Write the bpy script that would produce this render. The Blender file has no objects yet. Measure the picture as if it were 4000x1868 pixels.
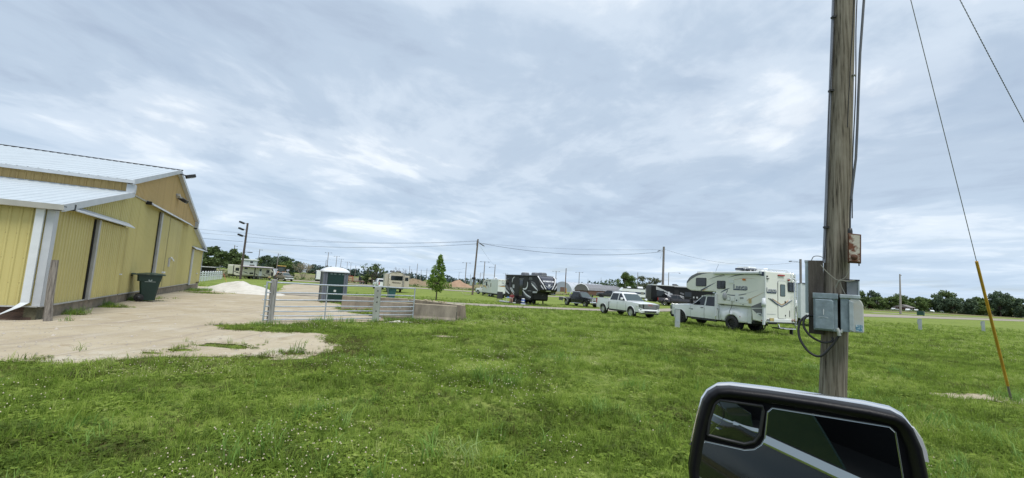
import bpy, bmesh, math, random
import numpy as np
from mathutils import Vector, Matrix, noise as mnoise

random.seed(7)
SC = bpy.context.scene
COL = SC.collection
R = math.radians

# ------------------------------------------------------------------ camera
cam_d = bpy.data.cameras.new('camera')
cam = bpy.data.objects.new('camera', cam_d)
COL.objects.link(cam)
cam_d.sensor_width = 36.0
cam_d.lens = 15.3
cam_d.clip_start = 0.05
cam_d.clip_end = 6000
cam.matrix_world = (Matrix.Translation((0, 0, 1.9)) @ Matrix.Rotation(R(90 + 5.87), 4, 'X') @ Matrix.Rotation(R(3.4), 4, 'Z'))
SC.camera = cam

# ------------------------------------------------------------------ world: Nishita sky behind a broken overcast
SUN_EL, SUN_AZ = R(66), R(158)          # azimuth clockwise from +Y
W = bpy.data.worlds.new('World'); SC.world = W; W.use_nodes = True
nt = W.node_tree; nt.nodes.clear()
def N(t, **kw):
    n = nt.nodes.new(t)
    for k, v in kw.items(): setattr(n, k, v)
    return n
def LK(a, b): nt.links.new(a, b)
sky = N('ShaderNodeTexSky', sky_type='NISHITA'); sky.sun_disc = False
sky.sun_elevation = SUN_EL; sky.sun_rotation = SUN_AZ; sky.air_density = 1.0; sky.dust_density = 1.5
tc = N('ShaderNodeTexCoord'); sep = N('ShaderNodeSeparateXYZ'); LK(tc.outputs['Generated'], sep.inputs[0])
def math_(op, a, b=None, c=None, clamp=False):
    n = N('ShaderNodeMath', operation=op); n.use_clamp = clamp
    for i, v in enumerate((a, b, c)):
        if v is None: continue
        if isinstance(v, (int, float)): n.inputs[i].default_value = v
        else: LK(v, n.inputs[i])
    return n.outputs[0]
zc = math_('MAXIMUM', sep.outputs['Z'], 0.0)
den = math_('ADD', zc, 0.07)
px = math_('DIVIDE', sep.outputs['X'], den); py = math_('DIVIDE', sep.outputs['Y'], den)
cmb = N('ShaderNodeCombineXYZ'); LK(px, cmb.inputs[0]); LK(py, cmb.inputs[1])
def cloudnoise(scale, detail, rough, dist, loc, rot, scl):
    mp = N('ShaderNodeMapping'); mp.inputs['Location'].default_value = loc; mp.inputs['Rotation'].default_value = (0, 0, rot); mp.inputs['Scale'].default_value = scl
    LK(cmb.outputs[0], mp.inputs[0])
    nz = N('ShaderNodeTexNoise'); nz.inputs['Scale'].default_value = scale; nz.inputs['Detail'].default_value = detail
    nz.inputs['Roughness'].default_value = rough; nz.inputs['Distortion'].default_value = dist
    LK(mp.outputs[0], nz.inputs['Vector']); return nz.outputs['Fac']
n1 = cloudnoise(0.30, 2, .5, .3, (3.1, 1.7, 0), R(20), (1.0, .7, 1))       # broad bright and dark fields
n2 = cloudnoise(0.95, 9, .56, .6, (7.3, 2.2, 0), R(-24), (1.0, .80, 1))     # banks
n3 = cloudnoise(3.4, 7, .60, .4, (1.3, 9.2, 0), R(-20), (1.0, .75, 1))       # small puffs
s = math_('ADD', math_('MULTIPLY', n1, 1.0), math_('ADD', math_('MULTIPLY', n2, .95), math_('MULTIPLY', n3, .30)))
thick = math_('SUBTRACT', s, 1.125)
ramp = N('ShaderNodeValToRGB'); LK(math_('MULTIPLY_ADD', thick, 1.65, 0.475, clamp=True), ramp.inputs[0])
cr = ramp.color_ramp; cr.interpolation = 'EASE'
cr.elements[0].position = .08; cr.elements[0].color = (.275, .335, .425, 1)
cr.elements[1].position = .95; cr.elements[1].color = (.70, .715, .72, 1)
for p_, c_ in ((.32, (.325, .395, .485, 1)), (.54, (.41, .475, .555, 1)), (.74, (.545, .59, .64, 1))):
    e = cr.elements.new(p_); e.color = c_
# towards the horizon the cloud sheet flattens into a pale even band
hz = N('ShaderNodeMapRange'); hz.inputs['From Min'].default_value = 0.0; hz.inputs['From Max'].default_value = .26
hz.inputs['To Min'].default_value = .66; hz.inputs['To Max'].default_value = 0.0; LK(zc, hz.inputs['Value'])
mixh = N('ShaderNodeMix', data_type='RGBA'); LK(hz.outputs[0], mixh.inputs['Factor']); LK(ramp.outputs[0], mixh.inputs['A'])
mixh.inputs['B'].default_value = (.385, .485, .595, 1)
bg_c = N('ShaderNodeBackground'); LK(mixh.outputs['Result'], bg_c.inputs[0]); bg_c.inputs[1].default_value = 1.0
bg_s = N('ShaderNodeBackground'); LK(sky.outputs[0], bg_s.inputs[0]); bg_s.inputs[1].default_value = .08
n4 = cloudnoise(1.1, 5, .55, .4, (2.2, 5.1, 0), R(25), (1.0, .6, 1))
gap = math_('MULTIPLY_ADD', n4, 3.0, -1.62, clamp=True)
mx = N('ShaderNodeMixShader'); LK(math_('SUBTRACT', 1.0, math_('MULTIPLY', gap, .55)), mx.inputs[0])
LK(bg_s.outputs[0], mx.inputs[1]); LK(bg_c.outputs[0], mx.inputs[2])
out = N('ShaderNodeOutputWorld'); LK(mx.outputs[0], out.inputs[0])

# ------------------------------------------------------------------ sun seen through the overcast
sl = bpy.data.lights.new('sun', 'SUN'); sl.energy = 2.0; sl.angle = R(28); sl.color = (1.0, .965, .91)
so = bpy.data.objects.new('sun', sl); COL.objects.link(so)
so.rotation_euler = (R(90) - SUN_EL, 0, math.pi - SUN_AZ); so.location = (0, 0, 60)
SC.view_settings.view_transform = 'Standard'; SC.view_settings.look = 'None'
SC.view_settings.gamma = 1; SC.view_settings.exposure = 0.70
SC.view_settings.use_curve_mapping = False

# ------------------------------------------------------------------ materials
MATS = {}
def M(name, col, rough=.5, metal=0.0, var=.10, scale=3.0, bump=0.0, bscale=40, col2=None, thr=None, spec=.5, stretch=(1, 1, 1), coat=0.0):
    """plain surface with a little procedural colour variation, wear and relief"""
    if name in MATS: return MATS[name]
    m = bpy.data.materials.new(name); m.use_nodes = True; MATS[name] = m
    t = m.node_tree; b = t.nodes['Principled BSDF']
    tcx = t.nodes.new('ShaderNodeTexCoord'); mp = t.nodes.new('ShaderNodeMapping'); mp.inputs['Scale'].default_value = stretch
    t.links.new(tcx.outputs['Object'], mp.inputs[0])
    nz = t.nodes.new('ShaderNodeTexNoise'); nz.inputs['Scale'].default_value = scale; nz.inputs['Detail'].default_value = 6; nz.inputs['Roughness'].default_value = .6
    t.links.new(mp.outputs[0], nz.inputs['Vector'])
    rp = t.nodes.new('ShaderNodeValToRGB'); t.links.new(nz.outputs['Fac'], rp.inputs[0])
    c2 = col2 if col2 else tuple(c * (1 + var) for c in col)
    c1 = col if col2 else tuple(c * (1 - var) for c in col)
    lo, hi = thr if thr else (.3, .7)
    rp.color_ramp.elements[0].position = lo; rp.color_ramp.elements[0].color = (*c1, 1)
    rp.color_ramp.elements[1].position = hi; rp.color_ramp.elements[1].color = (*c2, 1)
    t.links.new(rp.outputs[0], b.inputs['Base Color'])
    b.inputs['Roughness'].default_value = rough; b.inputs['Metallic'].default_value = metal
    b.inputs['Specular IOR Level'].default_value = spec
    if coat: b.inputs['Coat Weight'].default_value = coat; b.inputs['Coat Roughness'].default_value = .08
    if bump:
        n2_ = t.nodes.new('ShaderNodeTexNoise'); n2_.inputs['Scale'].default_value = bscale; n2_.inputs['Detail'].default_value = 5
        t.links.new(mp.outputs[0], n2_.inputs['Vector'])
        bp = t.nodes.new('ShaderNodeBump'); bp.inputs['Strength'].default_value = min(1, bump); bp.inputs['Distance'].default_value = .02
        t.links.new(n2_.outputs['Fac'], bp.inputs['Height']); t.links.new(bp.outputs[0], b.inputs['Normal'])
    return m

white_paint = M('white_paint', (.74, .765, .78), .22, var=.02, coat=.5)
ram_white = M('work_truck_white', (.70, .72, .73), .28, var=.04, coat=.3)
gelcoat = M('gelcoat_white', (.70, .71, .66), .35, var=.03, scale=1.2)
gelcoat2 = M('gelcoat_cool', (.66, .69, .68), .35, var=.03, scale=1.2)
cream = M('cream_gelcoat', (.62, .60, .50), .4, var=.03)
taupe = M('taupe_gelcoat', (.47, .44, .38), .4, var=.04)
black_paint = M('black_paint', (.009, .010, .012), .2, var=.1, coat=.25)
char_paint = M('charcoal_paint', (.018, .020, .026), .25, var=.1, coat=.2)
dark_paint = M('dark_grey_paint', (.03, .03, .034), .28, var=.1, coat=.2)
tan_paint = M('tan_paint', (.26, .22, .18), .25, var=.05, coat=.5)
glass = M('tinted_glass', (.012, .016, .02), .06, var=.1, spec=.6)
glass_b = M('clear_glass', (.035, .06, .065), .05, var=.1, spec=.8)
rubber = M('rubber', (.018, .018, .019), .8, var=.2, scale=12, bump=.2)
blackpl = M('black_plastic', (.016, .017, .019), .5, var=.15)
under = M('underbody', (.014, .013, .012), .85, var=.2)
chrome = M('chrome', (.78, .79, .80), .12, metal=1.0, var=.02)
alloy = M('alloy', (.62, .63, .64), .3, metal=1.0, var=.05)
black_rim = M('black_rim', (.02, .02, .022), .35, var=.1)
galv = M('galvanised', (.50, .54, .59), .42, metal=.75, var=.12, scale=9, bump=.05)
greybox = M('weathered_grey_steel', (.20, .25, .29), .55, metal=.2, var=.24, scale=9, bump=.12)
greybox2 = M('pale_grey_steel', (.33, .38, .41), .55, metal=.15, var=.18, scale=8)
red_lens = M('red_lens', (.35, .015, .012), .2, var=.05)
amber_lens = M('amber_lens', (.6, .17, .02), .25, var=.05)
clear_lens = M('clear_lens', (.55, .57, .6), .1, var=.05, spec=.9)
wtrim = M('white_trim', (.60, .63, .66), .45, var=.05, scale=2)
navy = M('navy_vinyl', (.02, .035, .09), .35, var=.05)
greyv = M('grey_vinyl', (.13, .135, .15), .4, var=.06)
lgreyv = M('light_grey_vinyl', (.40, .42, .44), .4, var=.05)
whitev = M('white_vinyl', (.72, .74, .77), .35, var=.03)
tanv = M('tan_vinyl', (.42, .27, .14), .4, var=.05)
redv = M('dark_red_vinyl', (.19, .035, .03), .4, var=.05)
yelv = M('yellow_vinyl', (.55, .33, .05), .4, var=.05)
awn_black = M('black_awning', (.02, .021, .024), .7, var=.1)

# ------------------------------------------------------------------ mesh building
class MB:
    def __init__(s): s.v = []; s.f = []; s.sm = []
    def add(s, vs, fs, smooth=False):
        o = len(s.v); s.v.extend([tuple(map(float, p)) for p in vs])
        for f in fs: s.f.append(tuple(i + o for i in f)); s.sm.append(smooth)
        return s
    def poly(s, pts): return s.add(pts, [tuple(range(len(pts)))])
    def box(s, x0, y0, z0, x1, y1, z1):
        v = [(x0, y0, z0), (x1, y0, z0), (x1, y1, z0), (x0, y1, z0), (x0, y0, z1), (x1, y0, z1), (x1, y1, z1), (x0, y1, z1)]
        return s.add(v, [(0, 3, 2, 1), (4, 5, 6, 7), (0, 1, 5, 4), (1, 2, 6, 5), (2, 3, 7, 6), (3, 0, 4, 7)])
    def obox(s, c, size, mat):
        hx, hy, hz = [q / 2 for q in size]; o = MB().box(-hx, -hy, -hz, hx, hy, hz)
        return s.add([Vector(c) + mat @ Vector(p) for p in o.v], o.f)
    def prism(s, poly, axis, a, b):
        n = len(poly)
        def P(q, w):
            if axis == 'y': return (q[0], w, q[1])
            if axis == 'x': return (w, q[0], q[1])
            return (q[0], q[1], w)
        v = [P(q, a) for q in poly] + [P(q, b) for q in poly]
        f = [tuple(range(n - 1, -1, -1)), tuple(range(n, 2 * n))] + [(i, (i + 1) % n, n + (i + 1) % n, n + i) for i in range(n)]
        return s.add(v, f)
    def tube(s, pts, r, n=8, cap=True, smooth=True):
        pts = [Vector(p) for p in pts]; k = len(pts); rs = r if isinstance(r, (list, tuple)) else [r] * k
        vs = []; up = None
        for i, p in enumerate(pts):
            d = (pts[min(i + 1, k - 1)] - pts[max(i - 1, 0)]).normalized()
            if up is None:
                up = Vector((0, 0, 1)) if abs(d.z) < .9 else Vector((1, 0, 0))
            a = d.cross(up).normalized(); b_ = a.cross(d).normalized(); up = b_
            for j in range(n):
                t = 2 * math.pi * j / n; vs.append(p + (a * math.cos(t) + b_ * math.sin(t)) * rs[i])
        fs = [(i * n + j, i * n + (j + 1) % n, (i + 1) * n + (j + 1) % n, (i + 1) * n + j) for i in range(k - 1) for j in range(n)]
        s.add(vs, fs, smooth)
        if cap:
            s.add(vs[:n], [tuple(range(n - 1, -1, -1))]); s.add(vs[-n:], [tuple(range(n))])
        return s
    def lathe(s, prof, n=20, c=(0, 0, 0), axis='z', smooth=True):
        vs = []
        for r_, z_ in prof:
            for j in range(n):
                t = 2 * math.pi * j / n; a, b_ = r_ * math.cos(t), r_ * math.sin(t)
                q = (a, b_, z_) if axis == 'z' else ((a, z_, b_) if axis == 'y' else (z_, a, b_))
                vs.append((q[0] + c[0], q[1] + c[1], q[2] + c[2]))
        k = len(prof)
        fs = [(i * n + j, i * n + (j + 1) % n, (i + 1) * n + (j + 1) % n, (i + 1) * n + j) for i in range(k - 1) for j in range(n)]
        return s.add(vs, fs, smooth)
    def sheet(s, g, smooth=True):
        a, b_ = len(g), len(g[0]); vs = [p for row in g for p in row]
        return s.add(vs, [(i * b_ + j, i * b_ + j + 1, (i + 1) * b_ + j + 1, (i + 1) * b_ + j) for i in range(a - 1) for j in range(b_ - 1)], smooth)
    def loft(s, loops, cap=True, smooth=False):
        n = len(loops[0]); vs = [p for l in loops for p in l]; k = len(loops)
        fs = [(i * n + j, i * n + (j + 1) % n, (i + 1) * n + (j + 1) % n, (i + 1) * n + j) for i in range(k - 1) for j in range(n)]
        s.add(vs, fs, smooth)
        if cap: s.add(loops[0], [tuple(range(n - 1, -1, -1))]); s.add(loops[-1], [tuple(range(n))])
        return s
    def build(s, name, mat, parent=None, bevel=0.0, seg=2, loc=None, fixn=True):
        me = bpy.data.meshes.new(name); me.from_pydata(s.v, [], s.f); me.materials.append(mat)
        me.polygons.foreach_set('use_smooth', s.sm)
        if fixn:
            bm = bmesh.new(); bm.from_mesh(me); bmesh.ops.recalc_face_normals(bm, faces=bm.faces); bm.to_mesh(me); bm.free()
        me.update()
        o = bpy.data.objects.new(name, me); COL.objects.link(o)
        if parent is not None: o.parent = parent
        if loc: o.location = loc
        if bevel:
            b = o.modifiers.new('bevel', 'BEVEL'); b.width = bevel; b.segments = seg; b.limit_method = 'ANGLE'; b.angle_limit = R(40)
        return o

def tag(o, label=None, cat=None, group=None, kind=None):
    if label: o['label'] = label
    if cat: o['category'] = cat
    if group: o['group'] = group
    if kind: o['kind'] = kind
    return o
def thing(name, label, cat, loc=(0, 0, 0), rz=0.0, group=None):
    o = bpy.data.objects.new(name, None); o.empty_display_size = .3; COL.objects.link(o)
    o.location = loc; o.rotation_euler = (0, 0, rz); return tag(o, label, cat, group)
def copy_tree(o, parent=None, kids=None):
    if kids is None:
        kids = {}
        for q in bpy.data.objects:
            if q.parent: kids.setdefault(q.parent.name, []).append(q)
    c = o.copy(); COL.objects.link(c)
    if parent is not None: c.parent = parent
    for ch in kids.get(o.name, []): copy_tree(ch, c, kids)
    return c
def text_mesh(name, body, size, mat, parent, matrix, extrude=.003, shear=0.0, bold=0.0):
    cu = bpy.data.curves.new(name, 'FONT'); cu.body = body; cu.size = size; cu.extrude = extrude; cu.shear = shear; cu.offset = bold
    cu.align_x = 'CENTER'; cu.align_y = 'CENTER'; cu.resolution_u = 3
    t = bpy.data.objects.new(name + '_src', cu); COL.objects.link(t)
    bpy.context.view_layer.update()
    me = bpy.data.meshes.new_from_object(t.evaluated_get(bpy.context.evaluated_depsgraph_get()))
    bpy.data.objects.remove(t)
    me.materials.clear(); me.materials.append(mat)
    o = bpy.data.objects.new(name, me); COL.objects.link(o); o.parent = parent; o.matrix_local = matrix
    return o
def rrect(x0, z0, x1, z1, r, n=3):
    pts = []
    for cx, cz, a0 in ((x1 - r, z1 - r, 0), (x0 + r, z1 - r, 90), (x0 + r, z0 + r, 180), (x1 - r, z0 + r, 270)):
        for k in range(n + 1):
            a = R(a0 + 90 * k / n); pts.append((cx + r * math.cos(a), cz + r * math.sin(a)))
    return pts
def lerp(a, b, t): return a + (b - a) * t
def sstep(a, b, x):
    t = min(1, max(0, (x - a) / (b - a))); return t * t * (3 - 2 * t)
# ------------------------------------------------------------------ terrain
def GZ(x, y):
    s_ = np.clip((np.asarray(y, float) - 24) / 36., 0, 1); s_ = s_ * s_ * (3 - 2 * s_)
    u = np.clip((np.asarray(x, float) - 10) / 20., 0, 1); k = .6 - .3 * u * u * (3 - 2 * u)
    return -k * s_
def gz(x, y): return float(GZ(x, y))
_rng = np.random.default_rng(5)
_T = _rng.random((64, 64))
def vnoise(x, y):
    xi = np.floor(x).astype(int); yi = np.floor(y).astype(int); fx = x - xi; fy = y - yi
    fx = fx * fx * (3 - 2 * fx); fy = fy * fy * (3 - 2 * fy)
    a = _T[xi % 64, yi % 64]; b = _T[(xi + 1) % 64, yi % 64]; c = _T[xi % 64, (yi + 1) % 64]; d = _T[(xi + 1) % 64, (yi + 1) % 64]
    return (a * (1 - fx) + b * fx) * (1 - fy) + (c * (1 - fx) + d * fx) * fy
def fbm(x, y, o=4):
    s_ = 0; a = .5
    for i in range(o): s_ = s_ + a * vnoise(x * 2 ** i + 17.3 * i, y * 2 ** i + 5.1 * i); a *= .5
    return s_
def poly_sd(P, X, Y):
    P = np.array(P, float); d = np.full(X.shape, 1e9); ins = np.zeros(X.shape, bool); n = len(P)
    for i in range(n):
        ax, ay = P[i]; bx, by = P[(i + 1) % n]; ex, ey = bx - ax, by - ay
        t = np.clip(((X - ax) * ex + (Y - ay) * ey) / (ex * ex + ey * ey), 0, 1)
        d = np.minimum(d, np.hypot(X - ax - t * ex, Y - ay - t * ey))
        c = ((ay > Y) != (by > Y)) & (X < ex * (Y - ay) / (ey if abs(ey) > 1e-9 else 1e-9) + ax); ins ^= c
    return np.where(ins, d, -d)
# bare ground of the barn yard and the worn track that runs away past the toilet hut
YARD = [(-40, -6), (-16.5, 3.5), (-11.5, 6.2), (-8.8, 7.7), (-8.0, 8.3), (-7.1, 9.1), (-6.5, 9.4), (-5.3, 9.5), (-4.6, 9.75), (-4.5, 10.9), (-4.8, 11.9), (-5.3, 13.1), (-6.0, 13.6), (-7.0, 13.4), (-8.4, 13.6), (-9.2, 14.4), (-8.6, 15.6),
        (-7.6, 15.9), (-6.6, 16.9), (-5.6, 17.9), (-5.0, 19.0), (-5.6, 20.3), (-7.2, 21.6), (-8.5, 23.0), (-9.0, 24.6), (-10.2, 27.0), (-11.2, 28.6), (-12.0, 31), (-14.6, 36.5), (-19.3, 48), (-25.8, 64), (-32.5, 80), (-38, 93), (-44, 93), (-41.5, 85), (-37, 72), (-30, 58), (-25.5, 48.5), (-20.6, 39.4), (-19.9, 36.6), (-24, 40), (-30, 46), (-35.5, 51.4),
        (-36, 48), (-60, 60), (-80, 30)]
ISLES = [(-6.7, 10.75, .62, .26), (-7.35, 9.98, .26, .16), (-7.5, 9.45, .22, .08), (-4.9, 10.35, .28, .12), (-19.6, 23.6, 1.0, .35), (-21.9, 31.6, 1.2, .5), (-25.6, 34.8, 1.8, .7), (-16.6, 18.1, .9, .5), (-14.8, 14.9, .5, .2), (-18.7, 22.1, .8, .5), (-22.8, 33, 1.5, .4)]
PATCH = [(10.6, 10.0, .95, .30), (11.6, 9.75, 1.2, .33), (-2.05, 14.9, .42, .20)]
def yard_field(X, Y):
    f = poly_sd(YARD, X, Y) + (fbm(X * .9, Y * .9) - .47) * 1.5 + (fbm(X * 4, Y * 4, 3) - .44) * .55
    for cx, cy, rx, ry in ISLES:
        g_ = np.hypot((X - cx) / rx, (Y - cy) / ry) - 1 + (fbm(X * 4 + 3, Y * 4, 3) - .44) * 1.4
        f = np.minimum(f, g_ * min(rx, ry) * 1.6)
    return f
def patch_field(X, Y):
    f = np.full(X.shape, -9.)
    for cx, cy, rx, ry in PATCH:
        g_ = 1 - np.hypot((X - cx) / rx, (Y - cy) / ry) + (fbm(X * 3.5 + 3, Y * 3.5, 3) - .44) * .9
        f = np.maximum(f, g_ * ry)
    return f
def axis(segs):
    a = []
    for s0, s1, st in segs: a.extend(np.arange(s0, s1, st).tolist())
    a.append(segs[-1][1]); return np.array(a)
def micro(X, Y):
    return (fbm(X * .6, Y * .6, 3) - .45) * .10 * np.exp(-np.maximum(0, Y - 10) / 25.)
def grid_obj(name, xs, ys, mat, zf, fieldf=None):
    X, Y = np.meshgrid(xs, ys); Z = zf(X, Y)
    nx, ny = len(xs), len(ys); V = np.stack([X, Y, Z], -1).reshape(-1, 3)
    if fieldf is None:
        i = np.arange((ny - 1) * (nx - 1)); r_ = i // (nx - 1); c = i % (nx - 1); a = r_ * nx + c
        F = np.stack([a, a + 1, a + nx + 1, a + nx], 1); me = bpy.data.meshes.new(name)
        me.vertices.add(len(V)); me.vertices.foreach_set('co', V.ravel()); me.loops.add(F.size); me.loops.foreach_set('vertex_index', F.ravel())
        me.polygons.add(len(F)); me.polygons.foreach_set('loop_start', np.arange(0, F.size, 4)); me.polygons.foreach_set('use_smooth', np.ones(len(F), bool)); me.update(calc_edges=True); me.validate()
    else:       # keep only where the field is positive, cut along its zero line
        Fv = fieldf(X, Y).reshape(-1); vs = []; ix = {}; fs = []
        def vid(i):
            if i not in ix: ix[i] = len(vs); vs.append(tuple(V[i]))
            return ix[i]
        def eid(i, j):
            k = (min(i, j), max(i, j))
            if k not in ix:
                t = Fv[k[0]] / (Fv[k[0]] - Fv[k[1]]); ix[k] = len(vs); vs.append(tuple(V[k[0]] + (V[k[1]] - V[k[0]]) * t))
            return ix[k]
        pos = (Fv > 0).reshape(ny, nx); anyp = pos[:-1, :-1] | pos[1:, :-1] | pos[:-1, 1:] | pos[1:, 1:]
        for r_, c in zip(*np.nonzero(anyp)):
            a = r_ * nx + c; q = [a, a + 1, a + nx + 1, a + nx]; o_ = []
            for k in range(4):
                i, j = q[k], q[(k + 1) % 4]
                if Fv[i] > 0: o_.append(vid(i))
                if (Fv[i] > 0) != (Fv[j] > 0): o_.append(eid(i, j))
            if len(o_) > 2: fs.append(tuple(o_))
        me = bpy.data.meshes.new(name); me.from_pydata(vs, [], fs); me.polygons.foreach_set('use_smooth', np.ones(len(fs), bool)); me.update()
    me.materials.append(mat); o = bpy.data.objects.new(name, me); COL.objects.link(o); tag(o, kind='structure'); return o

def ground_mat(name, stops, scales, bump=.5, fine=55, extra=None):
    m = bpy.data.materials.new(name); m.use_nodes = True; t = m.node_tree; b = t.nodes['Principled BSDF']
    g = t.nodes.new('ShaderNodeNewGeometry'); prev = None
    for (c1, c2, lo, hi), sc in zip(stops, scales):
        nz = t.nodes.new('ShaderNodeTexNoise'); nz.inputs['Scale'].default_value = sc if not isinstance(sc, tuple) else 1; nz.inputs['Detail'].default_value = 7; nz.inputs['Roughness'].default_value = .62
        if isinstance(sc, tuple):       # wheel tracks drawn out along the way vehicles run
            mp = t.nodes.new('ShaderNodeMapping'); mp.inputs['Rotation'].default_value = (0, 0, R(-14)); mp.inputs['Scale'].default_value = (sc[0], sc[1], 1); t.links.new(g.outputs['Position'], mp.inputs[0]); t.links.new(mp.outputs[0], nz.inputs['Vector'])
        else: t.links.new(g.outputs['Position'], nz.inputs['Vector'])
        mr = t.nodes.new('ShaderNodeMapRange'); mr.inputs['From Min'].default_value = lo; mr.inputs['From Max'].default_value = hi; mr.interpolation_type = 'SMOOTHSTEP'
        t.links.new(nz.outputs['Fac'], mr.inputs['Value'])
        mx_ = t.nodes.new('ShaderNodeMix'); mx_.data_type = 'RGBA'; t.links.new(mr.outputs[0], mx_.inputs['Factor'])
        if prev is None: mx_.inputs['A'].default_value = (*c1, 1)
        else: t.links.new(prev, mx_.inputs['A'])
        mx_.inputs['B'].default_value = (*c2, 1); prev = mx_.outputs['Result']
    t.links.new(prev, b.inputs['Base Color']); b.inputs['Roughness'].default_value = .95; b.inputs['Specular IOR Level'].default_value = .15
    nz = t.nodes.new('ShaderNodeTexNoise'); nz.inputs['Scale'].default_value = fine; nz.inputs['Detail'].default_value = 6; t.links.new(g.outputs['Position'], nz.inputs['Vector'])
    bp = t.nodes.new('ShaderNodeBump'); bp.inputs['Strength'].default_value = bump; bp.inputs['Distance'].default_value = .03
    t.links.new(nz.outputs['Fac'], bp.inputs['Height']); t.links.new(bp.outputs[0], b.inputs['Normal']); return m

turf_mat = ground_mat('turf', [((.140, .190, .040), (.195, .248, .052), .35, .65), (None, (.110, .145, .034), .54, .76), (None, (.27, .295, .085), .52, .74), (None, (.15, .135, .065), .68, .82)], [.35, .9, 2.2, 1.3], bump=.9, fine=24)
yard_mat = ground_mat('yard_dirt', [((.36, .305, .215), (.44, .385, .285), .35, .65), (None, (.29, .23, .155), .55, .75), (None, (.46, .42, .335), .50, .68), (None, (.31, .195, .115), .64, .76), (None, (.29, .245, .20), .50, .74), (None, (.45, .40, .325), .52, .76), (None, (.22, .18, .14), .62, .70), (None, (.52, .49, .44), .64, .72)], [.30, 1.4, .8, .5, (3.2, .16), (9, .5), 13, 17], bump=.5, fine=30)
lane_mat = ground_mat('gravel_lane', [((.29, .26, .22), (.34, .305, .26), .35, .65), (None, (.22, .19, .16), .55, .75)], [.8, 3.0], bump=.4, fine=22)
field_mat = ground_mat('dry_field', [((.16, .15, .07), (.21, .19, .10), .35, .65), (None, (.10, .125, .05), .52, .7)], [.05, .2], bump=.3, fine=6)
cropm = ground_mat('mown_far_grass', [((.055, .09, .025), (.08, .115, .035), .35, .65), (None, (.12, .125, .055), .55, .7)], [.06, .3], bump=.3, fine=8)

xs = axis([(-900, -300, 100), (-300, -100, 20), (-100, -40, 4), (-40, -16, .8), (-16, 18, .2), (18, 50, .8), (50, 120, 5), (120, 400, 28), (400, 1000, 100)])
ys = axis([(-60, -8, 4), (-8, 3, .6), (3, 22, .2), (22, 60, .7), (60, 140, 4), (140, 400, 20), (400, 1500, 100)])
ground = grid_obj('ground', xs, ys, turf_mat, lambda X, Y: GZ(X, Y) + micro(X, Y) - .012)
xs = axis([(-80, -30, 1.0), (-30, -16, .3), (-16, -3.5, .1)]); ys = axis([(-8, 4, .6), (4, 24, .1), (24, 50, .3), (50, 87, 1.0)])
dirt_yard = grid_obj('dirt_yard', xs, ys, yard_mat, lambda X, Y: GZ(X, Y) + micro(X, Y) + .004 + (fbm(X * 2.2, Y * 2.2, 3) - .44) * .03, yard_field)
bare = grid_obj('bare_soil', axis([(-3.2, 2.6, .06), (2.6, 9, .5), (9, 14, .07)]), axis([(6.2, 10.8, .05), (10.8, 14.4, .3), (14.4, 15.6, .06)]), yard_mat, lambda X, Y: GZ(X, Y) + micro(X, Y) + .006, patch_field)

def ribbon(name, L_, R_, mat, lift=.02, n=10):
    g_ = []
    for i in range(len(L_) - 1):
        for k in range(n):
            t = k / n; a = (lerp(L_[i][0], L_[i + 1][0], t), lerp(L_[i][1], L_[i + 1][1], t)); b = (lerp(R_[i][0], R_[i + 1][0], t), lerp(R_[i][1], R_[i + 1][1], t))
            wob = (float(fbm(np.array(a[0] * .4), np.array(a[1] * .4))) - .47) * .8
            row = []
            for j in range(5):
                u = j / 4; x = lerp(a[0], b[0], u); y = lerp(a[1], b[1], u) + (wob if j in (0, 4) else 0)
                row.append((x, y, gz(x, y) + lift + .03 * (1 - (2 * u - 1) ** 2)))
            g_.append(row)
    o = MB().sheet(g_).build(name, mat); return tag(o, kind='structure')
lane = ribbon('gravel_lane', [(-24, 44.5), (-14, 44.2), (-4, 45.6), (6, 50.0), (16, 57), (27, 68), (50, 84), (80, 103), (112, 121), (170, 150), (260, 190)],
              [(-24, 38.0), (-14, 39.0), (-3, 38.6), (5.5, 43.0), (15, 50.5), (24, 59.5), (45, 70), (66, 81.5), (106, 105), (158, 134), (250, 168)], lane_mat, .03)
back_lane = ribbon('back_lane', [(-60, 122), (-26, 117), (-11, 114), (20, 112)], [(-60, 110), (-25, 107), (-10, 104.6), (20, 103)], lane_mat, .03, 8)
branch_lane = ribbon('branch_lane', [(110, 136), (160, 156), (300, 215)], [(108, 129), (158, 149), (296, 204)], lane_mat, .035, 6)
def patchsheet(name, P, mat, lift):
    g_ = []
    for i in range(len(P)):
        (x0, y0, x1, y1) = P[i]; g_.append([(lerp(x0, x1, t), lerp(y0, y1, t), gz(lerp(x0, x1, t), lerp(y0, y1, t)) + lift) for t in (0, .25, .5, .75, 1)])
    o = MB().sheet(g_).build(name, mat); return tag(o, kind='structure')
far_field = patchsheet('dry_field', [(-420, 128, -420, 420), (-150, 128, -150, 420), (-20, 128, -20, 420), (80, 150, 70, 420), (130, 170, 120, 420), (200, 200, 180, 420), (330, 250, 300, 430), (520, 330, 500, 560), (800, 520, 760, 800)], field_mat, .05)

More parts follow.
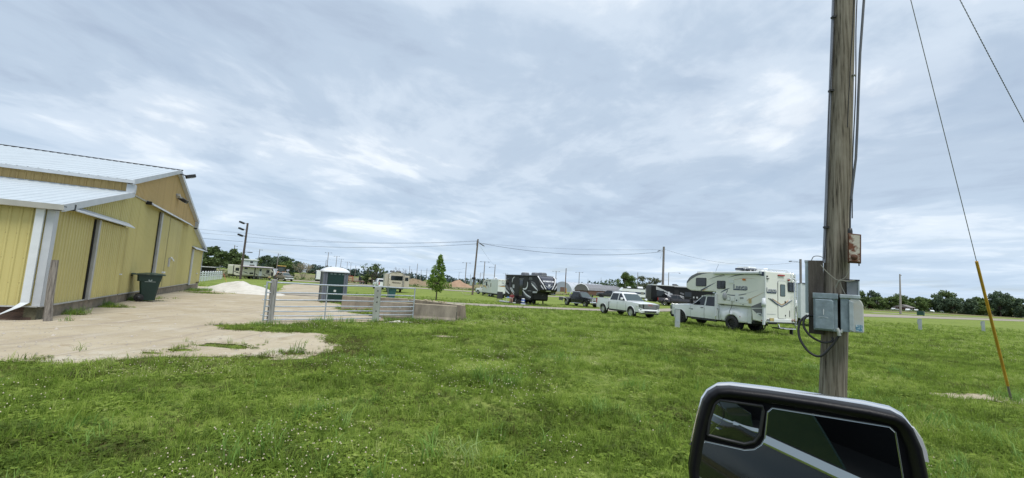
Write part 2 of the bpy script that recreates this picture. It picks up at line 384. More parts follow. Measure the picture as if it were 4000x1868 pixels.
# gravel heap tipped beside the barn
gravel_mat = ground_mat('pale_gravel', [((.52, .50, .455), (.62, .60, .55), .35, .65), (None, (.40, .38, .34), .58, .78)], [1.2, 6.0], bump=.5, fine=26)
def heap(name, cx, cy, rx, ry, h, rot, mat, seed, lab, cat, grp=None, n=46, ridge=0.0):
    g_ = []; c, s_ = math.cos(rot), math.sin(rot)
    for i in range(n + 1):
        row = []
        for j in range(n + 1):
            a, b = -1 + 2 * i / n, -1 + 2 * j / n; r_ = math.hypot(a, b)
            ax = abs(a) - ridge if abs(a) > ridge else 0; rr = math.hypot(ax / max(1e-3, 1 - ridge), b)
            hh = max(0, 1 - rr) ** 1.08 * (1 + .0 * r_)
            nz = float(fbm(np.array(a * 3 + seed), np.array(b * 3 + seed * 2)))
            x = cx + (a * rx * c - b * ry * s_); y = cy + (a * rx * s_ + b * ry * c)
            z = gz(x, y) + h * hh * (.74 + .58 * nz) + .10 * h * min(1, hh * 4) * (float(fbm(np.array(a * 9 + seed), np.array(b * 9), 3)) - .45) + (.05 * (nz - .5) if hh > 0 else 0) - .02
            row.append((x, y, z))
        g_.append(row)
    o = MB().sheet(g_).build(name, mat); return tag(o, lab, cat, grp)
heap('gravel_heap', -24.2, 39.6, 7.6, 2.6, .98, R(-41), gravel_mat, 2.3, 'long pale heap of tipped gravel between the barn and the gate post', 'gravel heap', ridge=.12)
clay = ground_mat('clay_soil', [((.30, .20, .135), (.37, .255, .175), .35, .65), (None, (.21, .15, .10), .55, .75)], [.5, 2.0], bump=.5, fine=7)
clay2 = ground_mat('weedy_soil', [((.22, .165, .11), (.26, .20, .13), .35, .65), (None, (.12, .13, .06), .5, .7)], [.5, 1.2], bump=.5, fine=7)
heap('soil_mound', -20.0, 172, 6.6, 5, 2.75, 0, clay, 5.1, 'bare brown soil mound right of the young green tree', 'soil mound', 'soil mounds in the field', n=26)
heap('soil_mound', -30.5, 170, 7.5, 6, 2.1, .2, clay2, 8.4, 'low weedy soil mound left of the young green tree', 'soil mound', 'soil mounds in the field', n=26)
heap('soil_mound', -38.5, 176, 6.5, 5, 2.7, .1, clay2, 3.7, 'weedy soil mound nearest the beige camper', 'soil mound', 'soil mounds in the field', n=26)
heap('rubble_patch', -4.6, 18.7, .9, .35, .10, R(35), gravel_mat, 1.2, 'thin spill of pale rubble in the grass below the gate', 'rubble', n=20)

# ------------------------------------------------------------------ grass
def leaf_material(name, cols, patch=True, rough=.6, trans=.25):
    m = bpy.data.materials.new(name); m.use_nodes = True; t = m.node_tree; b = t.nodes['Principled BSDF']
    oi = t.nodes.new('ShaderNodeObjectInfo'); rp = t.nodes.new('ShaderNodeValToRGB')
    for i, c in enumerate(cols):
        p_ = i / (len(cols) - 1)
        if i == 0: e = rp.color_ramp.elements[0]
        elif i == len(cols) - 1: e = rp.color_ramp.elements[-1]
        else: e = rp.color_ramp.elements.new(p_)
        e.position = p_; e.color = (*c, 1)
    if patch:
        g = t.nodes.new('ShaderNodeNewGeometry'); fs = []
        for sc, wgt in ((.28, 1.15), (.9, 1.0), (4.0, .35)):
            nz = t.nodes.new('ShaderNodeTexNoise'); nz.inputs['Scale'].default_value = sc; nz.inputs['Detail'].default_value = 3
            mp = t.nodes.new('ShaderNodeMapping'); mp.inputs['Rotation'].default_value = (0, 0, R(-12)); mp.inputs['Scale'].default_value = (.45, 1.3, 1) if sc == .9 else (1, 1, 1); t.links.new(g.outputs['Position'], mp.inputs[0]); t.links.new(mp.outputs[0], nz.inputs['Vector'])
            mu = t.nodes.new('ShaderNodeMath'); mu.operation = 'MULTIPLY_ADD'; mu.inputs[1].default_value = wgt; mu.inputs[2].default_value = -.5 * wgt; t.links.new(nz.outputs['Fac'], mu.inputs[0]); fs.append(mu.outputs[0])
        a = t.nodes.new('ShaderNodeMath'); t.links.new(fs[0], a.inputs[0]); t.links.new(fs[1], a.inputs[1])
        a2 = t.nodes.new('ShaderNodeMath'); t.links.new(a.outputs[0], a2.inputs[0]); t.links.new(fs[2], a2.inputs[1])
        r_ = t.nodes.new('ShaderNodeMath'); r_.operation = 'MULTIPLY_ADD'; r_.inputs[1].default_value = .55; r_.inputs[2].default_value = .22; t.links.new(oi.outputs['Random'], r_.inputs[0])
        f = t.nodes.new('ShaderNodeMath'); f.use_clamp = True; t.links.new(r_.outputs[0], f.inputs[0]); t.links.new(a2.outputs[0], f.inputs[1]); t.links.new(f.outputs[0], rp.inputs[0])
    else: t.links.new(oi.outputs['Random'], rp.inputs[0])
    t.links.new(rp.outputs[0], b.inputs['Base Color']); b.inputs['Roughness'].default_value = rough; b.inputs['Specular IOR Level'].default_value = .12
    tr = t.nodes.new('ShaderNodeBsdfTranslucent'); t.links.new(rp.outputs[0], tr.inputs[0]); mxs = t.nodes.new('ShaderNodeMixShader'); mxs.inputs[0].default_value = trans
    t.links.new(b.outputs[0], mxs.inputs[1]); t.links.new(tr.outputs[0], mxs.inputs[2]); t.links.new(mxs.outputs[0], t.nodes['Material Output'].inputs[0]); return m
grass_mat = leaf_material('grass_blades', [(.120, .130, .038), (.130, .195, .036), (.215, .315, .050), (.325, .425, .085), (.50, .53, .24)], trans=.50)
GC = bpy.data.collections.new('grass_sources')
def tuft(seed, nb, h, spread, wid, lean):
    rg = random.Random(seed); mb = MB()
    for i in range(nb):
        a = rg.uniform(0, 6.28); r_ = spread * math.sqrt(rg.random()); x, y = r_ * math.cos(a), r_ * math.sin(a)
        hh = h * rg.uniform(.45, 1.1); d = rg.uniform(0, 6.28); ln = hh * lean * rg.uniform(.3, 1.5); w = wid * rg.uniform(.7, 1.3)
        dx, dy = math.cos(d), math.sin(d); sx, sy = -dy * w / 2, dx * w / 2
        p = [(x - sx, y - sy, 0), (x + sx, y + sy, 0), (x + dx * ln * .35 + sx * .8, y + dy * ln * .35 + sy * .8, hh * .6), (x + dx * ln * .35 - sx * .8, y + dy * ln * .35 - sy * .8, hh * .6), (x + dx * ln, y + dy * ln, hh * (1 - .25 * min(1, lean)))]
        mb.add(p, [(0, 1, 2, 3), (3, 2, 4)])
    return mb
def clover(seed, n, spread, h):
    rg = random.Random(seed); mb = MB()
    for i in range(n):
        a = rg.uniform(0, 6.28); r_ = spread * math.sqrt(rg.random()); x, y = r_ * math.cos(a), r_ * math.sin(a); z = h * rg.uniform(.4, 1); q = .012 * rg.uniform(.7, 1.4); t0 = rg.uniform(0, 6)
        for k in range(3):
            t = t0 + 2.09 * k; cx, cy = x + q * .9 * math.cos(t), y + q * .9 * math.sin(t); tl = rg.uniform(-.4, .4)
            mb.add([(cx + q * math.cos(t + u), cy + q * math.sin(t + u), z + q * tl * math.cos(u)) for u in (0, 1.57, 3.14, 4.71)], [(0, 1, 2, 3)])
    return mb
srcs = []
for k, (nb, h, sp, w, ln) in enumerate([(26, .085, .13, .006, .5), (24, .11, .12, .006, .7), (20, .15, .10, .0065, .8), (30, .06, .14, .006, .9), (16, .20, .07, .007, .55), (26, .095, .13, .007, 1.1)]):
    srcs.append(tuft(k, nb, h, sp, w, ln))
srcs.append(clover(11, 22, .14, .06)); srcs.append(clover(12, 26, .13, .045))
src_objs = []
for k, mb in enumerate(srcs):
    me = bpy.data.meshes.new('grass_tuft'); me.from_pydata(mb.v, [], mb.f); me.materials.append(grass_mat); o = bpy.data.objects.new('grass_tuft', me); GC.objects.link(o); src_objs.append(o)

def grass_field(name, xs, ys, dens, smin, smax, seed, coll):
    X, Y = np.meshgrid(xs, ys); Z = GZ(X, Y) + micro(X, Y) - .01; D = dens(X, Y)
    nx, ny = len(xs), len(ys); V = np.stack([X, Y, Z], -1).reshape(-1, 3); i = np.arange((ny - 1) * (nx - 1)); a = (i // (nx - 1)) * nx + i % (nx - 1)
    Fq = np.stack([a, a + 1, a + nx + 1, a + nx], 1); dv = D.reshape(-1); keep = dv[Fq].max(1) > 0; Fq = Fq[keep]
    me = bpy.data.meshes.new(name); me.from_pydata(V.tolist(), [], Fq.tolist()); at_ = me.attributes.new('dens', 'FLOAT', 'POINT'); at_.data.foreach_set('value', dv.astype(np.float32)); me.update()
    o = bpy.data.objects.new(name, me); COL.objects.link(o); tag(o, kind='stuff')
    ng = bpy.data.node_groups.new(name, 'GeometryNodeTree'); ng.interface.new_socket('Geometry', in_out='INPUT', socket_type='NodeSocketGeometry'); ng.interface.new_socket('Geometry', in_out='OUTPUT', socket_type='NodeSocketGeometry')
    n = ng.nodes; l = ng.links; gi = n.new('NodeGroupInput'); go = n.new('NodeGroupOutput')
    na = n.new('GeometryNodeInputNamedAttribute'); na.data_type = 'FLOAT'; na.inputs['Name'].default_value = 'dens'
    dp = n.new('GeometryNodeDistributePointsOnFaces'); dp.inputs['Seed'].default_value = seed; l.new(gi.outputs[0], dp.inputs['Mesh']); l.new(na.outputs[0], dp.inputs['Density'])
    ci = n.new('GeometryNodeCollectionInfo'); ci.inputs['Collection'].default_value = coll; ci.inputs['Separate Children'].default_value = True; ci.inputs['Reset Children'].default_value = True
    ip = n.new('GeometryNodeInstanceOnPoints'); ip.inputs['Pick Instance'].default_value = True; l.new(dp.outputs['Points'], ip.inputs['Points']); l.new(ci.outputs[0], ip.inputs['Instance'])
    rv = n.new('FunctionNodeRandomValue'); rv.data_type = 'FLOAT_VECTOR'; rv.inputs[0].default_value = (-.15, -.15, 0); rv.inputs[1].default_value = (.15, .15, 6.283); l.new(rv.outputs[0], ip.inputs['Rotation'])
    rs = n.new('FunctionNodeRandomValue'); rs.data_type = 'FLOAT'; rs.inputs[2].default_value = smin; rs.inputs[3].default_value = smax
    # taller and shorter patches
    po = n.new('GeometryNodeInputPosition'); nz = n.new('ShaderNodeTexNoise'); nz.inputs['Scale'].default_value = .8; nz.inputs['Detail'].default_value = 2; l.new(po.outputs[0], nz.inputs['Vector'])
    mr = n.new('ShaderNodeMapRange'); mr.inputs['From Min'].default_value = .3; mr.inputs['From Max'].default_value = .7; mr.inputs['To Min'].default_value = .55; mr.inputs['To Max'].default_value = 1.4; l.new(nz.outputs['Fac'], mr.inputs['Value'])
    mu = n.new('ShaderNodeMath'); mu.operation = 'MULTIPLY'; l.new(rs.outputs[1], mu.inputs[0]); l.new(mr.outputs[0], mu.inputs[1]); l.new(mu.outputs[0], ip.inputs['Scale'])
    l.new(ip.outputs[0], go.inputs[0])
    md = o.modifiers.new('grass', 'NODES'); md.node_group = ng; return o
BARN = [(-13.6, 12.6), (-28.1, 40.3), (-60, 24), (-46, -6)]
def cover(X, Y):
    c = np.clip(.5 - yard_field(X, Y) / .22, 0, 1) * np.clip(.5 - patch_field(X, Y) / .12, 0, 1)
    t = np.clip(1 - yard_field(X, Y) / .9, 0, 1) * np.clip((fbm(X * 2.3 + 40, Y * 2.3, 3) - .50) * 6, 0, 1) * .16
    return np.maximum(c, np.where(yard_field(X, Y) > 0, t, 0))
def infrust(X, Y, m=1.6): return ((np.abs(X) < 1.32 * Y + m) & (poly_sd(BARN, X, Y) < .1))
def edge_dry(X, Y):
    f = yard_field(X, Y); return np.clip(1 - np.abs(f + .8) / 1.3, 0, 1) * np.where((Y < 14) & (X < -3.5), 1, .2) * np.clip(.3 + 2.2 * (fbm(X * .9, Y * .9 + 50, 3) - .3), 0, 1)
ndens = lambda X, Y: (1 - .8 * edge_dry(X, Y)) * cover(X, Y) * infrust(X, Y) * np.interp(Y, [2.5, 8, 14, 24], [150, 115, 75, 40]) * np.clip(.55 + 1.1 * (fbm(X * .7 + 9, Y * .7, 3) - .2), .35, 1.3)
grass_near = grass_field('mown_grass', axis([(-24, 26, .22)]), axis([(3.0, 20, .2)]), ndens, .75, 1.25, 3, GC)
def lane_mask(X, Y): return np.where((X > -24) & (Y > 38.3 + np.interp(X, [-24, -3, 5.5, 15, 24, 45], [0, .2, 4.5, 12, 21, 31.5])) & (Y < 44.6 + np.interp(X, [-24, -4, 6, 16, 27, 50], [0, 1, 5.4, 12.4, 23.4, 39.4])), 0., 1.)
mdens = lambda X, Y: cover(X, Y) * infrust(X, Y) * lane_mask(X, Y) * np.interp(Y, [20, 30, 45, 62], [26, 12, 6, 3]) * np.clip(.5 + 1.2 * (fbm(X * .4 + 9, Y * .4, 3) - .2), .3, 1.3)
grass_mid = grass_field('mown_grass', axis([(-60, 70, .5)]), axis([(20, 62, .45)]), mdens, 1.0, 1.7, 4, GC)
# long tufts along the gate, the barrier, posts and the foot of the barn
TUFTS = [(-7.2, 16.9, .5, 26), (-6.2, 17.4, .4, 22), (-7.7, 15.2, .5, 14), (-5.0, 19.0, .5, 34), (-4.2, 19.4, .5, 40), (-3.4, 19.9, .4, 40), (-2.7, 20.2, .35, 26), (-2.0, 21.2, .3, 18), (-14.9, 15.1, .5, 18), (-16.8, 18.4, .7, 40), (-18.3, 21.4, .6, 60), (-19.2, 22.9, .6, 26), (-13.0, 13.2, .3, 8), (4.9, 6.75, .25, 34), (9.6, 24.8, .3, 12), (-8.5, 15.2, .3, 12), (-5.5, 18.1, .3, 18), (11.2, 9.95, .5, 20), (-26, 36.4, 1.5, 30)]
def tdens(X, Y):
    d = np.zeros(X.shape)
    for cx, cy, r_, k in TUFTS: d = np.maximum(d, k * np.clip(1 - np.hypot(X - cx, Y - cy) / r_, 0, 1) * 2)
    w = np.clip((fbm(X * .8 + 31, Y * .8 + 7, 3) - .50) * 8, 0, 1) * np.where((X > -4) & (Y < 13), 1, .12) * np.where(Y < 16, 1, 0) * cover(X, Y)
    return np.maximum(d, w * 14)
dry_mat = leaf_material('dry_grass_blades', [(.085, .070, .030), (.125, .105, .042), (.10, .125, .035), (.19, .165, .085)], trans=.25)
LC = bpy.data.collections.new('long_grass_sources')
long_mat = leaf_material('long_blades', [(.10, .19, .035), (.20, .34, .075), (.36, .47, .18)], trans=.4)
for k in (1, 2, 4):
    me = bpy.data.meshes.new('long_tuft'); me.from_pydata(srcs[k].v, [], srcs[k].f); me.materials.append(long_mat); LC.objects.link(bpy.data.objects.new('long_tuft', me))
DC = bpy.data.collections.new('dry_grass_sources')
for k in (0, 3, 5):
    me = bpy.data.meshes.new('dry_tuft'); me.from_pydata(srcs[k].v, [], srcs[k].f); me.materials.append(dry_mat); DC.objects.link(bpy.data.objects.new('dry_tuft', me))
def ddens(X, Y):
    f = yard_field(X, Y); e = edge_dry(X, Y) * np.clip(-f * 6 + .6, 0, 1); l_ = np.clip((fbm(X * .55 + 21, Y * .55, 3) - .50) * 7, 0, 1) * cover(X, Y) * np.where(X < 3, .8, .35)
    return infrust(X, Y) * (e * 130 + l_ * np.interp(Y, [3, 10, 20, 26], [30, 26, 16, 0]))
grass_dry = grass_field('dry_grass', axis([(-24, 22, .25)]), axis([(3.0, 26, .25)]), ddens, .7, 1.15, 14, DC)
grass_long = grass_field('long_grass', axis([(-28, 13, .15)]), axis([(3.2, 38, .15)]), tdens, 1.1, 1.9, 9, LC)
# clover heads
rg = np.random.default_rng(3); P = []
while len(P) < 3000:
    y = 3.6 + 24 * rg.random() ** 1.0; x = (rg.random() * 2 - 1) * (1.3 * y + 1)
    d = float(fbm(np.array(x * .45 + 4), np.array(y * .45))) + (.10 if x < 1 else -.09)
    if rg.random() < np.clip((d - .47) * 5.0, 0.012, 1) and float(yard_field(np.array([x]), np.array([y]))[0]) < -.15: P.append((x, y))
mb = MB()
for x, y in P:
    z = gz(x, y) + float(micro(np.array(x), np.array(y))) + rg.uniform(.05, .12); r_ = rg.uniform(.006, .010) * (1 + .02 * y); c = (x, y, z)
    mb.add([(x + r_, y, z), (x, y + r_, z), (x - r_, y, z), (x, y - r_, z), (x, y, z + r_ * 1.1), (x, y, z - r_)], [(0, 1, 4), (1, 2, 4), (2, 3, 4), (3, 0, 4), (1, 0, 5), (2, 1, 5), (3, 2, 5), (0, 3, 5)])
clv = mb.build('clover_flowers', M('clover_white', (.56, .49, .37), .8, var=.2, scale=4), fixn=False); tag(clv, kind='stuff')
# loose stones of the yard
mb = MB()
for i in range(2600):
    y = 8 + 30 * rg.random() ** 1.6; x = -4 - (1.15 * y - 3) * rg.random()
    if float(yard_field(np.array([x]), np.array([y]))[0]) < .1: continue
    s_ = rg.uniform(.008, .026) * (2.2 if rg.random() < .06 else 1); z = gz(x, y) + float(micro(np.array(x), np.array(y))) + .006
    mb.add([(x + s_ * rg.uniform(.6, 1.3), y, z), (x, y + s_ * rg.uniform(.6, 1.3), z), (x - s_, y, z), (x, y - s_, z), (x, y, z + s_ * .8)], [(0, 1, 4), (1, 2, 4), (2, 3, 4), (3, 0, 4)])
tag(mb.build('yard_stones', M('stone', (.40, .36, .31), .9, var=.35, scale=2), fixn=False), kind='stuff')
# ------------------------------------------------------------------ yellow barn (local axes: X along the gable, Y back along the eaves wall, Z up)
def steel_paint(name, col, streak):
    m = bpy.data.materials.new(name); m.use_nodes = True; t = m.node_tree; b = t.nodes['Principled BSDF']
    tcx = t.nodes.new('ShaderNodeTexCoord'); outs = []
    for sc, st in ((1.0, (3, 3, .12)), (.5, (1, 1, 1)), (14, (1, 1, 1))):
        mp = t.nodes.new('ShaderNodeMapping'); mp.inputs['Scale'].default_value = st; t.links.new(tcx.outputs['Object'], mp.inputs[0])
        nz = t.nodes.new('ShaderNodeTexNoise'); nz.inputs['Scale'].default_value = sc; nz.inputs['Detail'].default_value = 5; t.links.new(mp.outputs[0], nz.inputs['Vector']); outs.append(nz.outputs['Fac'])
    c0 = t.nodes.new('ShaderNodeMix'); c0.data_type = 'RGBA'; c0.inputs['A'].default_value = (*[c * .86 for c in col], 1); c0.inputs['B'].default_value = (*[min(1, c * 1.10) for c in col], 1); t.links.new(outs[1], c0.inputs['Factor'])
    mr = t.nodes.new('ShaderNodeMapRange'); mr.inputs['From Min'].default_value = .52; mr.inputs['From Max'].default_value = .75; mr.inputs['To Max'].default_value = .55; t.links.new(outs[0], mr.inputs['Value'])
    c1 = t.nodes.new('ShaderNodeMix'); c1.data_type = 'RGBA'; t.links.new(mr.outputs[0], c1.inputs['Factor']); t.links.new(c0.outputs['Result'], c1.inputs['A']); c1.inputs['B'].default_value = (*streak, 1)
    # splash dirt low on the sheets
    sp = t.nodes.new('ShaderNodeSeparateXYZ'); t.links.new(tcx.outputs['Object'], sp.inputs[0])
    md = t.nodes.new('ShaderNodeMath'); md.operation = 'MULTIPLY_ADD'; md.inputs[1].default_value = 1.2; t.links.new(outs[0], md.inputs[0]); md.inputs[2].default_value = 0
    ms = t.nodes.new('ShaderNodeMath'); ms.operation = 'SUBTRACT'; t.links.new(md.outputs[0], ms.inputs[0]); t.links.new(sp.outputs['Z'], ms.inputs[1])
    mk = t.nodes.new('ShaderNodeMath'); mk.operation = 'MULTIPLY_ADD'; mk.inputs[1].default_value = 1.1; mk.inputs[2].default_value = .10; mk.use_clamp = True; t.links.new(ms.outputs[0], mk.inputs[0])
    mh = t.nodes.new('ShaderNodeMath'); mh.operation = 'MULTIPLY'; mh.inputs[1].default_value = .45; t.links.new(mk.outputs[0], mh.inputs[0])
    c2 = t.nodes.new('ShaderNodeMix'); c2.data_type = 'RGBA'; t.links.new(mh.outputs[0], c2.inputs['Factor']); t.links.new(c1.outputs['Result'], c2.inputs['A']); c2.inputs['B'].default_value = (.27, .215, .10, 1)
    # rows of screws with a little rust round each, on the ribs
    def mth(op, a, bb=None):
        n = t.nodes.new('ShaderNodeMath'); n.operation = op
        for i_, v_ in enumerate((a, bb)):
            if v_ is None: continue
            if isinstance(v_, (int, float)): n.inputs[i_].default_value = v_
            else: t.links.new(v_, n.inputs[i_])
        return n.outputs[0]
    du = mth('ABSOLUTE', mth('SUBTRACT', mth('FRACT', mth('ADD', mth('DIVIDE', mth('ADD', sp.outputs['X'], sp.outputs['Y']), .2286), .5)), .5)); dz = mth('ABSOLUTE', mth('SUBTRACT', mth('FRACT', mth('DIVIDE', sp.outputs['Z'], .72)), .5))
    dot = mth('MULTIPLY', mth('LESS_THAN', du, .085), mth('LESS_THAN', dz, .022)); dot = mth('MULTIPLY', dot, .5)
    c3 = t.nodes.new('ShaderNodeMix'); c3.data_type = 'RGBA'; t.links.new(dot, c3.inputs['Factor']); t.links.new(c2.outputs['Result'], c3.inputs['A']); c3.inputs['B'].default_value = (.16, .11, .05, 1); c2 = c3
    t.links.new(c2.outputs['Result'], b.inputs['Base Color']); b.inputs['Roughness'].default_value = .5; b.inputs['Specular IOR Level'].default_value = .35
    bp = t.nodes.new('ShaderNodeBump'); bp.inputs['Strength'].default_value = .12; bp.inputs['Distance'].default_value = .01; t.links.new(outs[1], bp.inputs['Height']); t.links.new(bp.outputs[0], b.inputs['Normal']); return m
yel = steel_paint('yellow_steel', (.525, .465, .19), (.36, .28, .09))
yel2 = steel_paint('yellow_door_steel', (.50, .445, .185), (.38, .31, .12))
tan = steel_paint('tan_steel', (.50, .36, .155), (.30, .19, .075))
roofm = M('white_roof_steel', (.46, .515, .555), .42, metal=0.0, var=.05, scale=1.2, spec=.5)
trimw = M('barn_white_trim', (.47, .50, .535), .45, var=.08, scale=2.5)
trimg = M('barn_grey_trim', (.37, .375, .365), .5, var=.12, scale=4)
gap = M('dark_gap', (.012, .012, .013), .9, var=.1)
oldwood = M('old_board', (.085, .055, .042), .9, var=.3, scale=4, bump=.4, bscale=30, stretch=(.3, .3, 4))
conc = M('concrete', (.27, .235, .19), .9, var=.16, scale=2.2, bump=.25, bscale=30)

bloc = (-13.88, 13.10, 0); brot = math.atan2(.881, -.473)
barn = thing('barn', 'big yellow and tan steel barn with white stepped roof and sliding doors', 'barn', bloc, brot)
LEN, V1 = 31.1, 22.0
H_E, U_C, Z_C0, Z_C1, U_P, Z_P = 3.42, 6.55, 4.93, 5.40, 15.55, 7.72
def roofz(u):       # underside of the rakes
    u = u if u <= U_P else LEN - u
    return lerp(H_E, 4.86, u / U_C) if u < U_C else lerp(5.36, Z_P - .06, (u - U_C) / (U_P - U_C))
def ribs(u0, u1, pitch=.2286):
    """trapezoid rib section: list of (u, outward offset)"""
    pts = []; k = math.ceil(u0 / pitch)
    pts.append((u0, 0))
    while k * pitch < u1 - .06:
        c = k * pitch
        if c - .045 > u0: pts += [(c - .045, 0), (c - .02, .026), (c + .02, .026), (c + .045, 0)]
        k += 1
    pts.append((u1, 0)); return pts
def wall_gable(name, u0, u1, zb, zt, mat, off=0.0, parent=barn, pitch=.2286):
    g_ = []
    for u, o in ribs(u0, u1, pitch):
        b, t = (zb(u) if callable(zb) else zb), (zt(u) if callable(zt) else zt)
        g_.append([(u, -off - o, b), (u, -off - o, max(b, t))])
    return MB().sheet(g_, smooth=False).build(name, mat, parent, fixn=False)
low_top = lambda u: min(roofz(u), Z_C0)
w = wall_gable('lower_wall', 0, LEN, .42, low_top, yel)
wall_gable('upper_wall', U_C, LEN - U_C, Z_C0, roofz, tan, off=.035)
MB().box(U_C + .1, -.07, Z_C0 - .05, LEN - U_C - .1, -.005, Z_C0 + .012).build('flashing', M('flash_tan', (.33, .30, .22), .5), barn)
# eaves wall
g_ = [[(-o, v, .42), (-o, v, H_E)] for v, o in ribs(0, V1)]
MB().sheet(g_, smooth=False).build('eaves_wall', yel, barn, fixn=False)
g_ = [[(U_C - .0 - o, v, 4.80), (U_C - o, v, 5.36)] for v, o in ribs(0, V1)]
MB().sheet(g_, smooth=False).build('clerestory_wall', tan, barn, fixn=False)
MB().box(LEN - .03, 0, .3, LEN, V1, 3.3).build('rear_wall', yel, barn)
# roofs, ribbed sheets on both slopes
def roof(name, u0, z0, u1, z1, v0=-.25):
    pts = ribs(v0, V1, .305); s_ = math.hypot(u1 - u0, z1 - z0); nu, nz_ = -(z1 - z0) / s_, (u1 - u0) / s_
    top = [[(u0 + nu * o, v, z0 + nz_ * o), (u1 + nu * o, v, z1 + nz_ * o)] for v, o in pts]
    mb = MB().sheet(top, smooth=False); mb.add([(u0, v0, z0 - .03), (u1, v0, z1 - .03), (u1, V1, z1 - .03), (u0, V1, z0 - .03)], [(0, 1, 2, 3)])
    return mb.build(name, roofm, barn, fixn=False)
roof('lower_roof', -.22, 3.43, U_C - .02, 4.90); roof('upper_roof', U_C - .32, 5.40, U_P, Z_P + .02)
roof('lower_roof', LEN + .22, 3.43, LEN - U_C + .02, 4.90); roof('upper_roof', LEN - U_C + .32, 5.40, U_P, Z_P + .02)
MB().tube([(U_P, -.34, Z_P + .05), (U_P, V1, Z_P + .05)], .035, 6).build('ridge_vent', gap, barn)
# rake boards
def rake(u0, z0, u1, z1, d=.20):
    mb = MB(); mb.add([(u0, -.28, z0 + .03), (u1, -.28, z1 + .03), (u1, -.28, z1 - d), (u0, -.28, z0 - d), (u0, -.24, z0 + .03), (u1, -.24, z1 + .03), (u1, -.24, z1 - d), (u0, -.24, z0 - d)], [(0, 1, 2, 3), (7, 6, 5, 4), (0, 4, 5, 1), (3, 2, 6, 7), (0, 3, 7, 4), (1, 5, 6, 2)])
    mb.add([(u0, -.24, z0 - d + .02), (u1, -.24, z1 - d + .02), (u1, -.0, z1 - d + .02), (u0, 0, z0 - d + .02)], [(0, 1, 2, 3)])
    mb.build('rake_trim', trimw, barn)
rake(-.25, 3.45, U_C + .05, 4.92); rake(U_C - .33, 5.42, U_P, Z_P + .04); rake(LEN + .25, 3.45, LEN - U_C - .05, 4.92, .2); rake(LEN - U_C + .33, 5.42, U_P, Z_P + .04, .2)
MB().box(U_C - .22, -.30, 4.86, U_C + .06, -.02, 5.24).build('corner_trim', trimw, barn)
MB().box(LEN - U_C - .06, -.30, 4.86, LEN - U_C + .1, -.02, 5.24).build('corner_trim', trimw, barn)
MB().box(U_C - .06, -.02, 4.87, U_C - .034, V1, 4.93).build('roof_flashing', trimw, barn)
MB().box(U_C - .34, -.3, 5.27, U_C - .30, V1, 5.41).build('eave_trim', trimw, barn)
MB().box(-.045, -.05, .40, .22, -.03, 3.42).box(-.05, -.05, .40, -.03, .13, 3.42).build('corner_trim', trimw, barn)
MB().box(LEN - .16, -.05, .3, LEN + .03, -.03, 3.2).build('corner_trim', trimw, barn)
# gutter on the eaves wall and its downpipe with a kicked out foot
MB().prism([(-.33, 3.46), (-.30, 3.30), (-.20, 3.29), (-.19, 3.31), (-.285, 3.32), (-.315, 3.46)], 'y', -.30, V1).build('gutter', M('gutter_white', (.44, .44, .42), .5, var=.12, scale=2), barn)
MB().box(-.30, -.28, 3.40, -.05, V1, 3.435).build('soffit', gap, barn)
dp = MB(); dp.box(-.135, .16, .52, -.055, .345, 3.30)
dp.add([(-.135, .16, .52), (-.055, .16, .52), (-.055, .345, .52), (-.135, .345, .52), (-.20, .30, .40), (-.12, .30, .40), (-.12, .47, .37), (-.20, .47, .37), (-.26, .74, .14), (-.18, .74, .14), (-.18, .85, .07), (-.26, .85, .07)],
       [(0, 1, 5, 4), (1, 2, 6, 5), (2, 3, 7, 6), (3, 0, 4, 7), (4, 5, 9, 8), (5, 6, 10, 9), (6, 7, 11, 10), (7, 4, 8, 11)])
dp.build('downpipe', M('downpipe_white', (.62, .66, .69), .4, var=.05), barn)
MB().box(-.07, 0, .385, -.0, V1, .425).build('sill_trim', trimg, barn); MB().box(.0, -.07, .385, 25, -.0, .425).build('sill_trim', trimg, barn)
for k in range(3):
    MB().box(.02 + .012 * k, .12, -.06 + .15 * k, .06, V1, .085 + .15 * k).build('skirt_board', oldwood, barn)
MB().box(.03, .03, -.1, .45, .3, .40).build('corner_post', M('mossy_post', (.10, .095, .06), .95, var=.35, scale=8, bump=.4), barn)
for k in range(5):
    MB().box(.46 + 5.0 * k, .02 + .003 * (k % 2), -.1, .45 + 5.0 * (k + 1) - .02, .25, .385).build('foundation_block', M('old_shaded_foundation', (.23, .195, .15), .95, var=.35, scale=3, bump=.4, bscale=20), barn)  # colour darkened partway for the shadowed gap under the wall
MB().box(25.5, .04, -.3, LEN, .25, .30).build('foundation_block', M('old_shaded_foundation', (.23, .195, .15), .95, var=.35, scale=3, bump=.4, bscale=20), barn)
# sliding door at the near end
def door(u0, u1, z0, z1, off, mat, pitch=.2286):
    d = wall_gable('sliding_door', u0, u1, z0 + .05, z1, mat, off=off, pitch=pitch)
    MB().box(u0, -off + .0, z0, u1, -off + .035, z0 + .052).build('bottom_rail', trimg, d); return d
def track(u0, u1, z, mat, parent=barn, d=.20):
    mb = MB().prism([(-.03, z + .18), (-.10, z + .16), (-.34, z - .02), (-.34, z - .055), (-.30, z - .045), (-.10, z + .11), (-.03, z + .13)], 'x', u0, u1)
    return mb.build('track_cover', mat, parent)
d1 = door(3.55, 6.92, .40, 3.34, .12, yel); MB().box(3.38, -.15, .40, 3.56, -.06, 3.36).build('edge_trim', trimg, d1); MB().box(3.28, -.05, .40, 3.38, -.03, 3.36).build('door_gap', gap, d1)
MB().box(6.90, -.13, .40, 6.95, -.03, 3.34).build('door_gap', gap, d1); MB().box(6.62, -.20, 1.28, 6.80, -.14, 1.33).build('handle', wtrim, d1)
track(.62, 7.1, 3.42, trimw); MB().box(.50, -.28, 3.38, .64, -.04, 3.58).build('track_end', gap, barn)
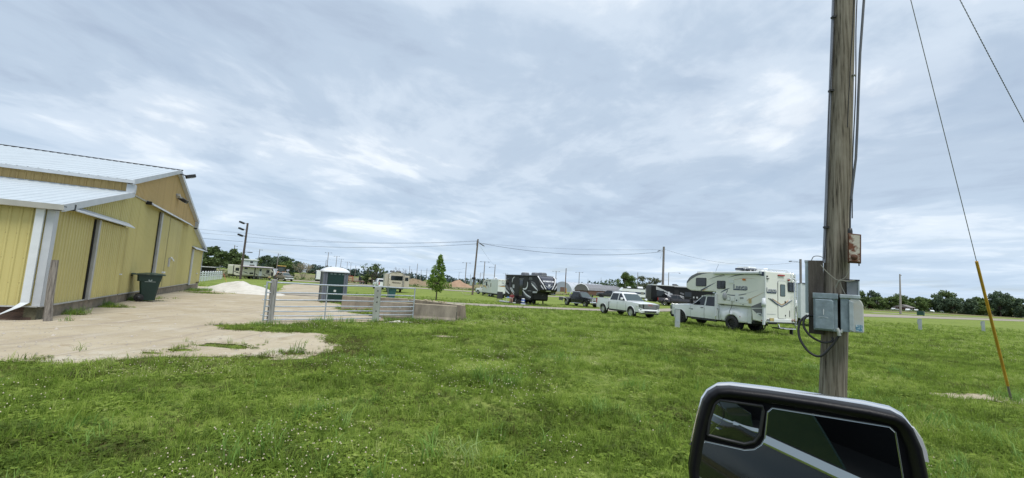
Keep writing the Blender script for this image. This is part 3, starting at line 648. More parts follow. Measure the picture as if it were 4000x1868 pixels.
# wide double doors under the tan gable
d2 = door(13.15, 15.12, .40, 4.70, .12, yel2, .1143); MB().box(12.85, -.15, .40, 13.16, -.05, 4.74).build('edge_trim', trimg, d2); MB().box(12.74, -.05, .40, 12.86, -.03, 4.74).build('door_gap', gap, d2)
MB().box(15.12, -.12, .40, 15.19, -.04, 4.7).build('door_gap', gap, d2)
d3 = door(15.18, 19.0, .40, 4.70, .13, yel2, .1143); MB().box(19.0, -.11, .40, 19.06, -.02, 4.7).build('door_gap', gap, d3); MB().box(17.1, -.145, .42, 17.13, -.12, 4.68).build('panel_joint', trimg, d3)
MB().box(15.9, -.22, 1.70, 16.15, -.13, 2.25).build('latch_box', trimg, d3); MB().obox((16.55, -.26, 2.18), (.95, .04, .09), Matrix.Rotation(R(12), 3, 'Y')).build('handle', wtrim, d3)
MB().box(14.62, -.25, 1.30, 15.05, -.13, 1.40).build('handle', wtrim, d2)
track(9.75, 21.9, 4.82, trimw); MB().box(9.62, -.26, 4.78, 9.76, -.04, 4.94).build('track_end', gap, barn)
# low door at the far end
d4 = door(25.2, 28.2, .28, 3.16, .12, yel2, .1143); MB().box(24.95, -.15, .28, 25.2, -.05, 3.2).build('edge_trim', trimw, d4); MB().box(28.2, -.10, .28, 28.3, -.02, 3.2).build('door_gap', gap, d4)
MB().box(27.7, -.22, 1.15, 28.0, -.13, 1.22).build('handle', wtrim, d4); track(24.7, 31.5, 3.22, trimw)
# floodlights
def floodlamp(u, y, z, yaw, parent, tilt=25):
    m3 = Matrix.Rotation(yaw, 3, 'Z') @ Matrix.Rotation(R(tilt), 3, 'Y'); mb = MB()
    mb.obox((u, y, z), (.50, .40, .20), m3); f = mb.build('floodlight', blackpl, parent, bevel=.02)
    MB().obox(Vector((u, y, z)) + m3 @ Vector((0, 0, -.105)), (.44, .34, .02), m3).build('lens', clear_lens, f)
    return f
f = floodlamp(15.8, -.72, 7.50, R(-70), barn, -20); MB().tube([(15.55, -.05, 7.55), (15.6, -.4, 7.5), (15.75, -.6, 7.48)], .035, 6).build('arm', blackpl, f)
f = floodlamp(16.75, -.36, 6.05, R(-100), barn, 30); MB().tube([(16.3, -.04, 6.2), (16.4, -.22, 6.18), (16.6, -.32, 6.12)], .04, 6).build('arm', trimg, f)
MB().obox((16.3, -.15, 6.22), (.30, .2, .15), Matrix.Rotation(R(25), 3, 'Y')).build('sensor_box', trimg, barn)

# ------------------------------------------------------------------ things in the yard
def woodmat(name, c1, c2, vs=.25):
    m = bpy.data.materials.new(name); m.use_nodes = True; t = m.node_tree; b = t.nodes['Principled BSDF']; tcx = t.nodes.new('ShaderNodeTexCoord')
    def nz(sc, st, det=6):
        mp = t.nodes.new('ShaderNodeMapping'); mp.inputs['Scale'].default_value = st; t.links.new(tcx.outputs['Object'], mp.inputs[0])
        n = t.nodes.new('ShaderNodeTexNoise'); n.inputs['Scale'].default_value = sc; n.inputs['Detail'].default_value = det; n.inputs['Roughness'].default_value = .65; t.links.new(mp.outputs[0], n.inputs['Vector']); return n.outputs['Fac']
    a = nz(30, (1, 1, .035)); c = nz(2.5, (1, 1, .5)); d = nz(60, (1, 1, .02), 3)
    r_ = t.nodes.new('ShaderNodeValToRGB'); t.links.new(a, r_.inputs[0]); r_.color_ramp.elements[0].position = .36; r_.color_ramp.elements[0].color = (*[q * .28 for q in c1], 1); r_.color_ramp.elements[1].position = .68; r_.color_ramp.elements[1].color = (*c2, 1)
    e = r_.color_ramp.elements.new(.47); e.color = (*c1, 1)
    mx_ = t.nodes.new('ShaderNodeMix'); mx_.data_type = 'RGBA'; mx_.blend_type = 'MULTIPLY'; mx_.inputs['Factor'].default_value = .7; t.links.new(r_.outputs[0], mx_.inputs['A'])
    r2 = t.nodes.new('ShaderNodeValToRGB'); t.links.new(c, r2.inputs[0]); r2.color_ramp.elements[0].position = .3; r2.color_ramp.elements[0].color = (.5, .5, .48, 1); r2.color_ramp.elements[1].position = .7; r2.color_ramp.elements[1].color = (1, 1, 1, 1)
    t.links.new(r2.outputs[0], mx_.inputs['B']); t.links.new(mx_.outputs['Result'], b.inputs['Base Color']); b.inputs['Roughness'].default_value = .9; b.inputs['Specular IOR Level'].default_value = .2
    bp = t.nodes.new('ShaderNodeBump'); bp.inputs['Strength'].default_value = .9; bp.inputs['Distance'].default_value = .012; t.links.new(a, bp.inputs['Height']); t.links.new(bp.outputs[0], b.inputs['Normal']); return m
polewood = woodmat('pole_wood', (.205, .178, .142), (.335, .305, .258))
postwood = woodmat('post_wood', (.25, .225, .20), (.40, .37, .335))
farwood = M('far_pole_wood', (.13, .105, .088), .9, var=.2, scale=2, stretch=(1, 1, .1))
farwood_g = M('far_pole_grey', (.24, .225, .21), .9, var=.2, scale=2, stretch=(1, 1, .1))
def roundpost(mb, base, top, r0, r1, n=12, seed=0, k=10):
    pts, rs = [], []
    for i in range(k + 1):
        t = i / k; pts.append(Vector(base).lerp(Vector(top), t) + Vector((.01 * math.sin(5 * t + seed), .01 * math.cos(4 * t + seed), 0))); rs.append(lerp(r0, r1, t) * (1 + .04 * math.sin(9 * t + seed)))
    return mb.tube(pts, rs, n)
o = roundpost(MB(), (-13.42, 13.0, -.1), (-13.55, 13.03, 1.80), .10, .088, seed=2).build('guard_post', postwood); tag(o, 'short weathered wooden post leaning in front of the barn corner', 'post')
o = MB().tube([(-18.95, 21.0, .02), (-19.15, 21.05, .75)], .03, 6).build('loose_pipe', wtrim); tag(o, 'short white pipe leaning against the barn wall beside the wheeled bin', 'pipe')

# wheeled bin
bing = M('bin_green', (.008, .030, .026), .42, var=.15, scale=3); bing2 = M('bin_lid_green', (.011, .038, .034), .4, var=.15, scale=3)
def wheelie(name, label, loc, rz, scale=1.0, lidm=bing2):
    t = thing(name, label, 'wheeled bin', loc, rz); t.scale = (scale,) * 3
    # local: X is front(+)-to-back(-, wheels), Y sideways
    secs = []
    for z, xb, xf, hy in ((.06, -.24, .22, .24), (.30, -.27, .25, .265), (.62, -.31, .29, .29), (.80, -.33, .315, .305), (.81, -.40, .33, .315), (.96, -.41, .35, .325), (1.06, -.42, .37, .33)):
        r_ = .05; secs.append([(xb + r_, -hy, z), (xf - r_, -hy, z), (xf, -hy + r_, z), (xf, hy - r_, z), (xf - r_, hy, z), (xb + r_, hy, z), (xb, hy - r_, z), (xb, -hy + r_, z)])
    MB().loft(secs).build('bin_body', bing, t, bevel=.012)
    lid = MB(); g_ = []
    for i in range(7):
        a = i / 6; x = lerp(-.46, .46, a); g_.append([(x, y, 1.075 + .055 * math.sin(math.pi * a) * (1 - (y / .37) ** 2 * .6) + (.02 if abs(y) < .3 else 0)) for y in (-.37, -.3, -.15, 0, .15, .3, .37)])
    lid.sheet(g_); lid.box(-.46, -.37, 1.045, .46, .37, 1.073); lid.box(-.60, -.27, 1.05, -.46, .27, 1.10); l_ = lid.build('lid', lidm, t, bevel=.008)
    MB().tube([(-.57, -.24, 1.02), (-.60, -.2, 1.0), (-.60, .2, 1.0), (-.57, .24, 1.02)], .02, 6).build('handle', bing, t)
    for s_ in (-1, 1):
        w_ = MB().lathe([(.02, -.03), (.15, -.035), (.155, -.02), (.155, .02), (.15, .035), (.02, .03)], 18, (-.28, s_ * .31, .155), 'y').build('wheel', rubber, t)
        MB().lathe([(.0, -.038), (.08, -.042), (.08, .042), (0, .038)], 12, (-.28, s_ * .31, .155), 'y').build('hub', blackpl, w_)
    return t
bn = wheelie('wheeled_bin', 'dark green wheeled bin with printed emblem standing against the yellow barn', (-17.55, 21.5, 0), R(40), 1.22)
# printed emblem: two bars above and below a ring of three arrows
emb = MB()
def onside(x, z): return (x, -.318 - .02 * (z - .8), z)
for (x0, x1, z0, z1) in ((-.17, .17, .955, .968), (-.17, .17, .785, .798)): emb.add([onside(x0, z0), onside(x1, z0), onside(x1, z1), onside(x0, z1)], [(0, 1, 2, 3)])
for k in range(3):
    a = R(90 + 120 * k); c = (.052 * math.cos(a), .862 + .05 * math.sin(a))
    for q in (-.9, .9):
        d = (math.cos(a + q), math.sin(a + q)); n_ = (-d[1], d[0]); emb.add([onside(c[0] + n_[0] * .014, c[1] + n_[1] * .014), onside(c[0] - n_[0] * .014, c[1] - n_[1] * .014), onside(c[0] - d[0] * .06 - n_[0] * .014, c[1] - d[1] * .06 - n_[1] * .014), onside(c[0] - d[0] * .06 + n_[0] * .014, c[1] - d[1] * .06 + n_[1] * .014)], [(0, 1, 2, 3)])
emb.build('printed_emblem', M('print_pale', (.35, .42, .42), .6), bn)
wheelie('wheeled_bin', 'teal green wheeled bin standing behind the concrete barriers', (-10.75, 40.3, gz(-10, 40.3)), R(-60), 1.08, M('bin_teal', (.03, .11, .115), .4))
bpy.data.objects['wheeled_bin.001'].children[0].data.materials[0] = M('bin_teal', (.03, .11, .115), .4)

# tubular gate and its two posts
g0 = Vector((-8.66, 15.72, 0)); gd = Vector((4.37, 4.44, 0)).normalized(); gate = thing('tube_gate', 'galvanised seven bar tubular field gate standing open across the yard', 'gate', g0, math.atan2(gd.y, gd.x))
GL = 6.2
for z in (.10, .235, .40, .585, .82, 1.08, 1.43):
    wob = [(x, .012 * math.sin(x * 2.1 + z * 9), z + .010 * math.sin(x * 1.7 + z * 5)) for x in np.linspace(0.02, GL if z > .15 else GL * .74, 14)]
    MB().tube(wob, .024 if z < 1.4 else .028, 8).build('rail', galv, gate)
for x, z0, z1, r_ in ((0, .06, 1.47, .032), (2.18, .07, 1.42, .024), (4.22, .07, 1.42, .024), (GL, .10, 1.46, .03)):
    MB().tube([(x, -.005, z0), (x, -.005, z1)], r_, 8).build('upright', galv, gate)
for z in (.28, .82, 1.30):
    MB().tube([(-.10, 0, z), (.02, 0, z)], .016, 6).build('hinge', galv, gate)
p_ = MB(); p_.box(-.095, -.095, -.2, .095, .095, 1.55); o = p_.build('gate_post', woodmat('pale_post_wood', (.33, .325, .315), (.46, .455, .44)), None, bevel=.02, loc=(-8.52, 15.92, 0)); o.rotation_euler[2] = R(45); tag(o, 'square grey wooden post carrying the hinges of the tubular gate', 'post')
o = thing('gate_post', 'pale split wooden post with bolt holes behind the middle of the gate', 'post', (-5.45, 18.30, 0), R(10))
MB().box(-.13, -.09, -.2, .13, .09, 1.42).build('timber', M('pale_post', (.30, .32, .285), .9, var=.2, scale=6, bump=.4, stretch=(1, 1, .2)), o, bevel=.015)
for z in (.45, .82, 1.02, 1.28): MB().lathe([(0, -.096), (.028, -.094), (.028, -.088)], 8, (.01, 0, z), 'y').build('bolt_hole', gap, o)
for z in (.24, .70): MB().tube([(-.13, 0, z), (-.27, -.03, z)], .014, 6).build('hinge_pin', M('dark_iron', (.08, .08, .085), .6, metal=.5), o)

# concrete barriers
barm = M('barrier_concrete', (.20, .165, .13), .92, var=.38, scale=2.6, bump=.4, bscale=26, stretch=(1, 1, .30)); barm2 = M('barrier_concrete_pale', (.40, .345, .255), .92, var=.15, scale=3, bump=.3, bscale=22)
def barrier(loc, rz, L_, label, mat, h=.72):
    t = thing('concrete_barrier', label, 'barrier', loc, rz, 'concrete barriers behind the gate')
    prof = [(-.28, -.1), (-.28, .10), (-.20, .20), (-.12, h), (.12, h), (.20, .20), (.28, .10), (.28, -.1)]
    MB().prism(prof, 'x', 0, L_).build('barrier_body', mat, t, bevel=.02)
    MB().box(.01, -.118, h - .01, L_ - .01, .118, h + .012).build('pale_top', barm2, t, bevel=.008); return t  # paler slab along the top of every barrier
t = barrier((-8.95, 23.75, 0), math.atan2(.85, 3.35), 3.45, 'dark stained concrete barrier behind the wooden gate post', barm)
t = barrier((-6.0, 20.45, 0), math.atan2(-.08, 3.6), 3.65, 'pale concrete barrier nearest the camera with worn grey end', M('barrier_concrete_grey', (.225, .195, .155), .92, var=.34, scale=2.6, bump=.4, bscale=26, stretch=(1, 1, .30)))
MB().box(3.65, -.10, .12, 3.66, -.02, .45).build('stain', under, t); MB().lathe([(0, -.005), (.05, 0)], 8, (1.05, -.155, .50), 'y').build('lifting_hole', M('hole_pale', (.5, .5, .5), .8), t)
t = barrier((-5.45, 24.55, 0), math.atan2(21.3 - 24.55, -2.1 + 5.45), 4.6, 'long concrete barrier with pale crumbling top running away from the corner', barm)
rg2 = random.Random(4)
for k in range(9):
    a = rg2.uniform(1.2, 3.2); MB().obox((a, rg2.uniform(-.08, .08), .76), (.12, .1, .07), Matrix.Rotation(rg2.uniform(0, 3), 3, 'Z') @ Matrix.Rotation(rg2.uniform(-.3, .3), 3, 'X')).build('broken_lump', barm2, t)

# portable toilet
pgreen = M('toilet_green', (.005, .028, .025), .38, var=.12, scale=2); pgrey = M('toilet_grey', (.12, .135, .17), .45, var=.08, scale=2); pwhite = M('toilet_roof', (.62, .65, .69), .4, var=.04); pteal = M('toilet_teal', (.025, .11, .10), .35, var=.1)
pt = thing('portable_toilet', 'dark green portable toilet with grey corners and white domed roof', 'portable toilet', (-11.9, 29.75, gz(-11.5, 30.2)), R(31)); pt.scale = (1.12, 1.12, 1.03)
hw, hd, hh = .70, .62, 1.98     # front is -Y
MB().box(-hw - .02, -hd - .02, -.05, hw + .02, hd + .02, .11).build('skid_base', blackpl, pt)
MB().box(-hw + .03, -hd + .03, .1, hw - .03, hd - .03, hh).build('wall', pgreen, pt)
for sx in (-1, 1):
    for sy in (-1, 1):
        c = MB().prism([(sx * hw, sy * (hd - .20)), (sx * hw, sy * hd), (sx * (hw - .24), sy * hd), (sx * (hw - .24), sy * (hd - .04)), (sx * (hw - .04), sy * (hd - .20))], 'z', .10, hh).build('corner_post', pgrey, pt, bevel=.012)
        MB().box(sx * (hw - .12) - .012, sy * hd - .012 + sy * .006, .14, sx * (hw - .12) + .012, sy * hd + .012 + sy * .006, hh - .06).build('groove', M('toilet_groove', (.08, .09, .11), .6), c)
dr = MB().box(-hw + .26, -hd - .012, .14, hw - .26, -hd + .03, hh - .03).build('rear_panel', pgreen, pt, bevel=.01)
for k in range(4):
    x = -.33 + .2 * k + (.06 if k > 1 else 0); MB().box(x, -hd - .02, 1.80, x + .13, -hd - .008, 1.88).build('vent_slot', M('vent_pale', (.09, .13, .125), .6), dr)
MB().box(-.36, -hd - .022, 1.735, .40, -hd - .008, 1.752).build('panel_rib', pgreen, dr); MB().box(-.40, -hd - .022, 1.06, .40, -hd - .008, 1.09).build('panel_rib', pgreen, dr)
MB().box(-.40, -hd - .022, .62, .40, -hd - .008, .64).build('panel_rib', pgreen, dr); MB().box(-.06, -hd - .024, .70, .07, -hd - .01, .83).build('sticker', M('sticker_white', (.6, .62, .63), .5), dr)
sd = MB().box(hw - .02, -hd + .24, .14, hw + .012, hd - .24, hh - .05).build('side_panel', pteal, pt)
for k in range(6): MB().box(hw + .008, -hd + .28, .35 + .26 * k, hw + .022, hd - .28, .37 + .26 * k).build('panel_rib', pgreen, sd)
secs = []
for z, k in ((hh - .02, 1.07), (hh + .05, 1.07), (hh + .08, 1.04), (hh + .18, .88), (hh + .26, .68), (hh + .315, .42), (hh + .33, .12)):
    a, b = (hw + .02) * k, (hd + .02) * k; r_ = .12 * k; ll = []
    for (x, y) in rrect(-a, -b, a, b, r_, 4): ll.append((x, y, z))
    secs.append(ll)
rf = MB().loft(secs, smooth=True).build('domed_roof', pwhite, pt)
MB().tube([(-.36, -.62, hh + .10), (-.28, -.3, hh + .25), (-.24, 0, hh + .29), (-.28, .3, hh + .25)], .018, 6).build('roof_rib', pwhite, rf); MB().tube([(.36, -.62, hh + .10), (.28, -.3, hh + .25), (.24, 0, hh + .29), (.28, .3, hh + .25)], .018, 6).build('roof_rib', pwhite, rf)

# white board fence beyond the barn: posts, rails and wide boards, each a part
fw = M('fence_white', (.70, .73, .76), .5, var=.05)
fa_, fb_ = Vector((-41.5, 55.5)), Vector((-57.6, 88.0)); fl = (fb_ - fa_).length; fz = -.58
fence = thing('white_fence', 'white board fence running back from the far end of the yellow barn', 'fence', (fa_.x, fa_.y, fz), math.atan2(fb_.y - fa_.y, fb_.x - fa_.x))
k = 0; x = 0.0
while x < fl:
    MB().box(x, -.07, 0, x + .14, .07, 1.52).build('post', fw, fence); MB().lathe([(.11, 1.52), (.10, 1.56), (.0, 1.62)], 4, (x + .07, 0, 0)).build('post_cap', fw, fence)
    x += 2.43
for z in (1.30, 1.0, .70): MB().box(0, -.03, z, fl, .03, z + .16).build('rail', fw, fence)
x = .3
while x < fl - .2:
    MB().box(x, -.05, .08, x + .55, -.032, .72).build('board', fw, fence); x += .95
# ------------------------------------------------------------------ near utility pole and its boxes
PB = Vector((4.86, 6.62, 0)); LEANX = .046
def axisx(z): return PB.x + LEANX * z
def pole_pt(z): return Vector((axisx(z), PB.y, z))
up_ = thing('utility_pole', 'weathered near utility pole carrying grey electrical boxes on the right', 'utility pole', (PB.x, PB.y, 0))
g_ = []
for i in range(90):
    z = -.3 + 11.9 * i / 89; row = []
    for j in range(40):
        a = 2 * math.pi * j / 40; cr_ = fbm(np.array(a * 5.5 + 3), np.array(z * .35), 3) - .44
        r_ = lerp(.172, .125, max(0, z) / 11.6) * (1 + .10 * float(cr_) + .02 * math.sin(3 * a + z * .2))
        row.append((LEANX * z + r_ * math.cos(a), r_ * math.sin(a), z))
    row.append(row[0]); g_.append(row)
MB().sheet(g_).build('pole_shaft', polewood, up_)
def P(px_, z, dy=-.17): return (px_, dy, z)
def L(x, z): return x - PB.x       # world x (at the pole's depth) to local
cab = M('cable_black', (.02, .02, .022), .6); cab2 = M('cable_grey', (.085, .088, .10), .55); bare_w = M('steel_wire', (.20, .20, .19), .5, metal=.5)
# conduit up the left of the pole
cpts = [(LEANX * z - lerp(.185, .14, z / 11) , .03, z) for z in (2.50, 3.5, 5, 7, 9, 11)]
cd = MB().tube(cpts, .022, 8).build('conduit', M('conduit_grey', (.24, .255, .30), .45, metal=.4), up_)
for z in (3.05, 5.25, 6.5): MB().obox((LEANX * z - lerp(.185, .14, z / 11), .0, z), (.075, .06, .03), Matrix.Identity(3)).build('strap', blackpl, cd)
def wig(x0, amp, f, z0, z1, dy, n=26, ph=0.0): return [(x0(z) + amp * math.sin(f * z + ph), dy, z) for z in np.linspace(z0, z1, n)]
MB().tube(wig(lambda z: LEANX * z - lerp(.215, .17, z / 11), .018, 2.3, 2.55, 10.5, -.02), .006, 5).build('loose_wire', cab, up_)
MB().tube([(x + .010 * math.sin(z * 1.9), -.10, z) for x, z in ((.275, 3.45), (.30, 3.75), (.334, 4.07), (.362, 4.55), (.398, 5.13), (.432, 5.7), (.462, 6.14), (.485, 6.55), (.53, 7.5), (.55, 9), (.50, 10.9))], .017, 7).build('service_cable', cab2, up_).rotation_euler[2] = R(-38)
MB().tube(wig(lambda z: LEANX * z + .155, .010, 2.7, 3.2, 10.8, -.07), .008, 5).build('loose_wire', cab, up_)
MB().tube(wig(lambda z: LEANX * z + .03 + .05 * math.sin(z), .012, 1.5, 4.6, 6.9, -.155), .006, 5).build('loose_wire', cab, up_)
MB().obox((LEANX * 5.45 + .07, -.15, 5.45), (.06, .03, .02), Matrix.Identity(3)).build('staple', bare_w, up_)
# everything below is fixed to the side of the pole that faces the lawn: built square, then turned together about the pole
def att(o): o.rotation_euler[2] = R(-38); return o
def smooth_path(p, k=5):
    o_ = []; p = [Vector(q) for q in p]; n = len(p)
    for i in range(n - 1):
        a, b, c, d = p[max(i - 1, 0)], p[i], p[i + 1], p[min(i + 2, n - 1)]
        for j in range(k):
            t = j / k; o_.append(.5 * ((2 * b) + (c - a) * t + (2 * a - 5 * b + 4 * c - d) * t * t + (3 * b - a - 3 * c + d) * t ** 3))
    return o_ + [p[-1]]
bd = att(MB().box(-.262, -.11, 1.42, -.075, -.06, 2.53).build('backing_board', M('dark_board', (.060, .052, .046), .95, var=.5, scale=7, bump=.6, bscale=40, stretch=(1, 1, .16)), up_, bevel=.004))
en = att(MB().box(-.307, -.055, 1.725, -.20, .06, 2.515).build('tall_enclosure', M('enclosure_grey', (.40, .46, .50), .4, metal=.15, var=.06), up_, bevel=.006)); MB().box(-.312, -.06, 2.50, -.195, .07, 2.535).build('cap', greybox2, en)
att(MB().tube(smooth_path([(-.22, -.10, 2.53), (-.19, -.10, 2.59), (-.12, -.12, 2.595), (-.07, -.14, 2.57)]), .006, 5).build('loose_wire', cab2, up_))
# left breaker box
b1 = att(MB().prism([(-.19, 1.495), (.095, 1.490), (.098, 2.03), (-.19, 2.025)], 'y', -.31, -.13).build('breaker_box', greybox, up_, bevel=.008))
MB().box(-.197, -.332, 1.955, .104, -.13, 2.035).build('hood', greybox, b1, bevel=.006)
MB().prism([(-.172, 1.512), (.040, 1.508), (.052, 1.53), (.052, 1.925), (.030, 1.945), (-.172, 1.945)], 'y', -.338, -.305).build('cover', greybox, b1, bevel=.012)
MB().prism([(-.072, 1.72), (-.065, 1.72), (-.061, 1.79), (-.067, 1.81), (-.073, 1.79)], 'y', -.342, -.337).build('scratch', M('scratch_pale', (.6, .62, .64), .6), b1)
mb = MB()
for k in range(10):
    a = R(150 - 14 * k); mb.obox((-.075 + .062 * math.cos(a), -.3395, 1.668 + .022 * math.sin(a)), (.018, .003, .009), Matrix.Rotation(.3 * k, 3, 'Y'))
mb.build('scuff_mark', M('scuff_pale', (.33, .38, .41), .7), b1)
# right meter box with a round shouldered cover
b2 = att(MB().prism([(.130, 1.50), (.232, 1.50), (.232, 2.02), (.130, 2.02)], 'y', -.315, -.13).build('meter_box', greybox, up_, bevel=.008))
MB().box(.124, -.335, 1.975, .358, -.13, 2.03).build('hood', greybox2, b2, bevel=.01)
MB().prism([(.228, 1.505), (.383, 1.505), (.390, 1.53), (.388, 1.89), (.372, 1.935), (.345, 1.972), (.245, 1.972), (.228, 1.945)], 'y', -.325, -.10).build('side_cover', M('faded_box', (.43, .45, .445), .5, var=.10, scale=3, col2=(.40, .36, .30), thr=(.45, .85)), b2, bevel=.012)
MB().prism([(.228, 1.53), (.278, 1.512), (.278, 1.925), (.228, 1.95)], 'y', -.345, -.322).build('cover_fold', greybox2, b2, bevel=.006)
MB().box(.298, -.330, 1.525, .374, -.324, 1.615).build('label_plate', M('plate_blue', (.055, .17, .27), .5, var=.9, scale=60, col2=(.45, .55, .6), thr=(.45, .6)), b2)
MB().box(.106, -.2, 1.5, .124, -.13, 2.02).build('shadow_gap', gap, b2)
# small open box above
b3 = att(MB().box(.205, -.14, 2.03, .335, -.02, 2.245).build('meter_socket', M('socket_grey', (.16, .175, .19), .5, metal=.2, var=.08), up_, bevel=.004))
MB().box(.335, -.15, 2.03, .352, -.02, 2.245).build('side_flange', greybox2, b3); MB().box(.20, -.155, 2.237, .356, -.02, 2.255).build('rim', blackpl, b3)
# rusty lamp box on the feed cable
rust = M('rusty_enamel', (.145, .045, .018), .6, scale=5.0, col2=(.50, .46, .40), thr=(.44, .52), bump=.2)
rustd = M('rust_dark', (.10, .042, .022), .8, var=.4, scale=9, bump=.3)
b4 = att(MB().prism([(.222, 2.500), (.376, 2.492), (.384, 2.905), (.230, 2.930)], 'y', -.22, -.07).build('rusty_box', rustd, up_, bevel=.006))
MB().prism([(.240, 2.518), (.362, 2.512), (.368, 2.888), (.246, 2.912)], 'y', -.232, -.219).build('enamel_panel', rust, b4)
MB().lathe([(0, -.244), (.035, -.242), (.042, -.232), (.042, -.228)], 18, (.298, 0, 2.575), 'y').build('rusted_knob', rustd, b4)
MB().lathe([(0, 3.01), (.024, 3.01), (.030, 2.97), (.030, 2.92)], 12, (.258, -.13, 0)).build('conduit_hub', blackpl, b4); MB().tube([(.258, -.13, 3.0), (.262, -.12, 3.2), (.275, -.10, 3.5)], .012, 6).build('feed_cable', cab, b4)
MB().tube([(.352, -.14, 2.50), (.352, -.14, 2.455)], .008, 6).build('drain_plug', blackpl, b4)
tw_ = M('rope_grey', (.19, .19, .16), .8)
att(MB().tube(smooth_path([(.225, -.19, 2.49), (.232, -.2, 2.40), (.21, -.21, 2.31), (.17, -.215, 2.26), (.10, -.215, 2.235), (.03, -.21, 2.29), (-.04, -.19, 2.37), (-.10, -.16, 2.46)]), .006, 5).build('tie_wire', tw_, up_))
att(MB().tube(smooth_path([(.30, -.16, 2.245), (.22, -.2, 2.225), (.13, -.215, 2.232), (.10, -.21, 2.19), (.075, -.2, 2.12)]), .009, 5).build('tie_wire', tw_, up_)); att(MB().tube([(.12, -.215, 2.235), (.145, -.2, 2.14), (.185, -.18, 2.04)], .006, 5).build('tie_wire', tw_, up_))
# flexible cord from the gland in a drooping loop
gl_ = att(MB().tube([(.085, -.30, 1.54), (.105, -.30, 1.50), (.112, -.29, 1.44)], .024, 8).tube([(.150, -.30, 1.53), (.128, -.30, 1.485)], .020, 8).build('cable_gland', M('gland_pale', (.42, .44, .44), .5), up_))
att(MB().tube(smooth_path([(.110, -.285, 1.44), (.085, -.28, 1.40), (.024, -.27, 1.285), (-.115, -.26, 1.115), (-.254, -.24, 1.155), (-.360, -.21, 1.31), (-.388, -.18, 1.46), (-.36, -.15, 1.60), (-.281, -.11, 1.69)]), .017, 8).build('flexible_cord', cab, up_))
att(MB().tube(smooth_path([(.03, -.22, 1.40), (.024, -.24, 1.345), (-.082, -.25, 1.318), (-.221, -.24, 1.38), (-.312, -.2, 1.50), (-.318, -.17, 1.62), (-.270, -.13, 1.68), (-.2, -.10, 1.68)]), .016, 8).build('flexible_cord', cab, up_))
MB().tube(smooth_path([(.03, -.165, .62), (.05, -.17, .5), (.01, -.172, .40), (-.05, -.172, .33)]), .004, 5).build('loose_wire', M('rope_grey', (.19, .19, .16), .8), up_)
# guy wire with its yellow guard
A = Vector((11.03, 9.68, -.02)); T = pole_pt(11.2)
gy = thing('guy_wire', 'steel guy wire with a long yellow plastic guard anchored at right in bare soil', 'guy wire', A)
d_ = (T - A); MB().tube([(0, 0, 0), d_], .0065, 6).build('wire', bare_w, gy)
MB().tube([d_ * .012, d_ * .035], .021, 8).build('grip', M('grip_grey', (.16, .15, .13), .7), gy)
MB().tube([d_ * .033, d_ * .12, d_ * .262], .026, 10).build('guard', M('guard_yellow', (.46, .25, .025), .5, var=.22, scale=5), gy)
MB().tube([(-.02, -.01, -.25), (.0, 0, .0), d_ * .02], .015, 6).build('anchor_rod', M('dark_iron', (.08, .08, .085), .6, metal=.5), gy)
# twisted service drop leaving to the right
S0 = pole_pt(10.73)
def helix(p0, p1, r_, turns, sag, n=260, ph=0):
    p0, p1 = Vector(p0), Vector(p1); o_ = []; d = (p1 - p0).normalized(); a = d.cross(Vector((0, 0, 1))).normalized(); b = a.cross(d)
    for i in range(n + 1):
        t = i / n; q = p0.lerp(p1, t); q.z -= sag * 4 * t * (1 - t); th = 2 * math.pi * turns * t + ph; o_.append(q + (a * math.cos(th) + b * math.sin(th)) * r_)
    return o_
E1 = S0 + (Vector((16.89, 14, 8.31)) + Vector((0, 0, .28)) - S0) * 2.6
sd_ = thing('service_drop', 'twisted overhead service cable leaving the frame at upper right', 'overhead cable', S0)
MB().tube([q - S0 for q in helix(S0, E1, .007, 120, .3, 900)], .0065, 4).build('strand', cab2, sd_); MB().tube([q - S0 for q in helix(S0, E1, .007, 120, .3, 900, math.pi)], .0065, 4).build('strand', cab2, sd_)

# ------------------------------------------------------------------ the pickup the picture is taken from: only its side and door mirror matter
FW = Vector((math.sin(R(62)), math.cos(R(62)), 0)); LF = Vector((-FW.y, FW.x, 0))
own = thing('pickup_truck', 'dark pickup at the lower right showing its large towing mirror', 'pickup truck', (0, 0, 0), math.atan2(FW.y, FW.x))
# local: X forward, Y outwards (left), Z up
gp = M('gunmetal_paint', (.016, .02, .022), .14, var=.05, coat=.8)
yo = -.10
dp_ = []
for i in range(14):
    z = lerp(.55, 1.40, i / 13); y = yo - .02 - .07 * ((z - .95) / .45) ** 2 + (.015 if 1.20 < z < 1.27 else 0); dp_.append((y, z))
for nm, x0, x1 in (('front_door', -.72, .62), ('rear_door', -1.62, -.735), ('bed_side', -3.6, -1.635)):
    g_ = [[(x, y, z) for y, z in dp_] for x in np.linspace(x0, x1, 8)]; d_o = MB().sheet(g_).build(nm, gp, own)
    if 'door' in nm:
        MB().box(x0 + .1, yo - .05, 1.14, x0 + .32, yo + .02, 1.18).build('door_handle', chrome, d_o, bevel=.01)
        MB().prism([(yo - .085, 1.398), (yo - .083, 1.405), (yo - .104, 1.424), (yo - .115, 1.42), (yo - .10, 1.395)], 'x', x0 + .01, x1 - .01).build('belt_strip', chrome, d_o)
g_ = [(-1.60, 1.425), (-.79, 1.425), (-.79, 2.0), (-1.35, 2.0)]
MB().prism(g_, 'y', yo - .118, yo - .11).build('rear_window', M('door_glass_dark', (.014, .022, .022), .03, spec=.5), own); MB().prism([(-.68, 1.425), (.30, 1.425), (.22, 1.52), (.08, 1.66), (-.12, 1.82), (-.40, 1.95), (-.68, 2.0)], 'y', yo - .118, yo - .110).build('door_glass', M('door_glass_green', (.022, .04, .037), .03, spec=.5), own)
MB().box(-.79, yo - .13, 1.425, -.70, yo - .10, 2.02).build('door_pillar', blackpl, own)
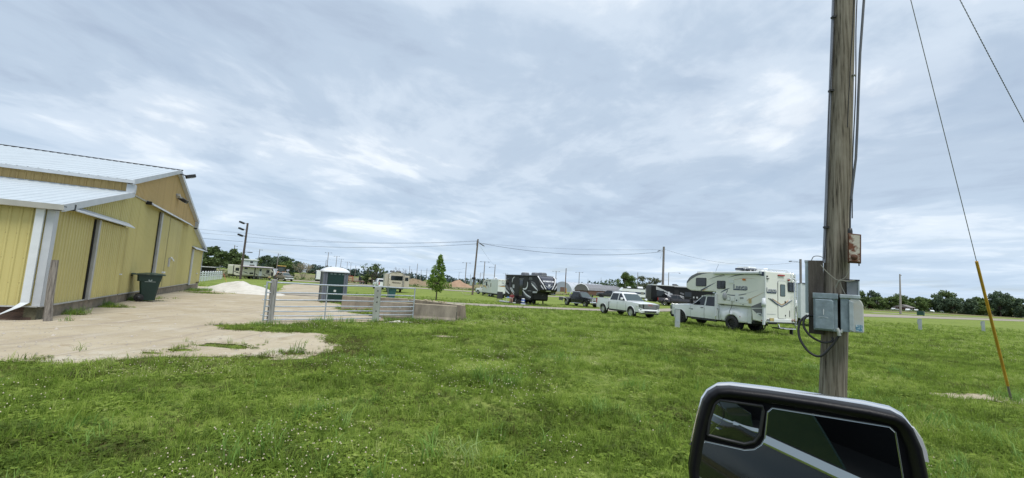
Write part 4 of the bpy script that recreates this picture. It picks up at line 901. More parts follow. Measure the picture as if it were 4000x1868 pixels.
MB().box(-1.4, yo - .35, 2.0, .0, yo - .15, 2.05).build('roof_rail', gp, own)
MB().box(-1.64, yo - .55, .5, .75, yo - .50, 2.0).box(-1.64, yo - .5, 1.34, .62, yo - .12, 1.36).build('cab_lining', M('cab_dark', (.012, .012, .014), .8), own)
# mirror head: frame from its outer (left in the picture) to its inner end
a_out = Vector((.349, .78, 0)); a_in = Vector((.606, .66, 0)); ux = (a_in - a_out).normalized(); zt = 1.9 - .168; WID = (a_in - a_out).length; HGT = .205
ny = Vector((ux.y, -ux.x, 0))      # towards the camera
if ny.y > 0: ny = -ny
tiltz = Matrix.Rotation(R(0), 3, ux)
mm = Matrix((( ux.x, -ny.x, 0, a_out.x), (ux.y, -ny.y, 0, a_out.y), (0, 0, 1, zt - HGT), (0, 0, 0, 1)))   # local: X across, Y away from the viewer, Z up
inv_own = Matrix.Rotation(math.atan2(FW.y, FW.x), 4, 'Z').inverted()
def ring(pts, y): return [(x, y, z) for x, z in pts]
ZB = HGT - 1.9 + zt      # local z of a height given relative to the eye line: z_local = dz + 1.9 - zt + HGT
def ZL(dz): return dz + 1.9 - (zt - HGT)
OUT = [(-.018, -.341), (-.022, -.30), (-.017, -.26), (-.010, -.22), (-.001, -.184), (.007, -.170), (.021, -.159), (.041, -.1555), (.098, -.1545), (.168, -.155), (.232, -.157), (.263, -.160), (.276, -.166), (.285, -.178), (.294, -.203), (.300, -.242), (.303, -.273), (.302, -.30), (.296, -.335), (.270, -.352), (.15, -.356), (.02, -.356)]
OUT = [(x, ZL(z)) for x, z in OUT]; CX_ = sum(p[0] for p in OUT) / len(OUT); CZ_ = sum(p[1] for p in OUT) / len(OUT)
def grow(k, P_=OUT, ex=0.0, ez=0.0):      # move an outline in (+) or out (-) by about k metres
    o_ = []; n = len(P_)
    for i_ in range(n):
        a, b = Vector(P_[i_ - 1]), Vector(P_[(i_ + 1) % n]); d = (b - a).normalized(); nn = Vector((-d.y, d.x)); c_ = Vector(P_[i_])
        if (Vector((CX_, CZ_)) - c_).dot(nn) < 0: nn = -nn
        q = c_ + nn * k; o_.append((q.x + ex, q.y + ez))
    return o_
mblack = M('mirror_black', (.006, .006, .008), .42, var=.1, bump=.08, bscale=400, spec=.22)
mh_ = MB().loft([ring(grow(.0190), .011), ring(grow(.0172), .006), ring(grow(.011), .001), ring(grow(.006), -.001), ring(grow(.0015), .003), ring(grow(0), .010), ring(grow(-.001), .024)], cap=False, smooth=True).add(ring(grow(.0190), .011), [tuple(range(len(OUT)))]).build('side_mirror', mblack, own)
mh_.matrix_local = inv_own @ mm
up3 = lambda P_, cut: [(x, max(z, ZL(cut))) for x, z in P_]
MB().loft([ring(up3(grow(-.001), -.268), .0245), ring(up3(grow(-.0035), -.268), .028), ring(up3(grow(-.004, ex=.004), -.268), .045), ring(up3(grow(.004, ex=.006), -.268), .085), ring(up3(grow(.04), -.268), .12)], smooth=True).build('chrome_cap', chrome, mh_)
lo3 = lambda P_, cut: [(x, min(z, ZL(cut))) for x, z in P_]
MB().loft([ring(lo3(grow(-.002), -.262), .0245), ring(lo3(grow(-.008, ex=.006), -.262), .04), ring(lo3(grow(-.004, ex=.01), -.262), .09), ring(lo3(grow(.02), -.262), .12)], smooth=True).build('lower_shell', mblack, mh_)
L0 = [(.280, -.176), (.290, -.180), (.299, -.195), (.304, -.212), (.306, -.226), (.298, -.226), (.288, -.205)]; L0 = [(x, ZL(z)) for x, z in L0]
MB().loft([ring(L0, .022), ring([(x + .003, z) for x, z in L0], .03), ring([(x + .002, z) for x, z in L0], .06), ring([(x - .01, z) for x, z in L0], .085)], smooth=True).build('marker_lens', clear_lens, mh_)
mirror = M('mirror_glass', (.40, .44, .44), .012, metal=1.0, var=.01)
MAIN = [(.097, -.186), (.104, -.178), (.257, -.180), (.264, -.187), (.271, -.248), (.274, -.30), (.262, -.325), (.02, -.325), (-.006, -.312), (-.009, -.297), (-.004, -.260), (.003, -.251), (.064, -.253), (.078, -.249), (.088, -.240), (.093, -.229)]
mo_ = MB().prism([(x, ZL(z)) for x, z in MAIN], 'y', .0065, .014).build('main_glass', mirror, mh_, bevel=.0015)
me_ = MB().tube(ring([(x, ZL(z)) for x, z in MAIN + MAIN[:1]], .0068), .0007, 5).build('glass_edge', M('glass_edge', (.12, .14, .145), .3), mh_)
SPOT = [(.0075, -.2405), (.010, -.215), (.0185, -.186), (.026, -.1785), (.0905, -.178), (.0915, -.186), (.0865, -.225), (.079, -.238), (.064, -.2445), (.035, -.243)]; SPOT = [(x, ZL(z)) for x, z in SPOT]; sc_ = (.052, ZL(-.211))
rings = []
for k_ in range(8):
    f_ = 1 - k_ / 8; rings.append([(sc_[0] + (x - sc_[0]) * f_, .0085 - .0042 * (1 - f_ * f_), sc_[1] + (z - sc_[1]) * f_) for x, z in SPOT])
MB().loft(rings, cap=True, smooth=True).build('spot_glass', mirror, mh_)
MB().tube(ring(SPOT + SPOT[:1], .0078), .0026, 6).build('spot_frame', blackpl, mh_)
MB().tube([(WID * .72, .07, .02), (WID * .9, .09, -.09), (WID + .12, .13, -.14)], .03, 8).build('mirror_arm', mblack, mh_)

# utility pedestals in the grass
def pedestal(label, x, y, rz, h):
    t = thing('utility_pedestal', label, 'pedestal', (x, y, gz(x, y)), rz, 'grey utility pedestals standing in the grass')
    MB().box(-.13, -.10, -.1, .13, .10, h).build('post_body', M('pedestal_grey', (.36, .39, .41), .5, metal=.2, var=.08), t, bevel=.012)
    MB().box(-.14, -.11, h - .03, .14, .11, h + .015).build('cap', greybox2, t, bevel=.01); MB().box(-.185, -.07, h * .55, -.13, .07, h - .05).build('outlet_box', greybox2, t, bevel=.01); MB().box(-.08, -.106, h * .3, .08, -.099, h * .5).build('cover_plate', greybox2, t); return t
pedestal('grey utility pedestal just left of the truck camper front wheel', 9.60, 24.87, R(-15), 1.06)
pedestal('grey utility pedestal in the lawn between the near pole and the yellow guard', 38.5, 41.0, R(-40), 1.02)
pedestal('grey utility pedestal behind the yellow guy guard', 52.0, 48.0, R(-40), 1.1)
# ------------------------------------------------------------------ pickups
def wheel(parent, x, y, r, w, rimmat, side, spokes=8, dish=0.0):
    yo_ = y
    prof = [(r * .60, -w / 2), (r * .93, -w / 2), (r, -w / 2 + .035), (r, w / 2 - .035), (r * .93, w / 2), (r * .60, w / 2)]
    wh = MB().lathe(prof, 24, (x, yo_, r), 'y').build('wheel', rubber, parent)
    o_ = yo_ + side * (w / 2 - .025)
    rm = MB().lathe([(r * .62, o_ - side * .0), (r * .64, o_ + side * .015), (r * .58, o_ + side * .015), (r * .55, o_ - side * .06)], 24, (x, 0, r), 'y')
    rm.lathe([(0, o_ - side * dish), (r * .16, o_ - side * dish), (r * .18, o_ - side * (dish + .03))], 16, (x, 0, r), 'y')
    for k in range(spokes):
        a = 2 * math.pi * k / spokes; m3 = Matrix.Rotation(a, 3, 'Y')
        rm.obox(Vector((x, o_ - side * (.012 + dish * .5), r)) + m3 @ Vector((r * .35, 0, 0)), (r * .46, .03, r * .12), m3)
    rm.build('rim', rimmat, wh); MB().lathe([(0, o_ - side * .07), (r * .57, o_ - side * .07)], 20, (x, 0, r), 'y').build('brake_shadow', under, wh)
    return wh
def pickup(label, loc, rz, paint, L_=5.9, W_=2.03, H_=1.92, fa=1.88, ra=-1.86, wr=.41, rim=alloy, spokes=10, grille='bars', dually=False, bed='bed', mirrors='std', tow=False, group=None, cat='pickup truck', name='pickup_truck', bumper=chrome, cabback=-1.05, wheel_w=.28, tail=True, lower=None, trim=None, flare=False, glassm=glass, windglass=glass_b):
    t = thing(name, label, cat, loc, rz, group)
    hw = W_ / 2; xf = L_ / 2; xr_ = -L_ / 2; zs = .50 * H_ / 1.92; zb = 1.24 * H_ / 1.92; zr = 1.34 * H_ / 1.92; xw = 1.22; xwt = .42
    trim = trim or paint
    def wy(x, z):
        b = hw - .02
        if x > fa + .25: b -= .16 * ((x - fa - .25) / (xf - fa - .25)) ** 2.2
        if x < xr_ + .3: b -= .05 * ((xr_ + .3 - x) / .3) ** 2
        q = (z - .85) / .45; return b * (1 - .035 * q * q) + (.012 if .80 < z < .86 else 0)
    def zt(x):
        if x > xw: return lerp(zb - .02, zb - .13, ((x - xw) / (xf - xw)) ** 1.6)
        if x < cabback: return zr
        return zb
    def arch(x):
        z = zs
        for c in (fa, ra):
            rr = wr + .085
            if abs(x - c) < rr: z = max(z, wr + math.sqrt(rr * rr - (x - c) ** 2))
        return z
    def side(mb, x0, x1, s_, ztop=zt):
        xs_ = list(np.linspace(x0, x1, max(4, int((x1 - x0) / .22))))
        for c in (fa, ra):
            rr = wr + .085
            for k in range(15):
                q = c + rr * math.cos(math.pi * k / 14)
                if x0 < q < x1: xs_.append(q)
            for q in (c - rr - 1e-3, c + rr + 1e-3):
                if x0 < q < x1: xs_.append(q)
        xs_ = sorted(xs_); g_ = []
        for x in xs_:
            b, tp = arch(x), ztop(x); g_.append([(x, s_ * wy(x, lerp(b, tp, k / 6)), lerp(b, tp, k / 6)) for k in range(7)])
        return mb.sheet(g_)
    body = MB()
    dx = [xw + .02, .12, -.98 if cabback < -.9 else cabback + .02]      # door edges
    for s_ in (-1, 1): side(body, xw + .035, xf - .02, s_)
    # hood
    g_ = []
    for i in range(9):
        x = lerp(xw - .02, xf - .02, i / 8); g_.append([(x - (.10 * (j / 4 - 1) ** 2 if i == 8 else 0), wy(x, zt(x)) * (j / 4 - 1), zt(x) + .055 * (1 - (j / 4 - 1) ** 4) - (.03 if i == 8 else 0) + (.018 if j in (3, 4, 5) and 1 < i < 8 else 0)) for j in range(9)])
    body.sheet(g_)
    # front face
    g_ = []
    for z in np.linspace(.52, zt(xf) + .02, 6):
        g_.append([(xf - .02 - .10 * (j / 4 - 1) ** 2 - .05 * max(0, (z - .8)), wy(xf - .02, z) * (j / 4 - 1), z) for j in range(9)])
    body.sheet(g_)
    # greenhouse: pillars and roof as one lofted shell, glass panes set into it
    yb, yt = hw * .93, hw * .745; loops = []
    for tt, grow in ((-.12, 0), (0, 0), (.9, 0), (.97, -.03), (1.0, -.12)):
        q = max(0, tt); x1 = lerp(xw + .02, xwt, q); x0 = lerp(cabback - .05, cabback + .16, q); y_ = lerp(yb, yt, q); z = lerp(zb - .03, H_ - .03, q) + (.03 if tt == 1.0 else 0) - (.12 if tt < 0 else 0)
        loops.append([(x, y, z) for x, y in rrect(x0 - grow, -y_ - grow, x1 + grow, y_ + grow, .10, 3)])
    body.loft(loops, smooth=False)
    for s_ in (-1, 1):
        if bed == 'bed': side(body, xr_ + .02, cabback - .10, s_)
        body.add([(cabback - .10, s_ * wy(-1, .55), .5), (xw + .05, s_ * wy(1, .55), .5), (xw + .05, s_ * (hw - .25), .45), (cabback - .1, s_ * (hw - .25), .45)], [(0, 1, 2, 3)])
    if bed == 'bed':
        for s_ in (-1, 1):
            body.box(xr_ + .04, min(s_ * (hw - .14), s_ * (hw - .05)), zr - .05, cabback - .10, max(s_ * (hw - .14), s_ * (hw - .05)), zr + .012)
        body.box(xr_ + .02, -hw + .07, .62, xr_ + .08, hw - .07, zr); body.box(cabback - .14, -hw + .06, .6, cabback - .10, hw - .06, zr)
        body.box(xr_ + .05, -hw + .12, .78, cabback - .12, hw - .12, .84)
    bo = body.build('body', paint, t)
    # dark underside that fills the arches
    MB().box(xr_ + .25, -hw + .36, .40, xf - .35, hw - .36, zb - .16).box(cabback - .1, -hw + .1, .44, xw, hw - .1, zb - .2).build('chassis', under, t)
    # doors
    for s_ in (-1, 1):
        for a, b in ((dx[1] + .012, dx[0]), (dx[2], dx[1] - .012)):
            mb = MB(); xs_ = np.linspace(a, b, 6); g_ = []
            for x in xs_:
                bb = max(zs, arch(x)); g_.append([(x, s_ * (wy(x, lerp(bb, zb, k / 6)) + .004), lerp(bb, zb, k / 6)) for k in range(7)])
            d_ = mb.sheet(g_).build('door', paint, t)
            hx = a + .16; MB().obox((hx, s_ * (wy(hx, 1.05) + .02), zb - .13), (.20, .03, .035), Matrix.Identity(3)).build('door_handle', trim if trim is not paint else (blackpl if paint is ram_white else paint), d_)
        def SP(x, q): return (x, s_ * (lerp(yb, yt, q) + .010), lerp(zb - .03, H_ - .03, q))
        xa0 = lambda q: lerp(xw + .02, xwt, q) - .14
        xb0 = lambda q: lerp(cabback - .05, cabback + .16, q) + .16
        for pts in ([(xa0(.06), .06), (xa0(.86), .86), (dx[1] + .06, .86), (dx[1] + .06, .06)], [(dx[1] - .05, .06), (dx[1] - .05, .86), (xb0(.86), .86), (xb0(.06), .06)]):
            v0 = [SP(*p_) for p_ in pts]; v1 = [(p_[0], p_[1] - s_ * .02, p_[2]) for p_ in v0]
            MB().add(v0 + v1, [(0, 1, 2, 3), (7, 6, 5, 4), (0, 4, 5, 1), (1, 5, 6, 2), (2, 6, 7, 3), (3, 7, 4, 0)]).build('side_window', glassm, t)
        # mirror
        mz = zb + (.16 if mirrors == 'std' else .22); hh_ = .17 if mirrors == 'std' else .36
        mr_ = MB().obox((xw - .24, s_ * (hw + .17), mz), (.10, .24, hh_), Matrix.Identity(3)).build('side_mirror', paint if mirrors == 'std' else blackpl, t, bevel=.03)
        MB().obox((xw - .22, s_ * (hw + .02), mz - hh_ * .3), (.07, .20, .06), Matrix.Identity(3)).build('mirror_arm', blackpl, mr_)
        # wheel arch lips
        for c in (fa, ra):
            if bed != 'bed' and c == ra: continue
            rr = wr + .085; e = .014 if not flare else .045
            if dually and c == ra: continue
            MB().tube([(c + rr * math.cos(a), s_ * (wy(c, wr + rr * math.sin(a)) + e * .5), wr + rr * math.sin(a)) for a in np.linspace(R(-8), R(188), 16)], .022 if not flare else .05, 6).build('arch_lip', paint if not flare else blackpl, t)
        MB().tube([(cabback + .1, s_ * (hw - .05), .42), (xw - .05, s_ * (hw - .05), .42)], .05, 8).build('step_bar', blackpl if bumper is not chrome else chrome, t)
    def plate(xa, za, xb, zb_, y0, y1, mat, nm, off=.012):
        d = Vector((xa - xb, 0, za - zb_)); n_ = Vector((-(d.z), 0, d.x)).normalized() * off
        if n_.x * (1 if xa > 0 else -1) < 0: n_ = -n_
        v = [(xa, y0, za), (xa, y1, za), (xb, y1, zb_), (xb, y0, zb_)]; v1 = [(p_[0] + n_.x, p_[1], p_[2] + n_.z) for p_ in v]
        return MB().add(v + v1, [(3, 2, 1, 0), (4, 5, 6, 7), (0, 1, 5, 4), (1, 2, 6, 5), (2, 3, 7, 6), (3, 0, 4, 7)]).build(nm, mat, t)
    q0, q1 = .05, .86; X = lambda q: lerp(xw + .02, xwt, q); Z = lambda q: lerp(zb - .03, H_ - .03, q); Yq = lambda q: lerp(yb, yt, q) - .08
    v = [(X(q0), -Yq(q0), Z(q0)), (X(q0), Yq(q0), Z(q0)), (X(q1), Yq(q1), Z(q1)), (X(q1), -Yq(q1), Z(q1))]; n_ = Vector((H_ - zb, 0, xw - xwt)).normalized() * .012
    v = [Vector(p_) + n_ for p_ in v] + [Vector(p_) - n_ for p_ in v]
    MB().add(v, [(0, 1, 2, 3), (7, 6, 5, 4), (0, 4, 5, 1), (1, 5, 6, 2), (2, 6, 7, 3), (3, 7, 4, 0)]).build('windscreen', windglass, t)
    XB = lambda q: lerp(cabback - .05, cabback + .16, q)
    v = [(XB(.12), -Yq(.12) + .1, Z(.12)), (XB(.12), Yq(.12) - .1, Z(.12)), (XB(.82), Yq(.82) - .1, Z(.82)), (XB(.82), -Yq(.82) + .1, Z(.82))]; v = [(p_[0] - .008, p_[1], p_[2]) for p_ in v] + [(p_[0] + .01, p_[1], p_[2]) for p_ in v]
    MB().add(v, [(0, 1, 2, 3), (7, 6, 5, 4), (0, 4, 5, 1), (1, 5, 6, 2), (2, 6, 7, 3), (3, 7, 4, 0)]).build('rear_window', glass, t)
    # face
    zg1 = zt(xf) - .03; xg = xf - .05
    gr = MB().prism([(-hw * .60, .74), (hw * .60, .74), (hw * .66, zg1), (-hw * .66, zg1)], 'x', xg - .02, xg + .045).build('grille', blackpl, t, bevel=.012)
    if grille == 'bars':
        for k in range(5):
            z = .80 + k * (zg1 - .86) / 4; MB().prism([(-hw * .58, z), (hw * .58, z), (hw * .58, z + .022), (-hw * .58, z + .022)], 'x', xg + .04, xg + .06).build('grille_bar', M('bright_trim', (.42, .44, .46), .3, spec=.7), gr)
        MB().prism([(-hw * .64, zg1 - .01), (hw * .64, zg1 - .01), (hw * .66, zg1 + .05), (-hw * .66, zg1 + .05)], 'x', xg - .03, xg + .055).build('grille_surround', M('bright_trim', (.42, .44, .46), .3, spec=.7), gr)
    else:
        for (y0, y1, z0, z1) in ((-hw * .66, hw * .66, zg1 - .05, zg1 + .03), (-hw * .62, hw * .62, .71, .77), (-hw * .63, hw * .63, .93, .99), (-.05, .05, .75, zg1), (-hw * .66, -hw * .58, .72, zg1), (hw * .58, hw * .66, .72, zg1)):
            MB().box(xg - .02, y0, z0, xg + .062, y1, z1).build('grille_bar', M('bright_trim_pale', (.60, .62, .64), .3, spec=.7), gr)
    for s_ in (-1, 1):
        hl = MB().prism([(s_ * hw * .64, .80), (s_ * hw * .90, .86), (s_ * hw * .92, zg1 + .0), (s_ * hw * .68, zg1)], 'x', xf - .22, xf - .02).build('headlight', M('headlight_smoke', (.16, .17, .185), .12, spec=.8), t, bevel=.012)
        MB().prism([(s_ * hw * .66, .70), (s_ * hw * .90, .74), (s_ * hw * .90, .79), (s_ * hw * .66, .77)], 'x', xf - .2, xf - .015).build('running_light', clear_lens, hl)
        MB().box(xf - .55, min(s_ * (hw - .04), s_ * (hw - .10)), .92, xf - .30, max(s_ * (hw - .04), s_ * (hw - .10)), .98).build('corner_light', clear_lens, hl)
        if bed == 'bed' and tail: MB().box(xr_ - .005, min(s_ * (hw - .02), s_ * (hw - .20)), .86, xr_ + .12, max(s_ * (hw - .02), s_ * (hw - .20)), zr - .06).build('tail_light', red_lens, t, bevel=.012)
    bp_ = MB(); g_ = []
    for z, o_ in ((.44, -.05), (.50, .06), (.60, .09), (.70, .07), (.73, .0)):
        g_.append([(xf + o_ - .02 - .16 * abs(j / 5 - 1) ** 3, (hw - .03) * (j / 5 - 1), z) for j in range(11)])
    bp = bp_.sheet(g_).build('front_bumper', bumper, t)
    MB().box(xf - .1, -hw * .55, .50, xf + .073, hw * .55, .62).build('air_intake', blackpl, bp, bevel=.02); MB().box(xf - .1, -hw * .8, .36, xf - .0, hw * .8, .46).build('air_dam', blackpl, bp)
    if bed == 'bed':
        rb = MB().box(xr_ - .14, -hw + .12, .52, xr_ + .05, hw - .12, .68).build('rear_bumper', bumper if bumper is chrome else blackpl, t, bevel=.02)
        MB().box(xr_ - .145, -.16, .55, xr_ - .14, .16, .65).build('number_plate', M('plate_pale', (.55, .55, .5), .5), rb); MB().box(xr_ + .0, -.12, 1.06, xr_ + .018, .12, 1.12).build('tailgate_handle', blackpl, t)
    for s_ in (-1, 1):
        wheel(t, fa, s_ * (hw - wheel_w / 2 - .02), wr, wheel_w, rim, s_, spokes, .0 if not dually else -.04)
        if dually:
            wheel(t, ra, s_ * (hw - .28), wr, wheel_w, rim, s_, spokes, .10); wheel(t, ra, s_ * (hw + .02), wr, wheel_w, rim, s_, spokes, .10)
            if bed == 'bed':
                rr = wr + .085; g_ = []; xs_ = sorted(list(np.linspace(ra - .92, ra + .92, 13)) + [ra + rr * math.cos(math.pi * k / 14) for k in range(15)])
                for x in xs_:
                    bx = sstep(ra - .92, ra - .62, x) * (1 - sstep(ra + .62, ra + .92, x)); b = arch(x); row = [(x, s_ * (wy(x, b) - .06), b)]
                    for q in (0, .12, .3, .5, .66, .8, .92, 1.0):
                        z = lerp(b, zr - .07, q); row.append((x, s_ * (wy(x, z) + .004 + .165 * bx * (1 - sstep(.45, 1.0, q))), z))
                    g_.append(row)
                fl_ = MB().sheet(g_).build('dual_fender', paint, t); MB().box(ra - .62, min(s_ * (hw + .11), s_ * (hw + .15)), .82, ra - .54, max(s_ * (hw + .11), s_ * (hw + .15)), .85).build('marker_light', red_lens, fl_)
        else: wheel(t, ra, s_ * (hw - wheel_w / 2 - .02), wr, wheel_w, rim, s_, spokes)
    return t
def at_ground(x, y, dz=0.0): return (x, y, gz(x, y) + dz)

# white crew cab in the middle of the lawn
gm = pickup('clean white crew cab pickup with bright multi-spoke wheels parked facing right', at_ground(9.75, 36.3), R(-68), white_paint, grille='bars', spokes=11, rim=alloy, bumper=white_paint, L_=5.92, H_=1.93)
text_mesh('emblem', 'GMC', .20, M('emblem_red', (.45, .03, .03), .4), gm, Matrix(((0, 0, 1, 2.97), (1, 0, 0, 0), (0, 1, 0, 1.05), (0, 0, 0, 1))))
MB().box(2.86, -.9, .43, 2.99, .9, .47).build('chrome_lip', chrome, gm); MB().tube([(1.35, -.93, .97), (1.5, -.94, .97)], .02, 6).build('badge', greyv, gm)
# dark flatbed
rb_ = pickup('dark grey pickup with flat steel deck and chrome crosshair grille facing right', at_ground(10.0, 60.6), R(-57), char_paint, grille='cross', bed='flat', dually=False, rim=alloy, spokes=6, L_=5.9, mirrors='tow', H_=1.98, wr=.42, trim=blackpl)
fbm_ = M('flatbed_steel', (.11, .115, .12), .5, metal=.3, var=.1); deck = MB().box(-3.35, -1.15, .98, -1.18, 1.15, 1.06).build('flat_deck', M('deck_pale', (.42, .42, .41), .5, metal=.3, var=.15), rb_)
for s_ in (-1, 1):
    MB().box(-3.35, min(s_ * 1.16, s_ * 1.12), .62, -2.45, max(s_ * 1.16, s_ * 1.12), 1.05).box(-1.75, min(s_ * 1.16, s_ * 1.12), .62, -1.18, max(s_ * 1.16, s_ * 1.12), 1.05).build('side_skirt', fbm_, deck)
    MB().tube([(-1.98 + .58 * math.cos(a), s_ * 1.14, .42 + .58 * math.sin(a)) for a in np.linspace(R(10), R(172), 12)], .045, 6).build('fender_arch', M('fender_pale', (.4, .4, .4), .5), deck)
hb = MB().box(-1.24, -1.05, 1.05, -1.16, 1.05, 1.55).tube([(-1.2, -.98, 1.5), (-1.2, -.80, 1.98), (-1.2, .80, 1.98), (-1.2, .98, 1.5)], .05, 8).build('headache_rack', M('rack_steel', (.35, .36, .37), .4, metal=.5), rb_)
MB().box(-3.38, -1.1, .80, -3.34, 1.1, .98).build('rear_board', fbm_, deck)
# others
pk = pickup('dark grey pickup parked behind the white crew cab in front of the round roofed hall', at_ground(25.6, 112), R(158), dark_paint, grille='cross', H_=2.05, L_=6.2, wr=.45, rim=black_rim, flare=True)
pk = pickup('dark dually pickup with red tail lights standing by the black motorhome', at_ground(29.6, 77.2), R(-18), M('dark_plum_paint', (.028, .024, .03), .2, coat=.6), dually=True, L_=6.4, ra=-2.0, fa=2.1, H_=2.0, mirrors='tow', rim=chrome, spokes=6)
pk = pickup('slate blue pickup partly hidden behind the white camper truck bonnet', at_ground(36.2, 83.5), R(-24), M('slate_paint', (.045, .055, .075), .22, coat=.6), H_=2.02, mirrors='tow')
pk = pickup('white pickup towing the white swoosh trailer beside the leaning pole', at_ground(-4.4, 90.4), R(134), white_paint, H_=1.95, L_=5.9)
pk = pickup('white pickup with open rear window hitched to the beige camper', at_ground(-25.0, 85.3), R(118), white_paint, H_=2.0, L_=6.2)
# tan passenger truck with full length roof
suv = pickup('tan full size wagon with pale roof parked left of the pale bare tree', at_ground(-53.6, 104.6), R(-42), tan_paint, H_=1.98, L_=5.75, bumper=white_paint, bed='bed', rim=chrome, spokes=6, wr=.40)
loops = []
for q, grow in ((0, 0), (.9, 0), (.97, -.04), (1.0, -.12)):
    x0 = lerp(-2.80, -2.62, q); x1 = -.9; y_ = lerp(.94, .77, q); z = lerp(1.22, 1.96, q) + (.03 if q == 1 else 0); loops.append([(x, y, z) for x, y in rrect(x0 - grow, -y_ - grow, x1, y_ + grow, .1, 3)])
sh = MB().loft(loops).build('rear_shell', tan_paint, suv)
for s_ in (-1, 1):
    v = [(-1.15, s_ * .935, 1.30), (-1.15, s_ * .812, 1.84), (-2.40, s_ * .812, 1.84), (-2.55, s_ * .935, 1.30)]; MB().add(v + [(p_[0], p_[1] - s_ * .02, p_[2]) for p_ in v], [(0, 1, 2, 3), (7, 6, 5, 4), (0, 4, 5, 1), (1, 5, 6, 2), (2, 6, 7, 3), (3, 7, 4, 0)]).build('side_window', glass, sh)
MB().box(-2.6, -.70, 1.955, .35, .70, 2.0).build('pale_roof', white_paint, suv, bevel=.02)
# ------------------------------------------------------------------ campers, trailers and motorhomes
def pan(name, poly, s_, hw, mat, parent, off=.008, y0=None):
    """flat fitting on a long side: poly in (x, z)"""
    a = s_ * (hw - .01); b = s_ * (hw + off); return MB().prism(poly, 'y', min(a, b), max(a, b)).build(name, mat, parent)
def endp(name, poly, x, d, mat, parent, off=.008):
    """flat fitting on an end wall: poly in (y, z); d = +1 front, -1 rear"""
    a, b = x - d * .01, x + d * off; return MB().prism(poly, 'x', min(a, b), max(a, b)).build(name, mat, parent)
def rect(x0, z0, x1, z1): return [(x0, z0), (x1, z0), (x1, z1), (x0, z1)]
def window(x0, z0, x1, z1, s_, hw, parent, mat=glass, fr=blackpl):
    w_ = pan('window', rrect(x0, z0, x1, z1, .06), s_, hw, fr, parent, .02); pan('pane', rrect(x0 + .035, z0 + .035, x1 - .035, z1 - .035, .04), s_, hw, mat, w_, .026); return w_
def swoosh(pts_a, pts_b): return list(pts_a) + list(reversed(pts_b))
def bez(p0, p1, p2, n=8): return [((1 - t) ** 2 * p0[0] + 2 * t * (1 - t) * p1[0] + t * t * p2[0], (1 - t) ** 2 * p0[1] + 2 * t * (1 - t) * p1[1] + t * t * p2[1]) for t in np.linspace(0, 1, n)]
def curve_band(p0, p1, p2, w0, wm, w1, n=10):
    c = bez(p0, p1, p2, n); up, dn = [], []
    for i, (x, z) in enumerate(c):
        a, b = c[max(0, i - 1)], c[min(n - 1, i + 1)]; dx, dz = b[0] - a[0], b[1] - a[1]; l = math.hypot(dx, dz) or 1; t = i / (n - 1)
        w = (lerp(w0, wm, t * 2) if t < .5 else lerp(wm, w1, t * 2 - 1)) / 2; up.append((x - dz / l * w, z + dx / l * w)); dn.append((x + dz / l * w, z - dx / l * w))
    return up + dn[::-1]
def ac(x, y, z, parent, mat=wtrim, l=.75, w=.65, h=.30):
    loops = [[(a, b, z + zz) for a, b in rrect(x - l / 2 * k, y - w / 2 * k, x + l / 2 * k, y + w / 2 * k, .1)] for zz, k in ((0, 1), (h * .6, 1), (h, .82))]
    a = MB().loft(loops).build('roof_air_conditioner', mat, parent); MB().box(x - l / 2 - .01, y - w * .3, z + .06, x - l / 2 + .02, y + w * .3, z + h * .5).build('louvre', blackpl, a); return a
def tandem(t, xs_, hw, r_=.36, rim=alloy, w=.22):
    for x in xs_:
        for s_ in (-1, 1): wheel(t, x, s_ * (hw - .16), r_, w, rim, s_, 6)
def shell(parent, prof, hw, mat, name='body', bevel=.04): return MB().prism(prof, 'y', -hw, hw).build(name, mat, parent, bevel=bevel, seg=2)

# --- white dually with the slide-in truck camper (nearest vehicle)
RX, RY, RH = 13.15, 27.55, R(112)
ram = pickup('white dually crew cab pickup carrying the large camper body', at_ground(RX, RY), RH, ram_white, L_=6.35, fa=2.12, ra=-2.02, H_=1.98, dually=True, mirrors='tow', rim=black_rim, spokes=8, wr=.42, bumper=blackpl, cabback=-.92, trim=blackpl, tail=False)
MB().prism([(1.28, 1.005), (1.33, 1.065), (1.38, 1.005)], 'y', 1.0, 1.004).build('badge', blackpl, ram); MB().box(1.02, 1.0, 1.0, 1.25, 1.004, 1.035).box(1.02, 1.0, .965, 1.18, 1.004, .985).build('badge', greyv, ram)
cp = thing('truck_camper', 'cream slide-in camper with over-cab bunk and Lance lettering on the white dually', 'truck camper', at_ground(RX, RY), RH)
CH = 1.16     # half width
BK = -4.16    # rear wall
prof = [(BK, .66), (BK + .76, .74), (BK + .86, 1.44), (-.94, 1.46), (-.90, 2.17), (.50, 2.17), (1.10, 2.19), (1.36, 2.28), (1.49, 2.45), (1.46, 2.68), (1.20, 3.02), (.98, 3.17), (.54, 3.34), (.1, 3.37), (BK + .02, 3.40)]
shell(cp, prof, CH, gelcoat, bevel=.05)
MB().box(BK + .8, -.78, .86, -1.2, .78, 1.48).build('lower_tub', gelcoat2, cp)
